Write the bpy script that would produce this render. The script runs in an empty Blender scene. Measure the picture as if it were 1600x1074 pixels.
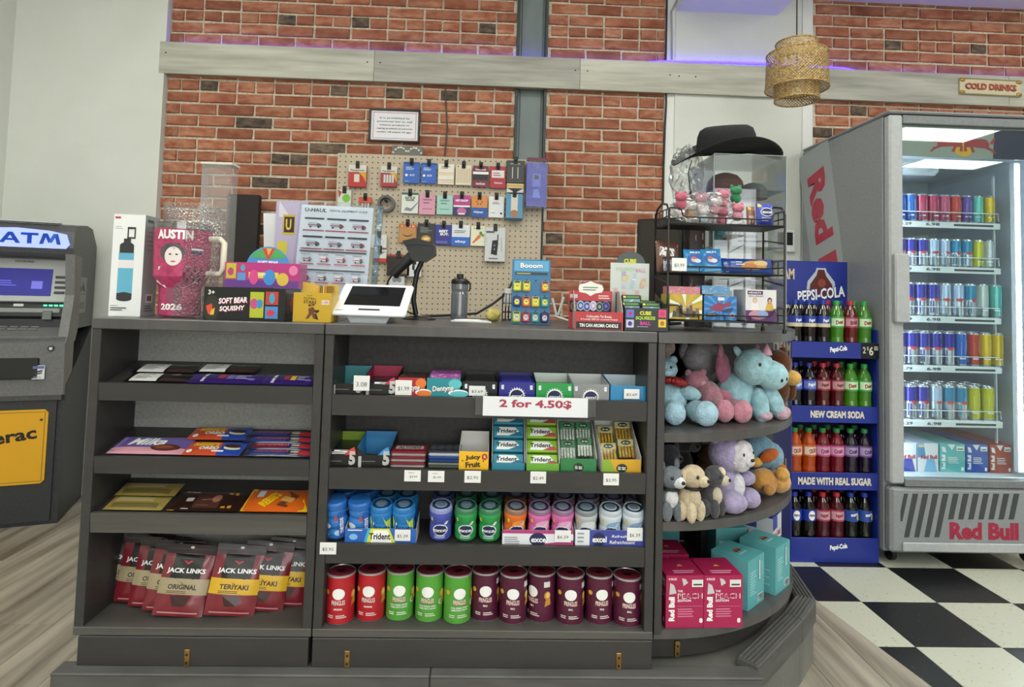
import bpy, math, random
from mathutils import Vector, Matrix, noise
random.seed(11)
S = bpy.context.scene
C = S.collection
# ------------------------------------------------------------------ camera
F, CX, CY, PI_, RO, YA, EYE = 946.2, 800.0, 408.8, .0516, -.028, .0337, 1.1755
def ray(x, y):
    u, v = x-CX, y-CY
    c, s = math.cos(RO), math.sin(RO); u, v = c*u-s*v, s*u+c*v
    X, Y, Z = u/F, 1.0, -v/F
    c, s = math.cos(PI_), math.sin(PI_); Y, Z = c*Y-s*Z, s*Y+c*Z
    c, s = math.cos(YA), math.sin(YA); X, Y = c*X+s*Y, -s*X+c*Y
    return Vector((X, Y, Z))
def P(x, y, Y):                       # pixel -> point on the plane at depth Y
    r = ray(x, y); return Vector((r.x*Y/r.y, Y, EYE+r.z*Y/r.y))
def PX(x, y, Y): return P(x, y, Y).x
def PZ(x, y, Y): return P(x, y, Y).z
fwd = ray(CX, CY).normalized()
rgt = (ray(CX+1, CY)-ray(CX, CY)).normalized()
up = rgt.cross(fwd)
cd = bpy.data.cameras.new('camera'); cam = bpy.data.objects.new('camera', cd); C.objects.link(cam)
cam.matrix_world = Matrix(((rgt.x, up.x, -fwd.x, 0), (rgt.y, up.y, -fwd.y, 0), (rgt.z, up.z, -fwd.z, EYE), (0, 0, 0, 1)))
cd.sensor_width = 36; cd.sensor_fit = 'HORIZONTAL'; cd.lens = F/1600*36
cd.shift_y = -(537-CY)/1600; cd.clip_start = .05
S.camera = cam
# ------------------------------------------------------------------ world, lights, exposure
w = bpy.data.worlds.new('world'); S.world = w; w.use_nodes = True
w.node_tree.nodes['Background'].inputs[0].default_value = (.93, .97, 1, 1)
w.node_tree.nodes['Background'].inputs[1].default_value = .28
S.view_settings.view_transform = 'Standard'; S.view_settings.look = 'None'
S.view_settings.gamma = 1; S.view_settings.use_curve_mapping = False
S.view_settings.exposure = 0.0
PANEL = 11.0           # ceiling light strength
al = bpy.data.lights.new('storefront_daylight', 'AREA'); al.shape = 'RECTANGLE'; al.size = 5.0; al.size_y = 2.3
al.energy = 120; al.color = (.96, .98, 1)
ao = bpy.data.objects.new('storefront_daylight', al); C.objects.link(ao)
ao.location = (1.6, -5.4, 1.75); ao.rotation_euler = (math.radians(90), 0, 0)
# ------------------------------------------------------------------ materials
_mc = {}
def lin(h):
    h = h.lstrip('#'); r = []
    for i in (0, 2, 4):
        v = int(h[i:i+2], 16)/255
        r.append(v/12.92 if v <= .04045 else ((v+.055)/1.055)**2.4)
    return (*r, 1)
def _new(name):
    m = bpy.data.materials.new(name); m.use_nodes = True
    return m, m.node_tree, m.node_tree.nodes['Principled BSDF']
def c(h, r=.5, metal=0., coat=0.):
    k = ('c', h, r, metal, coat)
    if k in _mc: return _mc[k]
    m, t, b = _new('paint_'+h)
    b.inputs['Base Color'].default_value = lin(h); b.inputs['Roughness'].default_value = r
    b.inputs['Metallic'].default_value = metal; b.inputs['Coat Weight'].default_value = coat
    b.inputs['Coat Roughness'].default_value = .08
    _mc[k] = m; return m
def noisy(name, h1, h2, scale=(8, 8, 8), r=.6, bump=0., rnd=0., detail=6, metal=0., contrast=(.35, .65), sheen=0., bscale=None, spec=.5):
    """two-tone noise colour with bump; rnd varies the value from object to object"""
    if name in _mc: return _mc[name]
    m, t, b = _new(name); n = t.nodes; L = t.links
    tc = n.new('ShaderNodeTexCoord'); mp = n.new('ShaderNodeMapping'); mp.inputs['Scale'].default_value = scale
    L.new(tc.outputs['Object'], mp.inputs[0])
    nz = n.new('ShaderNodeTexNoise'); nz.inputs['Detail'].default_value = detail; nz.inputs['Scale'].default_value = 1
    oi = n.new('ShaderNodeObjectInfo')
    if rnd:
        nz.noise_dimensions = '4D'; mu = n.new('ShaderNodeMath'); mu.operation = 'MULTIPLY'; mu.inputs[1].default_value = 37
        L.new(oi.outputs['Random'], mu.inputs[0]); L.new(mu.outputs[0], nz.inputs['W'])
    L.new(mp.outputs[0], nz.inputs['Vector'])
    cr = n.new('ShaderNodeValToRGB'); cr.color_ramp.elements[0].position = contrast[0]; cr.color_ramp.elements[1].position = contrast[1]
    cr.color_ramp.elements[0].color = lin(h1); cr.color_ramp.elements[1].color = lin(h2)
    L.new(nz.outputs['Fac'], cr.inputs[0]); out = cr.outputs[0]
    if rnd:
        hs = n.new('ShaderNodeHueSaturation'); ma = n.new('ShaderNodeMapRange')
        ma.inputs[3].default_value = 1-rnd; ma.inputs[4].default_value = 1+rnd
        L.new(oi.outputs['Random'], ma.inputs[0]); L.new(ma.outputs[0], hs.inputs['Value']); L.new(out, hs.inputs['Color']); out = hs.outputs[0]
    L.new(out, b.inputs['Base Color']); b.inputs['Roughness'].default_value = r; b.inputs['Metallic'].default_value = metal
    b.inputs['Specular IOR Level'].default_value = spec
    if sheen: b.inputs['Sheen Weight'].default_value = sheen; b.inputs['Sheen Roughness'].default_value = .5
    if bump:
        bp = n.new('ShaderNodeBump'); bp.inputs['Strength'].default_value = bump; bp.inputs['Distance'].default_value = .004
        if bscale:
            n2 = n.new('ShaderNodeTexNoise'); n2.inputs['Scale'].default_value = bscale; n2.inputs['Detail'].default_value = 3
            L.new(tc.outputs['Object'], n2.inputs['Vector']); L.new(n2.outputs['Fac'], bp.inputs['Height'])
        else: L.new(nz.outputs['Fac'], bp.inputs['Height'])
        L.new(bp.outputs[0], b.inputs['Normal'])
    _mc[name] = m; return m
def em(h, s):
    k = ('e', h, s)
    if k in _mc: return _mc[k]
    m, t, b = _new('glow_'+h); b.inputs['Base Color'].default_value = lin(h)
    b.inputs['Emission Color'].default_value = lin(h); b.inputs['Emission Strength'].default_value = s
    _mc[k] = m; return m
def clear(name, tint='ffffff', refl=.06, rough=.03, bump=0., bs=120., dens=0., vor=False):
    """thin clear film or acrylic: see-through with a gloss, dens adds some white haze"""
    if name in _mc: return _mc[name]
    m = bpy.data.materials.new(name); m.use_nodes = True; t = m.node_tree; n = t.nodes; L = t.links
    n.remove(n['Principled BSDF']); o = n['Material Output']
    tr = n.new('ShaderNodeBsdfTransparent'); tr.inputs[0].default_value = lin(tint)
    gl = n.new('ShaderNodeBsdfGlossy'); gl.inputs['Roughness'].default_value = rough
    lw = n.new('ShaderNodeLayerWeight'); lw.inputs[0].default_value = .25
    ma = n.new('ShaderNodeMath'); ma.operation = 'MULTIPLY_ADD'; ma.inputs[1].default_value = .55; ma.inputs[2].default_value = refl
    L.new(lw.outputs['Fresnel'], ma.inputs[0])
    mx = n.new('ShaderNodeMixShader'); L.new(ma.outputs[0], mx.inputs[0]); L.new(gl.outputs[0], mx.inputs[2])
    src = tr.outputs[0]
    if dens:
        df = n.new('ShaderNodeBsdfDiffuse'); df.inputs[0].default_value = (.85, .87, .9, 1)
        m2 = n.new('ShaderNodeMixShader'); m2.inputs[0].default_value = dens
        L.new(tr.outputs[0], m2.inputs[1]); L.new(df.outputs[0], m2.inputs[2]); src = m2.outputs[0]
    L.new(src, mx.inputs[1]); L.new(mx.outputs[0], o.inputs[0])
    if bump:
        tc = n.new('ShaderNodeTexCoord')
        nz = n.new('ShaderNodeTexVoronoi' if vor else 'ShaderNodeTexNoise'); nz.inputs['Scale'].default_value = bs
        bp = n.new('ShaderNodeBump'); bp.inputs['Strength'].default_value = bump; bp.inputs['Distance'].default_value = .006
        L.new(tc.outputs['Object'], nz.inputs['Vector']); L.new(nz.outputs[0], bp.inputs['Height']); L.new(bp.outputs[0], gl.inputs['Normal']); L.new(bp.outputs[0], lw.inputs['Normal'])
    _mc[name] = m; return m
# ------------------------------------------------------------------ mesh building
class MB:
    def __init__(s): s.v = []; s.f = []; s.m = []; s.sm = []; s.ms = []; s.T = None
    def mi(s, m):
        if m not in s.ms: s.ms.append(m)
        return s.ms.index(m)
    def add(s, vs, fs, m, smooth=False):
        o = len(s.v); i = s.mi(m)
        if s.T is not None: vs = [s.T @ Vector(v) for v in vs]
        s.v.extend([tuple(v) for v in vs])
        for f in fs: s.f.append([a+o for a in f]); s.m.append(i); s.sm.append(smooth)
        return s
    def box(s, x0, x1, y0, y1, z0, z1, m, b=0.):
        if x0 > x1: x0, x1 = x1, x0
        if y0 > y1: y0, y1 = y1, y0
        if z0 > z1: z0, z1 = z1, z0
        if b <= 0:
            V = [(x, y, z) for x in (x0, x1) for y in (y0, y1) for z in (z0, z1)]
            return s.add(V, [(0, 1, 3, 2), (4, 6, 7, 5), (0, 4, 5, 1), (2, 3, 7, 6), (0, 2, 6, 4), (1, 5, 7, 3)], m)
        b = min(b, (x1-x0)*.45, (y1-y0)*.45, (z1-z0)*.45)
        V = []; ix = {}
        for i, (x, sx) in enumerate(((x0, 1), (x1, -1))):
            for j, (y, sy) in enumerate(((y0, 1), (y1, -1))):
                for k, (z, sz) in enumerate(((z0, 1), (z1, -1))):
                    for a in range(3):
                        ix[i, j, k, a] = len(V)
                        V.append((x+(sx*b if a != 0 else 0), y+(sy*b if a != 1 else 0), z+(sz*b if a != 2 else 0)))
        g = lambda i, j, k, a: ix[i, j, k, a]
        Fs = []
        for i in (0, 1):
            q = [g(i, 0, 0, 0), g(i, 1, 0, 0), g(i, 1, 1, 0), g(i, 0, 1, 0)]; Fs.append(q if i else q[::-1])
            q = [g(0, i, 0, 1), g(1, i, 0, 1), g(1, i, 1, 1), g(0, i, 1, 1)]; Fs.append(q[::-1] if i else q)
            q = [g(0, 0, i, 2), g(1, 0, i, 2), g(1, 1, i, 2), g(0, 1, i, 2)]; Fs.append(q if i else q[::-1])
        for i in (0, 1):
            for j in (0, 1):
                q = [g(i, j, 0, 0), g(i, j, 1, 0), g(i, j, 1, 1), g(i, j, 0, 1)]; Fs.append(q if i == j else q[::-1])
                q = [g(i, 0, j, 0), g(i, 1, j, 0), g(i, 1, j, 2), g(i, 0, j, 2)]; Fs.append(q[::-1] if i == j else q)
                q = [g(0, i, j, 1), g(1, i, j, 1), g(1, i, j, 2), g(0, i, j, 2)]; Fs.append(q if i == j else q[::-1])
                for k in (0, 1):
                    q = [g(i, j, k, 0), g(i, j, k, 1), g(i, j, k, 2)]; Fs.append(q if (i+j+k) % 2 == 0 else q[::-1])
        return s.add(V, Fs, m)
    def lathe(s, prof, m, n=20, o=(0, 0, 0), ax='z', smooth=True, a0=0., a1=2*math.pi, sx=1., sy=1.):
        """prof: (radius, height[, material of the band above])"""
        full = abs(a1-a0-2*math.pi) < 1e-6; k = n if full else n+1
        base = len(prof)
        for i in range(base-1):
            mm = prof[i][2] if len(prof[i]) > 2 else m
            V = []
            for (r, z) in (prof[i][:2], prof[i+1][:2]):
                for j in range(k):
                    a = a0+(a1-a0)*j/n; x, y = r*math.cos(a)*sx, r*math.sin(a)*sy
                    p = (x, y, z) if ax == 'z' else ((x, z, y) if ax == 'y' else (z, x, y))
                    V.append((p[0]+o[0], p[1]+o[1], p[2]+o[2]))
            Fs = []
            for j in range(n):
                j2 = (j+1) % k; q = (j, j2, k+j2, k+j)
                Fs.append(q if ax != 'y' else q[::-1])
            s.add(V, Fs, mm, smooth)
        return s
    def cyl(s, a, b, r, m, n=14, r2=None, cap=True, smooth=True):
        a, b = Vector(a), Vector(b); r2 = r if r2 is None else r2
        d = (b-a).normalized(); e = Vector((0, 0, 1)) if abs(d.z) < .9 else Vector((1, 0, 0))
        x = d.cross(e).normalized(); y = d.cross(x)
        V = [a+(x*math.cos(t)+y*math.sin(t))*r for t in [2*math.pi*i/n for i in range(n)]] + \
            [b+(x*math.cos(t)+y*math.sin(t))*r2 for t in [2*math.pi*i/n for i in range(n)]]
        s.add(V, [(i, (i+1) % n, n+(i+1) % n, n+i) for i in range(n)], m, smooth)
        if cap: s.add(V, [tuple(range(n))[::-1], tuple(range(n, 2*n))], m)
        return s
    def tube(s, pts, r, m, n=6, closed=False):
        pts = [Vector(p) for p in pts]; k = len(pts); V = []; prev = None
        for i, p in enumerate(pts):
            if closed: d = pts[(i+1) % k]-pts[i-1]
            else: d = pts[min(i+1, k-1)]-pts[max(i-1, 0)]
            d = d.normalized() if d.length > 1e-9 else Vector((0, 0, 1))
            if prev is None:
                e = Vector((0, 0, 1)) if abs(d.z) < .9 else Vector((1, 0, 0)); x = d.cross(e).normalized()
            else: x = (prev-d*prev.dot(d)).normalized()
            prev = x; y = d.cross(x)
            rr = r[i] if isinstance(r, (list, tuple)) else r
            V += [p+(x*math.cos(2*math.pi*j/n)+y*math.sin(2*math.pi*j/n))*rr for j in range(n)]
        Fs = []
        for i in range(k if closed else k-1):
            i2 = (i+1) % k
            for j in range(n): Fs.append((i*n+j, i*n+(j+1) % n, i2*n+(j+1) % n, i2*n+j))
        s.add(V, Fs, m, True)
        if not closed: s.add(V, [tuple(range(n))[::-1], tuple(range((k-1)*n, k*n))], m)
        return s
    def prism(s, poly, z0, z1, m, ax='z', smooth=False):
        """extrude a 2D polygon: ax z -> (x,y), ax x -> (y,z), ax y -> (x,z)"""
        f = {'z': lambda p, h: (p[0], p[1], h), 'x': lambda p, h: (h, p[0], p[1]), 'y': lambda p, h: (p[0], h, p[1])}[ax]
        n = len(poly); V = [f(p, z0) for p in poly]+[f(p, z1) for p in poly]
        s.add(V, [(i, (i+1) % n, n+(i+1) % n, n+i) for i in range(n)], m, smooth)
        s.add(V, [tuple(range(n))[::-1], tuple(range(n, 2*n))], m); return s
    def ell(s, o, r, m, n=18, k=12, rot=None, fuzz=0.):
        V = []; R = rot.to_matrix() if hasattr(rot, 'to_matrix') else rot
        o = Vector(o); r = (r, r, r) if not hasattr(r, '__len__') else r
        for i in range(k+1):
            t = math.pi*i/k
            for j in range(n):
                a = 2*math.pi*j/n; d = Vector((math.sin(t)*math.cos(a), math.sin(t)*math.sin(a), math.cos(t)))
                p = Vector((d.x*r[0], d.y*r[1], d.z*r[2]))
                if fuzz: p *= 1+fuzz*noise.noise(d*3.1+o*17)+fuzz*.5*noise.noise(d*9+o*31)
                if R is not None: p = R @ p
                V.append(o+p)
        return s.add(V, [(i*n+j, (i+1)*n+j, (i+1)*n+(j+1) % n, i*n+(j+1) % n) for i in range(k) for j in range(n)], m, True)
    def build(s, name, parent=None, loc=None, rot=None):
        me = bpy.data.meshes.new(name); me.from_pydata(s.v, [], s.f)
        for m in s.ms: me.materials.append(m)
        me.polygons.foreach_set('material_index', s.m); me.polygons.foreach_set('use_smooth', s.sm); me.update()
        o = bpy.data.objects.new(name, me); C.objects.link(o)
        if parent is not None: o.parent = parent
        if loc is not None: o.location = loc
        if rot is not None: o.rotation_euler = rot
        return o
def eul(x=0, y=0, z=0):
    from mathutils import Euler
    return Euler((math.radians(x), math.radians(y), math.radians(z)))
def tag(o, label, cat, group=None):
    o['label'] = label; o['category'] = cat
    if group: o['group'] = group
    return o
def thing(name, label, cat, loc=(0, 0, 0), rz=0., group=None, rx=0., ry=0.):
    o = bpy.data.objects.new(name, None); C.objects.link(o); o.empty_display_size = .05
    o.location = loc; o.rotation_euler = eul(rx, ry, rz); return tag(o, label, cat, group)
def struct(o): o['kind'] = 'structure'; return o
def dup(root, loc, rz=None, label=None):
    r = root.copy(); C.objects.link(r); r.location = loc
    if rz is not None: r.rotation_euler = eul(0, 0, rz)
    if label: r['label'] = label
    for ch in root.children:
        k = ch.copy(); C.objects.link(k); k.parent = r
        for g in ch.children:
            d = g.copy(); C.objects.link(d); d.parent = k
    return r
# ------------------------------------------------------------------ flat print (lettering, logos)
_tc = {}
def glyphs(txt, bold=.0, shear=0.):
    k = (txt, bold, shear)
    if k in _tc: return _tc[k]
    cu = bpy.data.curves.new('lettering', 'FONT'); cu.body = txt; cu.size = 1; cu.resolution_u = 2
    cu.offset = bold; cu.shear = shear; cu.align_x = 'LEFT'
    ob = bpy.data.objects.new('lettering', cu); C.objects.link(ob)
    dg = bpy.context.evaluated_depsgraph_get(); me = bpy.data.meshes.new_from_object(ob.evaluated_get(dg))
    vs = [(v.co.x, v.co.y) for v in me.vertices]; fs = [tuple(p.vertices) for p in me.polygons]
    bpy.data.objects.remove(ob); bpy.data.curves.remove(cu); bpy.data.meshes.remove(me)
    if vs:
        x0 = min(v[0] for v in vs); x1 = max(v[0] for v in vs); y0 = min(v[1] for v in vs); y1 = max(v[1] for v in vs)
    else: x0 = y0 = 0; x1 = y1 = 1
    _tc[k] = (vs, fs, x0, x1, y0, y1); return _tc[k]
class Dec:
    """print in fractions of a W x H panel, mapped onto a surface by fn(u, v, height) in metres"""
    def __init__(s, W, H, fn, n=1, h=.0004): s.W, s.H, s.fn, s.n, s.h = W, H, fn, n, h; s.mb = MB()
    def _p(s, pts, fs, m, smooth=False):
        s.mb.add([s.fn(u*s.W, v*s.H, s.h) for u, v in pts], fs, m, smooth); s.h += .00012; return s
    def rect(s, u0, v0, u1, v1, m, n=None):
        n = n or s.n; nu = max(1, round(n*abs(u1-u0)+.49)) if n > 1 else 1; nv = nu if n > 1 else 1
        pts = [(u0+(u1-u0)*i/nu, v0+(v1-v0)*j/nv) for j in range(nv+1) for i in range(nu+1)]
        return s._p(pts, [(j*(nu+1)+i, j*(nu+1)+i+1, (j+1)*(nu+1)+i+1, (j+1)*(nu+1)+i) for j in range(nv) for i in range(nu)], m, n > 1)
    def poly(s, pts, m): return s._p(pts, [tuple(range(len(pts)))], m)
    def ell(s, u, v, ru, rv, m, n=20):
        R = 4 if s.n > 1 else 1
        pts = [(u, v)]+[(u+ru*k/R*math.cos(2*math.pi*i/n), v+rv*k/R*math.sin(2*math.pi*i/n)) for k in range(1, R+1) for i in range(n)]
        fs = [(0, 1+i, 1+(i+1) % n) for i in range(n)]+[(1+k*n+i, 1+(k+1)*n+i, 1+(k+1)*n+(i+1) % n, 1+k*n+(i+1) % n) for k in range(R-1) for i in range(n)]
        return s._p(pts, fs, m)
    def text(s, t, u, v, hgt, m, w=None, rot=0., bold=.02, shear=0., al='c'):
        """cap-height hgt (fraction of H), optional width w (fraction of W), centred on (u, v)"""
        vs, fs, x0, x1, y0, y1 = glyphs(t, bold, shear)
        ky = hgt*s.H/(y1-y0); kx = ky if w is None else w*s.W/(x1-x0)
        cr, sr = math.cos(math.radians(rot)), math.sin(math.radians(rot)); pts = []
        ox = (x0+x1)/2 if al == 'c' else (x0 if al == 'l' else x1)
        for x, y in vs:
            a, b = (x-ox)*kx, (y-(y0+y1)/2)*ky
            pts.append(((a*cr-b*sr)/s.W+u, (a*sr+b*cr)/s.H+v))
        return s._p(pts, fs, m)
    def lines(s, u0, u1, v0, v1, k, m, fill=.45):
        """rows of unreadable small print"""
        st = random.Random(int((u0+v0)*999)+k)
        for i in range(k):
            v = v1-(v1-v0)*(i+.5)/k; hh = (v1-v0)/k*fill/2
            s.rect(u0, v-hh, u0+(u1-u0)*st.uniform(.6, 1), v+hh, m); s.h -= .00012
        s.h += .00012; return s
    def build(s, name, parent): return s.mb.build(name, parent)
def front(w, d, h, n=1): return Dec(w, h, lambda u, v, e: (u-w/2, -d/2-e, v), n)
def rside(w, d, h): return Dec(d, h, lambda u, v, e: (w/2+e, u-d/2, v))
def lside(w, d, h): return Dec(d, h, lambda u, v, e: (-w/2-e, d/2-u, v))
def topf(w, d, h): return Dec(w, d, lambda u, v, e: (u-w/2, v-d/2, h+e))
def wrap(r, h, span=math.pi, z0=0., n=16):
    """label band round a cylinder, r a number or function of height"""
    rf = r if callable(r) else (lambda v: r)
    R0 = rf(h/2); W = R0*span
    return Dec(W, h, lambda u, v, e: ((rf(v)+e)*math.sin((u-W/2)/R0), -(rf(v)+e)*math.cos((u-W/2)/R0), v+z0), n)
def carton(name, label, cat, w, d, h, loc, rz=0., body='ffffff', fr=None, ls=None, rs=None, tp=None, group=None, rx=0., rough=.4, bevel=.0012):
    t = thing(name, label, cat, loc, rz, group, rx)
    MB().box(-w/2, w/2, -d/2, d/2, 0, h, c(body, rough) if isinstance(body, str) else body, bevel).build('carton_body', t)
    for fn, mk, nm in ((fr, front, 'front_print'), (ls, lside, 'side_print'), (rs, rside, 'side_print'), (tp, topf, 'top_print')):
        if fn:
            D = mk(w, d, h); fn(D); D.build(nm, t)
    return t
W_, K_ = c('f2f2f0', .5), c('141414', .5)
# ================================================================== THE ROOM
WALLY = 3.50                                     # face of the bricks
white_wall = noisy('white_wall', 'd6d8cf', 'dcded6', (3, 3, 3), .75, .15, bscale=220)
white_trim = noisy('white_trim', 'dfe1dc', 'e6e7e3', (4, 4, 4), .6)
mortar = noisy('mortar', 'bfb09a', 'dccfb9', (60, 60, 60), .95, .6)
brick_a = noisy('brick_red', '844832', 'b0755a', (11, 11, 24), .9, .6, rnd=.18, contrast=(.32, .72))
brick_b = noisy('brick_orange', '95543a', 'c48f72', (14, 14, 34), .9, .7, rnd=.14, contrast=(.36, .76))
brick_c = noisy('brick_sooty', '3f3730', '7a6656', (20, 20, 40), .92, .6, rnd=.2)
steel = noisy('grey_steel', '6c7675', '7c8684', (6, 6, 2), .45, .05)
dk_steel = noisy('dark_steel', '2c3233', '3b4243', (6, 6, 2), .5)
# ---- floor: slab, black and white tiles, grey laminate
fl = struct(MB().box(-2.95, 8.2, -5.6, 3.75, -.06, -.004, noisy('floor_slab', '8f877b', 'a39a8d', (.8, 6, 1), .6)).build('floor'))
def speckle(name, base, dot, amt):
    m, t, b = _new(name); n, L = t.nodes, t.links
    tc = n.new('ShaderNodeTexCoord'); oi = n.new('ShaderNodeObjectInfo')
    mp = n.new('ShaderNodeMapping'); mp.inputs['Scale'].default_value = (70, 120, 70)
    vm = n.new('ShaderNodeVectorMath'); vm.operation = 'ADD'
    L.new(tc.outputs['Object'], vm.inputs[0]); L.new(oi.outputs['Random'], vm.inputs[1]); L.new(vm.outputs[0], mp.inputs[0])
    nz = n.new('ShaderNodeTexNoise'); nz.inputs['Scale'].default_value = 1; nz.inputs['Detail'].default_value = 4
    L.new(mp.outputs[0], nz.inputs['Vector'])
    cr = n.new('ShaderNodeValToRGB'); cr.color_ramp.elements[0].position = amt; cr.color_ramp.elements[1].position = amt+.06
    cr.color_ramp.elements[0].color = lin(base); cr.color_ramp.elements[1].color = lin(dot)
    L.new(nz.outputs['Fac'], cr.inputs[0]); L.new(cr.outputs[0], b.inputs['Base Color']); b.inputs['Roughness'].default_value = .32
    return m
tile_w, tile_k = speckle('tile_white', 'c9cab9', '8c8b7e', .64), speckle('tile_black', '17181a', '5d5e5c', .66)
TS = .3048; tmesh = {}
for nm, m in (('w', tile_w), ('k', tile_k)):
    o = MB().box(-TS/2+.0006, TS/2-.0006, -TS/2+.0006, TS/2-.0006, -.005, 0, m, .0008).build('tile', fl); tmesh[nm] = o
first = {'w': True, 'k': True}
for i in range(-1, 7):
    for j in range(-3, 6):
        k = 'w' if (i+j) % 2 == 0 else 'k'
        if first[k]: o = tmesh[k]; first[k] = False
        else: o = tmesh[k].copy(); C.objects.link(o)
        o.location = (1.4938+(i+.5)*TS, 2.7033-(j+.5)*TS, 0)
plank_m = noisy('laminate_grey', '665d52', 'b5ac9d', (20, 1.3, 10), .5, .12, rnd=.14, contrast=(.3, .7))
PW, PL = .181, 1.22
po = None
for i in range(23):
    x = 1.262-(i+1)*PW
    if x < -2.95: break
    y = 3.45-random.random()*PL
    ys = [3.48]; 
    while y > .9: ys.append(y); y -= PL
    ys.append(.9)
    for a, b in zip(ys[1:], ys[:-1]):
        if b-a < .02: continue
        o = MB().box(0, PW-.001, a+.0006, b-.0006, -.004, .003, plank_m, .0008).build('plank', fl, (x, 0, 0))
bm = MB()      # slanted border board that meets the tiles
bm.prism([(1.2615, 3.48), (1.2615, .9), (1.50, .9), (1.40, 1.8), (1.285, 2.58), (1.2618, 3.0)], -.004, .0035, plank_m); bm.build('plank', fl)
# ---- walls
struct(MB().box(-2.95, -2.735, -5.6, 3.75, 0, 3.35, white_wall).build('wall_left'))
xw = PX(256, 120, 3.455)
wb = struct(MB().box(-2.93, xw, 3.455, 3.75, 0, 3.35, white_wall).build('wall_back_white'))
zc0 = PZ(950, 158.7, WALLY)           # centre height of a header course
CO = .0684; BW, BH = .2125, .0558
xj = PX(287.5, 58, WALLY)             # a joint of the first course above the beam
row_above = round((PZ(287.5, 58, WALLY)-zc0)/CO)
def brickmesh(L, m, sd):
    r = random.Random(sd); j = lambda a: r.uniform(-a, a)
    mb = MB(); w, h, d, b = L/2, BH/2, .008, .004
    V = [(-w+j(.002), d, -h+j(.002)), (w+j(.002), d, -h+j(.002)), (w+j(.002), d, h+j(.002)), (-w+j(.002), d, h+j(.002))]
    mid = [(V[i][0]*(1-.004)+j(.001), -d+.003, V[i][2]*.985) for i in range(4)]
    fr_ = [(V[i][0]-math.copysign(b, V[i][0])+j(.0012), -d, V[i][2]-math.copysign(b, V[i][2])) for i in range(4)]
    mb.add(V+mid+fr_, [(8, 9, 10, 11)]+[(i, (i+1) % 4, 4+(i+1) % 4, 4+i) for i in range(4)]+[(4+i, 4+(i+1) % 4, 8+(i+1) % 4, 8+i) for i in range(4)], m)
    return mb
lib = {}
for kind, L in (('s', BW-.0135), ('h', BW/2-.012)):
    for q, m in (('a', brick_a), ('b', brick_b), ('c', brick_c)):
        for sd in range(4):
            o = brickmesh(L, m, sd*7+ord(q)).build('brick'); lib[kind, q, sd] = o.data; bpy.data.objects.remove(o)
def brickwall(name, x0, x1, z0, z1, skip=()):
    w = struct(MB().box(x0, x1, WALLY+.004, 3.75, 0, 3.35, mortar).build(name))
    rr = random.Random(len(name)*5+int(x0*10))
    for n in range(math.ceil((z0-zc0)/CO), int((z1-zc0)/CO)+1):
        z = zc0+n*CO; head = n % 6 == 0; L = BW/2 if head else BW
        off = 0 if (n-row_above) % 2 == 0 else BW/2
        a = xj+off+math.floor((x0-xj-off)/L)*L
        while a < x1-.015:
            l, r = max(a, x0), min(a+L, x1); a += L
            if r-l < .03: continue
            xc = (l+r)/2
            if any(k[0] < l and r < k[1] and k[2] < z-.04 and z+.04 < k[3] for k in skip): continue
            q = rr.random(); q = 'c' if q < (.13 if head else .018) else ('b' if q < .55 else 'a')
            o = bpy.data.objects.new('brick', lib['h' if head else 's', q, rr.randrange(4)]); C.objects.link(o); o.parent = w
            o.location = (xc, WALLY+rr.uniform(-.002, .003), z+rr.uniform(-.0015, .0015)); o.scale.x = (r-l)/L
            o.rotation_euler = (0, rr.uniform(-.008, .008), rr.uniform(-.006, .006))
    return w
xcl, xcr = PX(805, 150, 3.49), PX(854, 150, 3.49)
xp0, xp1 = PX(1040, 130, 3.47), PX(1272, 130, 3.47)
skip_peg = (-.86, .26, .9, 1.90); skip_beam = (-9, 9, 2.39, 2.53)
brickwall('wall_back_left', xw, xcl, 1.0, 2.98, (skip_peg, skip_beam))
brickwall('wall_back_middle', xcr, xp0, 1.0, 3.0, (skip_beam,))
brickwall('wall_back_right', xp1, 3.35, 1.75, 3.06, (skip_beam,))
struct(MB().box(3.35, 8.2, 3.5, 3.75, 0, 3.35, white_wall).build('wall_back_far'))
# steel column set in the brick
cl = struct(MB().box(xcl, xcr, 3.53, 3.75, 0, 3.35, steel).build('trim_1'))
for x0, x1 in ((xcl, xcl+.016), (xcr-.016, xcr)): MB().box(x0, x1, 3.485, 3.60, 0, 3.35, dk_steel, .002).build('flange', cl)
MB().box(xcl+.03, xcr-.03, 3.522, 3.531, 0, 3.35, steel, .002).build('web_plate', cl)
# white pilaster
pl = struct(MB().box(xp0, xp1, 3.485, 3.75, 0, 3.35, white_trim).build('wall_pilaster'))
MB().box(PX(1055, 130, 3.47), PX(1253, 130, 3.47), 3.476, 3.486, 0, 2.875, white_wall, .002).build('panel', pl)
MB().box(PX(1255, 130, 3.47), xp1-.01, 3.478, 3.486, 0, 3.35, white_trim, .002).build('corner_trim', pl)
# boxed-in duct over the pilaster and soffit over the cooler
struct(MB().box(PX(1057, 15, 3.47), PX(1215, 24, 3.47), 2.7, 3.50, 2.872, 3.35, white_trim).build('trim_2'))
struct(MB().box(xp1+.02, 8.2, 3.05, 3.52, 2.985, 3.35, white_trim).build('trim_3'))
ce = struct(MB().box(-2.95, 8.2, -5.6, 3.75, 3.35, 3.42, white_wall).build('ceiling'))
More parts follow.
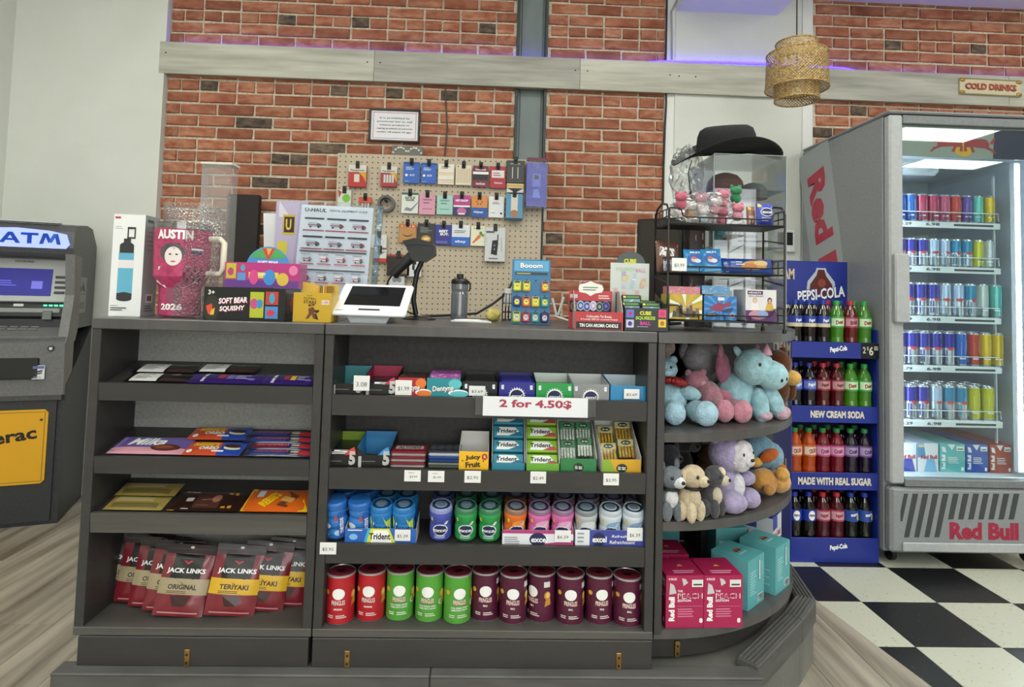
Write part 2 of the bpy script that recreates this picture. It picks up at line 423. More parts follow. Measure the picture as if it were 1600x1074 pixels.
# storefront behind the camera: piers, sill and header round the glazing
sf = struct(MB().box(-3, -1.0, -5.7, -5.5, 0, 3.35, white_wall).box(4.2, 8.2, -5.7, -5.5, 0, 3.35, white_wall).box(-1, 4.2, -5.7, -5.5, 2.95, 3.35, white_wall).box(-1, 4.2, -5.7, -5.5, 0, .55, white_wall).build('wall_front'))
wn = struct(MB().box(-1, 4.2, -5.62, -5.57, .55, .6, dk_steel).box(-1, 4.2, -5.62, -5.57, 2.9, 2.95, dk_steel).build('window_1'))
for x in (-1, .72, 2.46, 4.15): MB().box(x, x+.05, -5.62, -5.57, .6, 2.9, dk_steel).build('mullion', wn)
# ---- timber beam of laminate planks
def wood(name, a, b):
    return noisy(name, a, b, (2.2, 20, 26), .6, .2, rnd=.08, contrast=(.25, .75), detail=9)
bwood, bwood2 = wood('grey_oak', '9c9b8d', 'd6d4c6'), wood('grey_oak_weathered', '83827a', 'c2c0b3')
zb0, zb1 = 2.369, 2.552
bp = struct(MB().box(-1.915, 3.34, 3.465, 3.50, zb0+.004, zb1-.004, bwood).build('trim_4'))
sx = [-1.925, PX(585, 100, 3.461), PX(906, 115, 3.461), PX(1228, 130, 3.461), PX(1575, 150, 3.461), 3.36]
for i in range(5):
    m = (bwood, bwood2, bwood, bwood2, bwood)[i]
    o = MB().box(sx[i]+.0008, sx[i+1]-.0008, 3.452, 3.466, zb0, zb1, m, .0015).build('plank', bp)
for x, y in ((259, 82), (574, 97), (594, 98), (899, 110), (918, 111), (1047, 117), (1061, 119), (1087, 120)):
    p = P(x, y, 3.452); MB().cyl((p.x, 3.4515, p.z), (p.x, 3.4535, p.z), .0045, K_, 10).build('screw', bp)
# LED tape on the beam
lt = tag(MB().tube([(x, 3.484 if not .92 < x < 2.1 else 3.462, zb1+.003+(.004+.012*max(0, math.sin((x-.95)*2.6)) if .92 < x < 2.1 else 0)) for x in [-1.84+.1*i for i in range(52)]], .005, em('3021ff', 15), 6).build('led_strip'), 'violet-blue LED strip running along the top of the grey beam', 'light strip')
# ceiling lights
pf = c('e8e8e8', .4)
i = 0
for iy, yy in enumerate((1.55, -.45, -2.05, -3.6)):
    for ix, xx in enumerate((-1.6, .9, 3.4, 5.9)):
        t = thing('ceiling_light', 'white ceiling panel light, %s row from the brick wall, %s from the white side wall' % (('first', 'second', 'third', 'fourth')[iy], ('first', 'second', 'third', 'fourth')[ix]), 'ceiling light', (xx+(0, 0, -.3, 1.1)[iy], yy, 3.35), 0, 'ceiling panel lights')
        MB().box(-.62, .62, -.32, -.30, -.02, 0, pf).box(-.62, .62, .30, .32, -.02, 0, pf).box(-.62, -.6, -.3, .3, -.02, 0, pf).box(.6, .62, -.3, .3, -.02, 0, pf).build('frame', t)
        MB().box(-.6, .6, -.3, .3, -.014, -.002, em('fafdf6', PANEL)).build('diffuser', t)
# ---- things fixed to the wall
def frame_sign():
    a, b = P(577, 168, 3.47), P(655, 223, 3.47); w, h = b.x-a.x, a.z-b.z
    t = thing('framed_notice', 'black framed age-restriction notice on the brick wall', 'sign', ((a.x+b.x)/2, 3.492, b.z), 0)
    for q in ((-w/2, w/2, 0, .011), (-w/2, w/2, h-.011, h)): MB().box(q[0], q[1], -.018, 0, q[2], q[3], c('1a1512', .35), .002).build('frame_rail', t)
    for q in ((-w/2, -w/2+.011), (w/2-.011, w/2)): MB().box(q[0], q[1], -.018, 0, .011, h-.011, c('1a1512', .35), .002).build('frame_rail', t)
    MB().box(-w/2+.01, w/2-.01, -.008, -.001, .01, h-.01, c('e9e6ea', .5)).build('paper', t)
    D = Dec(w, h, lambda u, v, e: (u-w/2, -.008-e, v)); pk = c('b0687c', .5)
    for q in ((.08, .11, .92, .125), (.08, .875, .92, .89), (.08, .11, .09, .89), (.91, .11, .92, .89)): D.rect(*q, pk)
    for i, s in enumerate(('It is prohibited by', 'provincial law to sell', 'tobacco products or', 'vaping products to persons', 'under 18 years of age.')): D.text(s, .5, .72-.105*i, .062, K_, min(.7, .031*len(s)), bold=.015)
    D.build('lettering', t)
frame_sign()
def cold_sign():
    a, b = P(1500, 121, 3.44), P(1596, 150, 3.44); w, h = b.x-a.x, .098
    t = thing('cold_drinks_sign', 'small cream COLD DRINKS sign with red raised letters on the beam', 'sign', ((a.x+b.x)/2, 3.449, (a.z+b.z)/2-h/2-.003), 0, None, 0, .6)
    MB().box(-w/2, w/2, -.008, .002, 0, h, c('cdbf9f', .6), .002).build('board', t)
    for q in ((-w/2, w/2, 0, .006), (-w/2, w/2, h-.006, h)): MB().box(q[0], q[1], -.012, -.007, q[2], q[3], c('8d8463', .5), .001).build('border', t)
    for x in (-1, 1):
        for z in (.012, h-.012): MB().ell((x*(w/2-.014), -.009, z), (.018, .006, .011), c('b08a3c', .35, .6), 10, 6).build('corner_ornament', t)
    D = Dec(w, h, lambda u, v, e: (u-w/2, -.009-e, v)); D.text('COLD DRINKS', .5, .5, .40, c('5a1a10', .5), .84, bold=.05); D.h += .003
    D.text('COLD DRINKS', .497, .52, .37, c('b4503a', .45), .82, bold=.03); D.build('lettering', t)
cold_sign()
p = P(1226, 378, 3.46)
t = thing('thermostat', 'white wall thermostat with dark screen on the pilaster', 'thermostat', (p.x, 3.476, p.z-.06))
MB().box(-.06, .06, -.022, 0, 0, .13, c('e4e5e2', .4), .004).build('body', t); MB().box(-.045, .045, -.0235, -.021, .04, .115, c('1d2322', .15)).build('screen', t)
# conduit and cables
def cable(name, pts, r, col, label, cat='cable', n=8):
    return tag(MB().tube(pts, r, c(col, .45), n).build(name), label, cat)
cable('wall_cable', [P(x, y, 3.485) for x, y in ((696, 138), (697, 170), (699, 200), (695, 245))], .0045, '4b4038', 'thin brown cable running down the bricks above the pegboard')
cable('wall_cable', [P(x, y, 3.46) for x, y in ((1058, 0), (1049, 18), (1050, 50), (1050, 93))], .006, '9a9aa0', 'grey cable hanging beside the duct above the beam')
cable('wall_cable', [P(x, y, 3.48) for x, y in ((1042, 0), (1041, 60), (1040, 100), (1041, 160), (1039, 200), (1037, 260), (1036, 320))], .006, '191716', 'black cable down the edge of the white pilaster')
# woven pendant lamp
def pendant():
    o = P(1245, 60, 2.9); k = 2.9/F
    t = thing('pendant_lamp', 'woven bamboo pendant lamp with stepped drum shade', 'pendant lamp', (o.x, 2.9, P(1245, 160, 2.9).z))
    wv = bpy.data.materials.new('woven_bamboo'); wv.use_nodes = True; T = wv.node_tree; n, L = T.nodes, T.links; b = n['Principled BSDF']
    nz = noisy('bamboo_strip', '8f6c38', 'd0b276', (90, 90, 90), .6, .2)
    wv = nz
    def drum(name, z0, z1, r0, r1, ns=44):
        mb = MB(); zz = z1-z0
        for s in (1, -1):
            for i in range(ns):
                a = 2*math.pi*i/ns; pts = []
                for q in range(7):
                    f = q/6; aa = a+s*f*zz/((r0+r1)/2)*1.0; r = r0+(r1-r0)*f+(.0012 if s > 0 else -.0012)
                    pts.append((r*math.cos(aa), r*math.sin(aa), z0+zz*f))
                dx = .0034; V = []; 
                for q, p in enumerate(pts):
                    aa = math.atan2(p[1], p[0]); e = Vector((-math.sin(aa), math.cos(aa), 0))*dx
                    V += [Vector(p)-e, Vector(p)+e]
                mb.add(V, [(2*q, 2*q+1, 2*q+3, 2*q+2) for q in range(6)], wv, True)
        for z, r in ((z0, r0), (z1, r1)): mb.tube([(r*math.cos(2*math.pi*i/32), r*math.sin(2*math.pi*i/32), z) for i in range(32)], .004, wv, 6, True)
        mb.build(name, t)
    zz = lambda y: (160-y)*k
    drum('shade_top', zz(92), zz(63), .103, .097); drum('shade_middle', zz(138), zz(82), .146, .140, 62); drum('shade_bottom', zz(157), zz(122), .102, .106)
    mb = MB()
    for i in range(4):
        a = i*math.pi/2+.4; mb.tube([(.099*math.cos(a), .099*math.sin(a), zz(70)), (0, 0, zz(64))], .002, K_, 6)
    mb.build('spokes', t)
    MB().lathe([(.0, .0), (.022, .004), (.03, .02), (.024, .045), (.014, .06), (.014, .09), (0, .09)], c('ece6da', .3), 16, (0, 0, .1)).build('bulb', t)
    MB().cyl((0, 0, .19), (0, 0, 3.35-t.location.z), .0035, K_, 8).build('cord', t)
pendant()
# dark board leaning against the brick
a, b = P(355, 303, 3.4), P(397, 470, 3.4)
t = tag(MB().box(a.x, b.x, 3.40, 3.44, .003, a.z, noisy('dark_board', '120b09', '1d1310', (9, 9, 9), .6), .004).build('dark_board'), 'tall dark brown board standing against the bricks', 'board')
# ================================================================== THE COUNTER
YF, YB, ZT, YP = 1.648, 2.26, 1.079, 1.825            # front, back, worktop height, back panel of the shelves
lam_d = noisy('charcoal_laminate', '353332', '3b3938', (5, 5, 30), .42, .03, contrast=(.3, .7))
lam_m = noisy('charcoal_worktop', '4b4948', '545150', (30, 4, 4), .36, .03)
lam_b = noisy('charcoal_back', '3c3a39', '464443', (90, 90, 90), .6); lam_s = noisy('silver_back', '8c8d89', '9c9d98', (120, 120, 120), .55)
grain = noisy('charcoal_wood_grain', '474541', '5b5954', (2.5, 9, 40), .55, .12, contrast=(.25, .75))
brass = noisy('brass', '8a6a34', 'b08a4c', (60, 60, 60), .35, metal=.8)
# platform under the units
base = thing('platform_base', 'low charcoal platform with ribbed edging under the counter', 'platform', (0, 0, 0))
pm = noisy('platform_paint', '4c4b49', '5a5957', (7, 7, 40), .6, .06)
pm2 = noisy('platform_deck', '6a6964', '7b7972', (5, 5, 5), .65)
ZP = .186
MB().prism([(-1.062, 1.66), (-1.062, 2.26), (1.12, 2.26), (1.05, 2.08), (.745, 1.66)], .0031, ZP-.012, pm2).build('deck', base)
seam = PX(672, 1050, 1.62)
for i, (a, b) in enumerate(((-1.078, seam-.0008), (seam+.0008, .742))):
    MB().box(a, b, 1.612, 1.637, .0031, ZP-.001, pm, .003).build('fascia_board', base)
    MB().box(a, b, 1.609, 1.664, ZP-.004, ZP+.003, pm, .003).build('edge_board', base)
def edging(p0, p1, name='ribbed_edging'):
    d = Vector((p1[0]-p0[0], p1[1]-p0[1], 0)); L = d.length; d.normalize(); nrm = Vector((d.y, -d.x, 0))
    R = Matrix((( d.x, -nrm.x, 0, p0[0]), (d.y, -nrm.y, 0, p0[1]), (0, 0, 1, 0), (0, 0, 0, 1)))
    mb = MB(); mb.T = R
    mb.box(0, L, 0, .062, ZP-.055, ZP+.014, pm, .003)
    for i in range(5): mb.box(.001, L-.001, .006+i*.011, .013+i*.011, ZP+.012, ZP+.018, pm, .0015)
    mb.build(name, base)
    mb = MB(); mb.T = R; mb.box(0, L, .008, .05, .0031, ZP-.055, pm2, .002).build('fascia_board', base)
e0, e1, e2 = (.742, 1.640), (.985, 1.875), (1.092, 1.995)
edging(e0, (e1[0]-.002, e1[1]-.002)); edging(e1, e2)
edging((1.095, 2.003), (1.145, 2.26))
def bracket(par, x, y=1.642):
    MB().box(x-.007, x+.007, y-.003, y, ZP+.004, ZP+.046, brass, .001).cyl((x, y-.0045, ZP+.014), (x, y-.002, ZP+.014), .003, K_, 8).cyl((x, y-.0045, ZP+.034), (x, y-.002, ZP+.034), .003, K_, 8).build('bracket', par)
def unit(x0, x1, label, trays, zfl, lipped, kick0, kick1):
    t = thing('display_counter', label, 'counter', (0, 0, 0), 0, 'charcoal counter units')
    TH = .024
    MB().box(x0, x1, YF-.004, YB, ZT-.029, ZT, lam_m, .002).build('worktop', t)
    MB().box(x0, x0+TH, YF, YB-.03, .276, ZT-.029, lam_d, .0015).build('side_panel', t)
    MB().box(x1-TH, x1, YF, YB-.03, .276, ZT-.029, lam_d, .0015).build('side_panel', t)
    MB().box(x0+TH, x1-TH, YP, YP+.016, .29, ZT-.029, lam_s if lipped > .1 else lam_b).build('back_panel', t)
    MB().box(x0, x1, YF-.002, YB-.03, .262, zfl, grain, .002).build('bottom_panel', t)
    MB().box(kick0, kick1, 1.642, YB-.06, ZP+.0032, .262, lam_d, .0015).build('kick_panel', t)
    for z0, z1 in trays:
        s = MB(); a, b = x0+TH+.0015, x1-TH-.0015
        y0, y1 = 1.662, YP; zz = z1-TD
        poly = [(y0, zz-.012), (y1, zz-.012+(y1-y0)*lipped), (y1, zz+(y1-y0)*lipped), (y0, zz)]
        tr = s.prism(poly, a, b, lam_d, 'x').build('shelf_tray', t)
        MB().prism([(1.652, z0), (1.664, z0), (1.661, z1), (1.648, z1)], a-.0005, b+.0005, grain if z1 < .6 and lipped > .1 else lam_d, 'x').build('lip', tr)
    return t
SL = .27; TD = .006
uL = unit(-1.051, -.4425, 'left charcoal counter unit holding chocolate bars and jerky', ((.862, .909), (.672, .717), (.520, .571)), .283, SL, -1.034, -.447)
uM = unit(-.4395, .4585, 'wide middle charcoal counter unit holding gum and chip cans', ((.836, .890), (.642, .697), (.449, .501)), .283, .06, -.437, .4555)
for u, xs in ((uL, (-.755,)), (uM, (-.345, .367))):
    for x in xs: bracket(u, x)
# rounded end unit
ue = thing('corner_display_unit', 'rounded charcoal end unit with plush toys on its shelves', 'counter', (0, 0, 0), 0, 'charcoal counter units')
X2, RR = .462, .61
def qpoly(inset=0., n=28, x0=X2):
    r = RR-inset
    return [(x0, YB)]+[(x0, YB-r)]+[(X2+.02+(r-.02)*math.sin(math.pi/2*i/n), YB-r*math.cos(math.pi/2*i/n)) for i in range(1, n+1)]
MB().prism(qpoly(-.004), ZT-.029, ZT, lam_m).build('worktop', ue)
MB().box(X2, X2+.02, YF, YB, .276, ZT-.029, lam_d, .0015).build('side_panel', ue)
MB().box(X2+.02, X2+.60, YB-.02, YB, .29, ZT-.029, lam_b).build('back_panel', ue)
MB().box(X2+.27, X2+.288, YB-.20, YB-.02, .29, ZT-.029, lam_d).build('divider_panel', ue)
ZS1, ZS2, ZS3 = .806, .569, .285
for z in (ZS1, ZS2): MB().prism(qpoly(.004, x0=X2+.0205), z-.025, z, lam_m).build('curved_shelf', ue)
MB().prism(qpoly(0), ZS3-.022, ZS3, lam_m).build('curved_shelf', ue)
MB().prism(qpoly(.05), ZP+.0032, ZS3-.022, lam_d).build('kick_panel', ue)
bracket(ue, PX(1058, 1022, 1.70), YF+.051)
# ================================================================== shelf goods
def tagcard(txt, x0, x1, y0, y1, Y, what, dx=0., stand=None, small=False):
    a, b = P(x0, y0, Y), P(x1, y1, Y); w, h = b.x-a.x, a.z-b.z
    t = thing('price_tag', 'white price tag reading %s %s' % (txt, what), 'price tag', ((a.x+b.x)/2, Y, b.z), 0, 'white shelf price tags')
    MB().box(-w/2, w/2, 0, .0012, 0, h, c('e8e8e6', .35), .0003).build('card', t)
    D = Dec(w, h, lambda u, v, e: (u-w/2, -e, v))
    D.text(txt, .56 if small else .5, .42, .22 if small else .30, c('3a3a3a', .5), .46 if small else .68, bold=.0)
    if small: D.rect(.25, .76, .6, .80, c('777777', .5))
    D.build('lettering', t); return t
# ---- gum display cartons on the upper trays
def gumtray(label, x0, x1, zt, zbk, Y, dep, out, inn, fr=None, z=None, notch=True, name='gum_carton', front_h=.62, cat='carton'):
    """open display carton: low front panel, sloped sides, higher back"""
    a = PX(x0, 600, Y); b = PX(x1, 600, Y); w = b-a; h = zt
    t = thing(name, label, cat, ((a+b)/2, Y, z), 0)
    o_, i_ = c(out, .4) if isinstance(out, str) else out, c(inn, .5)
    th = .0008; fh = h*front_h
    def wall(nm, poly, ax, p0, p1):
        m = MB().prism(poly, p0, p1, o_, ax); m2 = m
        ob = m.build(nm, t); return ob
    MB().box(-w/2, w/2, 0, dep, 0, th, i_).build('base', t)
    if notch: MB().prism([(-w/2, 0), (w/2, 0), (w/2, h*.95), (w/2-w*.14, h*.8), (w/2-w*.2, fh), (-w/2+w*.2, fh), (-w/2+w*.14, h*.8), (-w/2, h*.95)], 0, th, o_, 'y').build('front_panel', t)
    else: MB().box(-w/2, w/2, 0, th, 0, fh, o_).build('front_panel', t)
    for s in (-1, 1):
        x = s*w/2; poly = [(0, 0), (dep, 0), (dep, zbk), (0, h*.95 if notch else fh)]
        MB().prism(poly, x, x-s*th, o_, 'x').build('side_panel', t)
        MB().prism([(p[0]*.98+.0009, p[1]*.985+.0009) for p in poly], x-s*th, x-s*(th+.0004), i_, 'x').build('side_lining', t)
    MB().box(-w/2, w/2, dep-th, dep, 0, zbk, i_).build('back_panel', t)
    if fr:
        D = Dec(w, h, lambda u, v, e: (u-w/2, -e, v)); fr(D); D.build('front_print', t)
    return t, w
def packs(t, w, n, zlist, dep, hexs, label, d0=.006, cat='gum pack', txt=None, tcol='ffffff', name='gum_pack', ph=.018, group=None):
    """flat packs lying in a carton, one object each"""
    for i, z in enumerate(zlist):
        pw = w-.008
        q = thing(name, '%s, %s' % (label, ('topmost' if i == len(zlist)-1 else ('lowest' if i == 0 else 'in the middle'))) if len(zlist) > 1 else label, cat, (t.location.x, t.location.y+d0, t.location.z+z), 0, group)
        MB().box(-pw/2, pw/2, 0, dep, 0, ph, c(hexs[i % len(hexs)], .3), .003).build('wrapper', q)
        D = Dec(pw, ph, lambda u, v, e: (u-pw/2, -e, v))
        D.rect(.05, .1, .95, .25, c(tcol, .4))
        if txt: D.text(txt, .5, .6, .5, c(tcol, .4), .6)
        D.build('front_print', q)
Z1, Z2, Z3 = .890-TD+.001, .697-TD+.001, .501-TD+.001
YG = 1.672
def five(col):
    def f(D):
        D.rect(0, 0, 1, .62, c('161616', .35)); D.text('5', .86, .45, .62, c('c9c9c9', .3, .5), .2, bold=.05); D.poly([(.62, .62), (.98, .62), (.92, 1), (.80, .9)], c(col, .4)); D.h += .0003
        D.text('5', .86, .47, .66, c('d6d6d6', .25, .5), .2, bold=.05); D.rect(.1, .3, .55, .34, c('6e6e6e', .4)); D.rect(.05, .05, .14, .55, c('b8b8b8', .4)); return D
    return f
t5a, w5 = gumtray('black gum carton with teal lining, number 5 on its front', 517, 569, .052, .066, YG, .12, '15201f', '3f8d92', five('3fa0a0'), Z1)
t5b, w5 = gumtray('black gum carton with crimson lining beside the teal one', 570, 620, .052, .068, YG, .12, '1a1214', 'a3284a', five('c03050'), Z1)
packs(t5b, w5, 2, (.002, .022), .10, ('26262a', '1c1c20'), 'black gum pack in the crimson lined carton', txt='5')
t5c, w5 = gumtray('black gum carton with lime green lining on the second shelf', 511, 562, .056, .070, YG, .12, '1a1d14', '86a830', five('d04030'), Z2)
packs(t5c, w5, 3, (.002, .018, .034), .105, ('1d1d20', '2b2226', '1a1a1e'), 'black gum pack in the lime lined carton', txt='5', ph=.014)
t5d, w5 = gumtray('black gum carton with bright blue lining, nearly empty', 562, 615, .058, .072, YG, .12, '14191f', '3f8fc8', five('3f8fd0'), Z2)
def den(bg, ac):
    def f(D):
        D.rect(0, 0, 1, 1, c(bg, .35)); D.ell(.85, .72, .2, .25, c(ac, .4)); D.ell(.95, .25, .3, .18, c('ffffff', .4)); D.ell(.98, .2, .28, .16, c(ac, .4))
        D.text('Dentyne', .5, .42, .38, c('5a3030', .4), .66, rot=4, bold=.05, shear=.1); D.text('Dentyne', .49, .44, .36, W_, .64, rot=4, bold=.025, shear=.1); return D
    return f
def cartbox(label, x0, x1, h, dep, z, body, fr, tp=None, Y=YG, name='gum_box'):
    a, b = PX(x0, 600, Y), PX(x1, 600, Y); w = b-a
    return carton(name, label, 'carton', w, dep, h, ((a+b)/2, Y+dep/2, z), 0, body, fr, tp=tp)
def speck(h1, h2):
    def f(D):
        r = random.Random(4); D.rect(0, 0, 1, 1, c(h1, .4))
        for i in range(26): D.rect(*(lambda u, v: (u, v, u+r.uniform(.03, .09), v+r.uniform(.02, .07)))(r.uniform(0, .9), r.uniform(0, .92)), c(h2, .4)); D.h -= .00012
        return D
    return f
cartbox('red cinnamon gum box behind the $1.99 tag', 622, 664, .052, .10, Z1, 'b3262e', den('b42832', 'e07a30'), speck('3b2a26', 'a88a70'))
cartbox('teal gum box with white swirl lettering on the upper tray', 667, 719, .052, .10, Z1, '1f8b98', den('1f8b98', '5fc0c8'))
cartbox('flat purple and white gum pack stacked on the teal gum box', 672, 719, .012, .08, Z1+.0525, '9a3d92', speck('8f3f8c', 'e3c8e2'), speck('8f3f8c', 'e3c8e2'))
def excel(bg, ink='1d2350', lighter=None):
    def f(D):
        D.rect(0, 0, 1, .95, c(bg, .35)); D.ell(.5, .22, .21, .40, W_)
        for i in range(11):
            a = math.pi*i/10; D.poly([(.5+.2*math.cos(a-.08), .22+.38*math.sin(a-.08)), (.5+.2*math.cos(a+.08), .22+.38*math.sin(a+.08)), (.5+.25*math.cos(a), .22+.5*math.sin(a))], W_); D.h -= .00012
        D.ell(.5, .2, .18, .34, c(ink, .35)); D.text('excel', .5, .19, .2, W_, .3, bold=.03)
        for u in (.1, .9): D.rect(u-.035, .55, u+.035, .8, c('e9eef2', .4)); D.rect(u-.045, .66, u+.02, .74, c('cfe0ea', .4))
        return D
    return f
for nm, x0, x1, out, inn, bg, z_ in (('black mint gum carton behind the $3.69 tag', 723, 777, '1b1b1d', '222226', '17171a', 3), ('royal blue mint gum carton full of packs', 780, 836, '26268a', '2c2c78', '28288c', 3),
        ('green spearmint gum carton with white lining', 838, 896, '259a48', 'd5dbd6', '239c48', 2), ('grey mint gum carton with white lining, almost empty', 895, 952, '8e8f90', 'd8dadb', '8c8d8e', 0), ('sky blue mint gum carton at the right end', 954, 1012, '2b87b8', 'cfe0e8', '2a86ba', 1)):
    g, gw = gumtray(nm, x0, x1, .048, .058, YG, .12, out, inn, excel(bg) if bg != '2a86ba' else (lambda D: D.rect(0, 0, 1, .9, c('2a86ba', .35))), Z1)
    packs(g, gw, z_, tuple(.002+.0165*i for i in range(z_)), .1, (bg,), 'flat pack in the '+nm.split(' carton')[0]+' carton', ph=.015)
tagcard('3.08', 553, 577, 587, 611, 1.660, 'in front of the teal lined gum carton')
MB().tube([(0, 0, 0), (0, .004, -.012)], .003, clear('clear_clip', 'e8f4f4', .2)).build('clip', bpy.data.objects['price_tag'])
tagcard('$1.99', 618, 643, 594, 618, 1.664, 'in front of the red gum box')
tagcard('$3.69', 733, 758, 603, 619, 1.664, 'in front of the black gum carton')
tagcard('$3.69', 975, 999, 608, 624, 1.664, 'in front of the sky blue gum carton')
for tx, a, b, y0, y1, wh, sm in (('$4.99', 632, 657, 735, 753, 'below the red mint tins', True), ('$1.99', 669, 694, 736, 754, 'below the blue mint tins', True), ('$2.95', 726, 751, 736, 755, 'below the yellow gum box', False), ('$2.49', 829, 853, 737, 756, 'below the lime gum packs', False), ('$2.95', 943, 967, 740, 759, 'below the orange candy boxes', False), ('$5.95', 500, 525, 848, 867, 'on the lip under the blue mint bottles', False)):
    tagcard(tx, a, b, y0, y1, 1.6465, wh, small=sm)
# banner
a, b = P(755, 619, 1.63), P(918, 653, 1.63); w, h = b.x-a.x, a.z-b.z
t = thing('sale_sign', 'long white sign reading 2 for 4.50$ in red on the upper lip', 'sign', ((a.x+b.x)/2, 1.628, b.z))
MB().box(-w/2, w/2, 0, .0012, 0, h, c('e4e6ea', .3)).build('paper', t)
MB().box(-w/2-.02, w/2+.022, .0012, .0032, .002, h+.0, clear('clear_acrylic', 'f2f6f6', .07, .05), .0004).build('holder', t)
MB().box(-w/2-.02, -w/2-.017, .0032, .0205, .002, h, clear('clear_acrylic')).box(w/2+.019, w/2+.022, .0032, .0205, .002, h, clear('clear_acrylic')).build('holder_tab', t)
D = Dec(w, h, lambda u, v, e: (u-w/2, -e, v)); D.text('2 for 4.50$', .5, .63, .46, c('a83a4c', .5), .69, bold=.035); D.build('lettering', t)
# mint tins
def tin(label, x0, x1, z, dep, h, lid, body, txt=None, rows=1):
    a, b = PX(x0, 720, 1.68), PX(x1, 720, 1.68); w = b-a
    t = thing('mint_tin', label, 'mint tin', ((a+b)/2, 1.676+dep/2, z))
    MB().box(-w/2, w/2, -dep/2, dep/2, 0, h*.6, c(body, .3, .3), .004).build('tin_body', t)
    l = MB().box(-w/2-.0006, w/2+.0006, -dep/2-.0006, dep/2+.0006, h*.6, h, c(lid, .3, .2), .004).build('lid', t)
    D = Dec(w, dep, lambda u, v, e: (u-w/2, v-dep/2, h+e))
    if txt: D.rect(.06, .1, .94, .9, c('8d2130', .35)); D.rect(.1, .3, .9, .72, c('c9c5c0', .35)); D.text(txt, .5, .5, .3, c('202020', .4), .66, bold=.03)
    else:
        for i in range(4): D.ell(.14+.24*i, .5, .1, .35, c('4d535c', .3))
    D.build('lid_print', t); return t
zz = Z2
for i, l in enumerate(('bottom', 'middle', 'top')): tin('red mint tin, %s of the stack left of the blue tins' % l, 608+i*1.0, 664+i*.5, zz+i*.0155, .085-.004*i, .015, '8d2130', 'a5a0a0', 'ALTOIDS')
for i, (l, ld, bd) in enumerate((('bottom', '7e8479', '555a52'), ('middle', '2c4d94', '24407c'), ('top', '30333c', 'c4ccd4'))): tin('%s tin of the blue and silver mint stack' % l, 669, 719, zz+i*.0165, .08, .016, ld, bd)
def juicy(D):
    D.rect(0, 0, 1, 1, c('f0b81e', .4)); D.text('Juicy', .47, .66, .3, c('3b2a16', .4), .52, bold=.05, rot=4); D.text('Fruit', .47, .3, .3, c('3b2a16', .4), .5, bold=.05, rot=4); D.ell(.86, .72, .1, .17, c('b8332a', .4)); D.text('%', .86, .72, .14, W_); D.poly([(.1, .45), (.16, .5), (.1, .55)], c('3b2a16')); D.poly([(.84, .45), (.78, .5), (.84, .55)], c('3b2a16')); return D
gumtray('yellow chewing gum carton with white high back', 721, 767, .05, .08, YG, .11, 'e8e6e0', 'e9e7e2', juicy, Z2, False, front_h=1.0)
# tall sloping gum displays with packs stacked like steps
def stepbox(label, x0, x1, bgs, txt, ink, pk, n, out, in_='e3e5e4'):
    Y = YG-.002; a, b = PX(x0, 700, Y), PX(x1, 700, Y); w = b-a; dep, H = .13, .150
    t = thing('gum_display', label+' display carton with white high sides', 'carton', ((a+b)/2, Y, Z2)); th = .001
    MB().box(-w/2, w/2, 0, dep, 0, th, c(in_)).build('base', t); MB().box(-w/2, w/2, dep-th, dep, 0, H, c(in_)).build('back_panel', t)
    for s in (-1, 1): MB().prism([(0, 0), (dep, 0), (dep, H), (dep*.75, H), (0, .036)], s*w/2, s*(w/2-th), c(in_), 'x').build('side_panel', t)
    MB().box(-w/2, w/2, 0, th, 0, .022, c(out, .4)).build('front_panel', t)
    ang = math.radians(52); pw = w-.006
    for i in range(n):
        yy, z = .010+i*.0205*1.0, .012+i*.0335
        q = thing('gum_pack', '%s gum pack, %s in the stepped carton' % (label, ('lowest', 'second from the bottom', 'third from the bottom', 'topmost')[i if i < n-1 else 3]), 'gum pack', (t.location.x, Y+yy, Z2+z), 0, None, math.degrees(ang)-90)
        MB().box(-pw/2, pw/2, 0, .016, 0, .034, c(bgs, .25), .002).build('wrapper', q)
        D = Dec(pw, .034, lambda u, v, e: (u-pw/2, -e, v)); ink_(D, txt, ink, pk); D.build('front_print', q)
    return t
def ink_(D, txt, ink, pk):
    D.poly([(.1, .14), (.5, .14), (.86, .5), (.72, .86), (.2, .86)], W_); D.poly([(.55, .1), (.97, .1), (.97, .34), (.86, .46), (.66, .3)], c(pk, .35)); D.text(txt, .45, .54, .36, c(ink, .4), .68, bold=.03, shear=.08)
stepbox('teal spearmint', 769, 821, '3f93ac', 'Trident', '14222e', '2d6d92', 4, '2f7f96')
stepbox('lime watermelon', 823, 875, '8fbf3a', 'Trident', '1c2a14', 'b84a52', 4, '6fae3a')
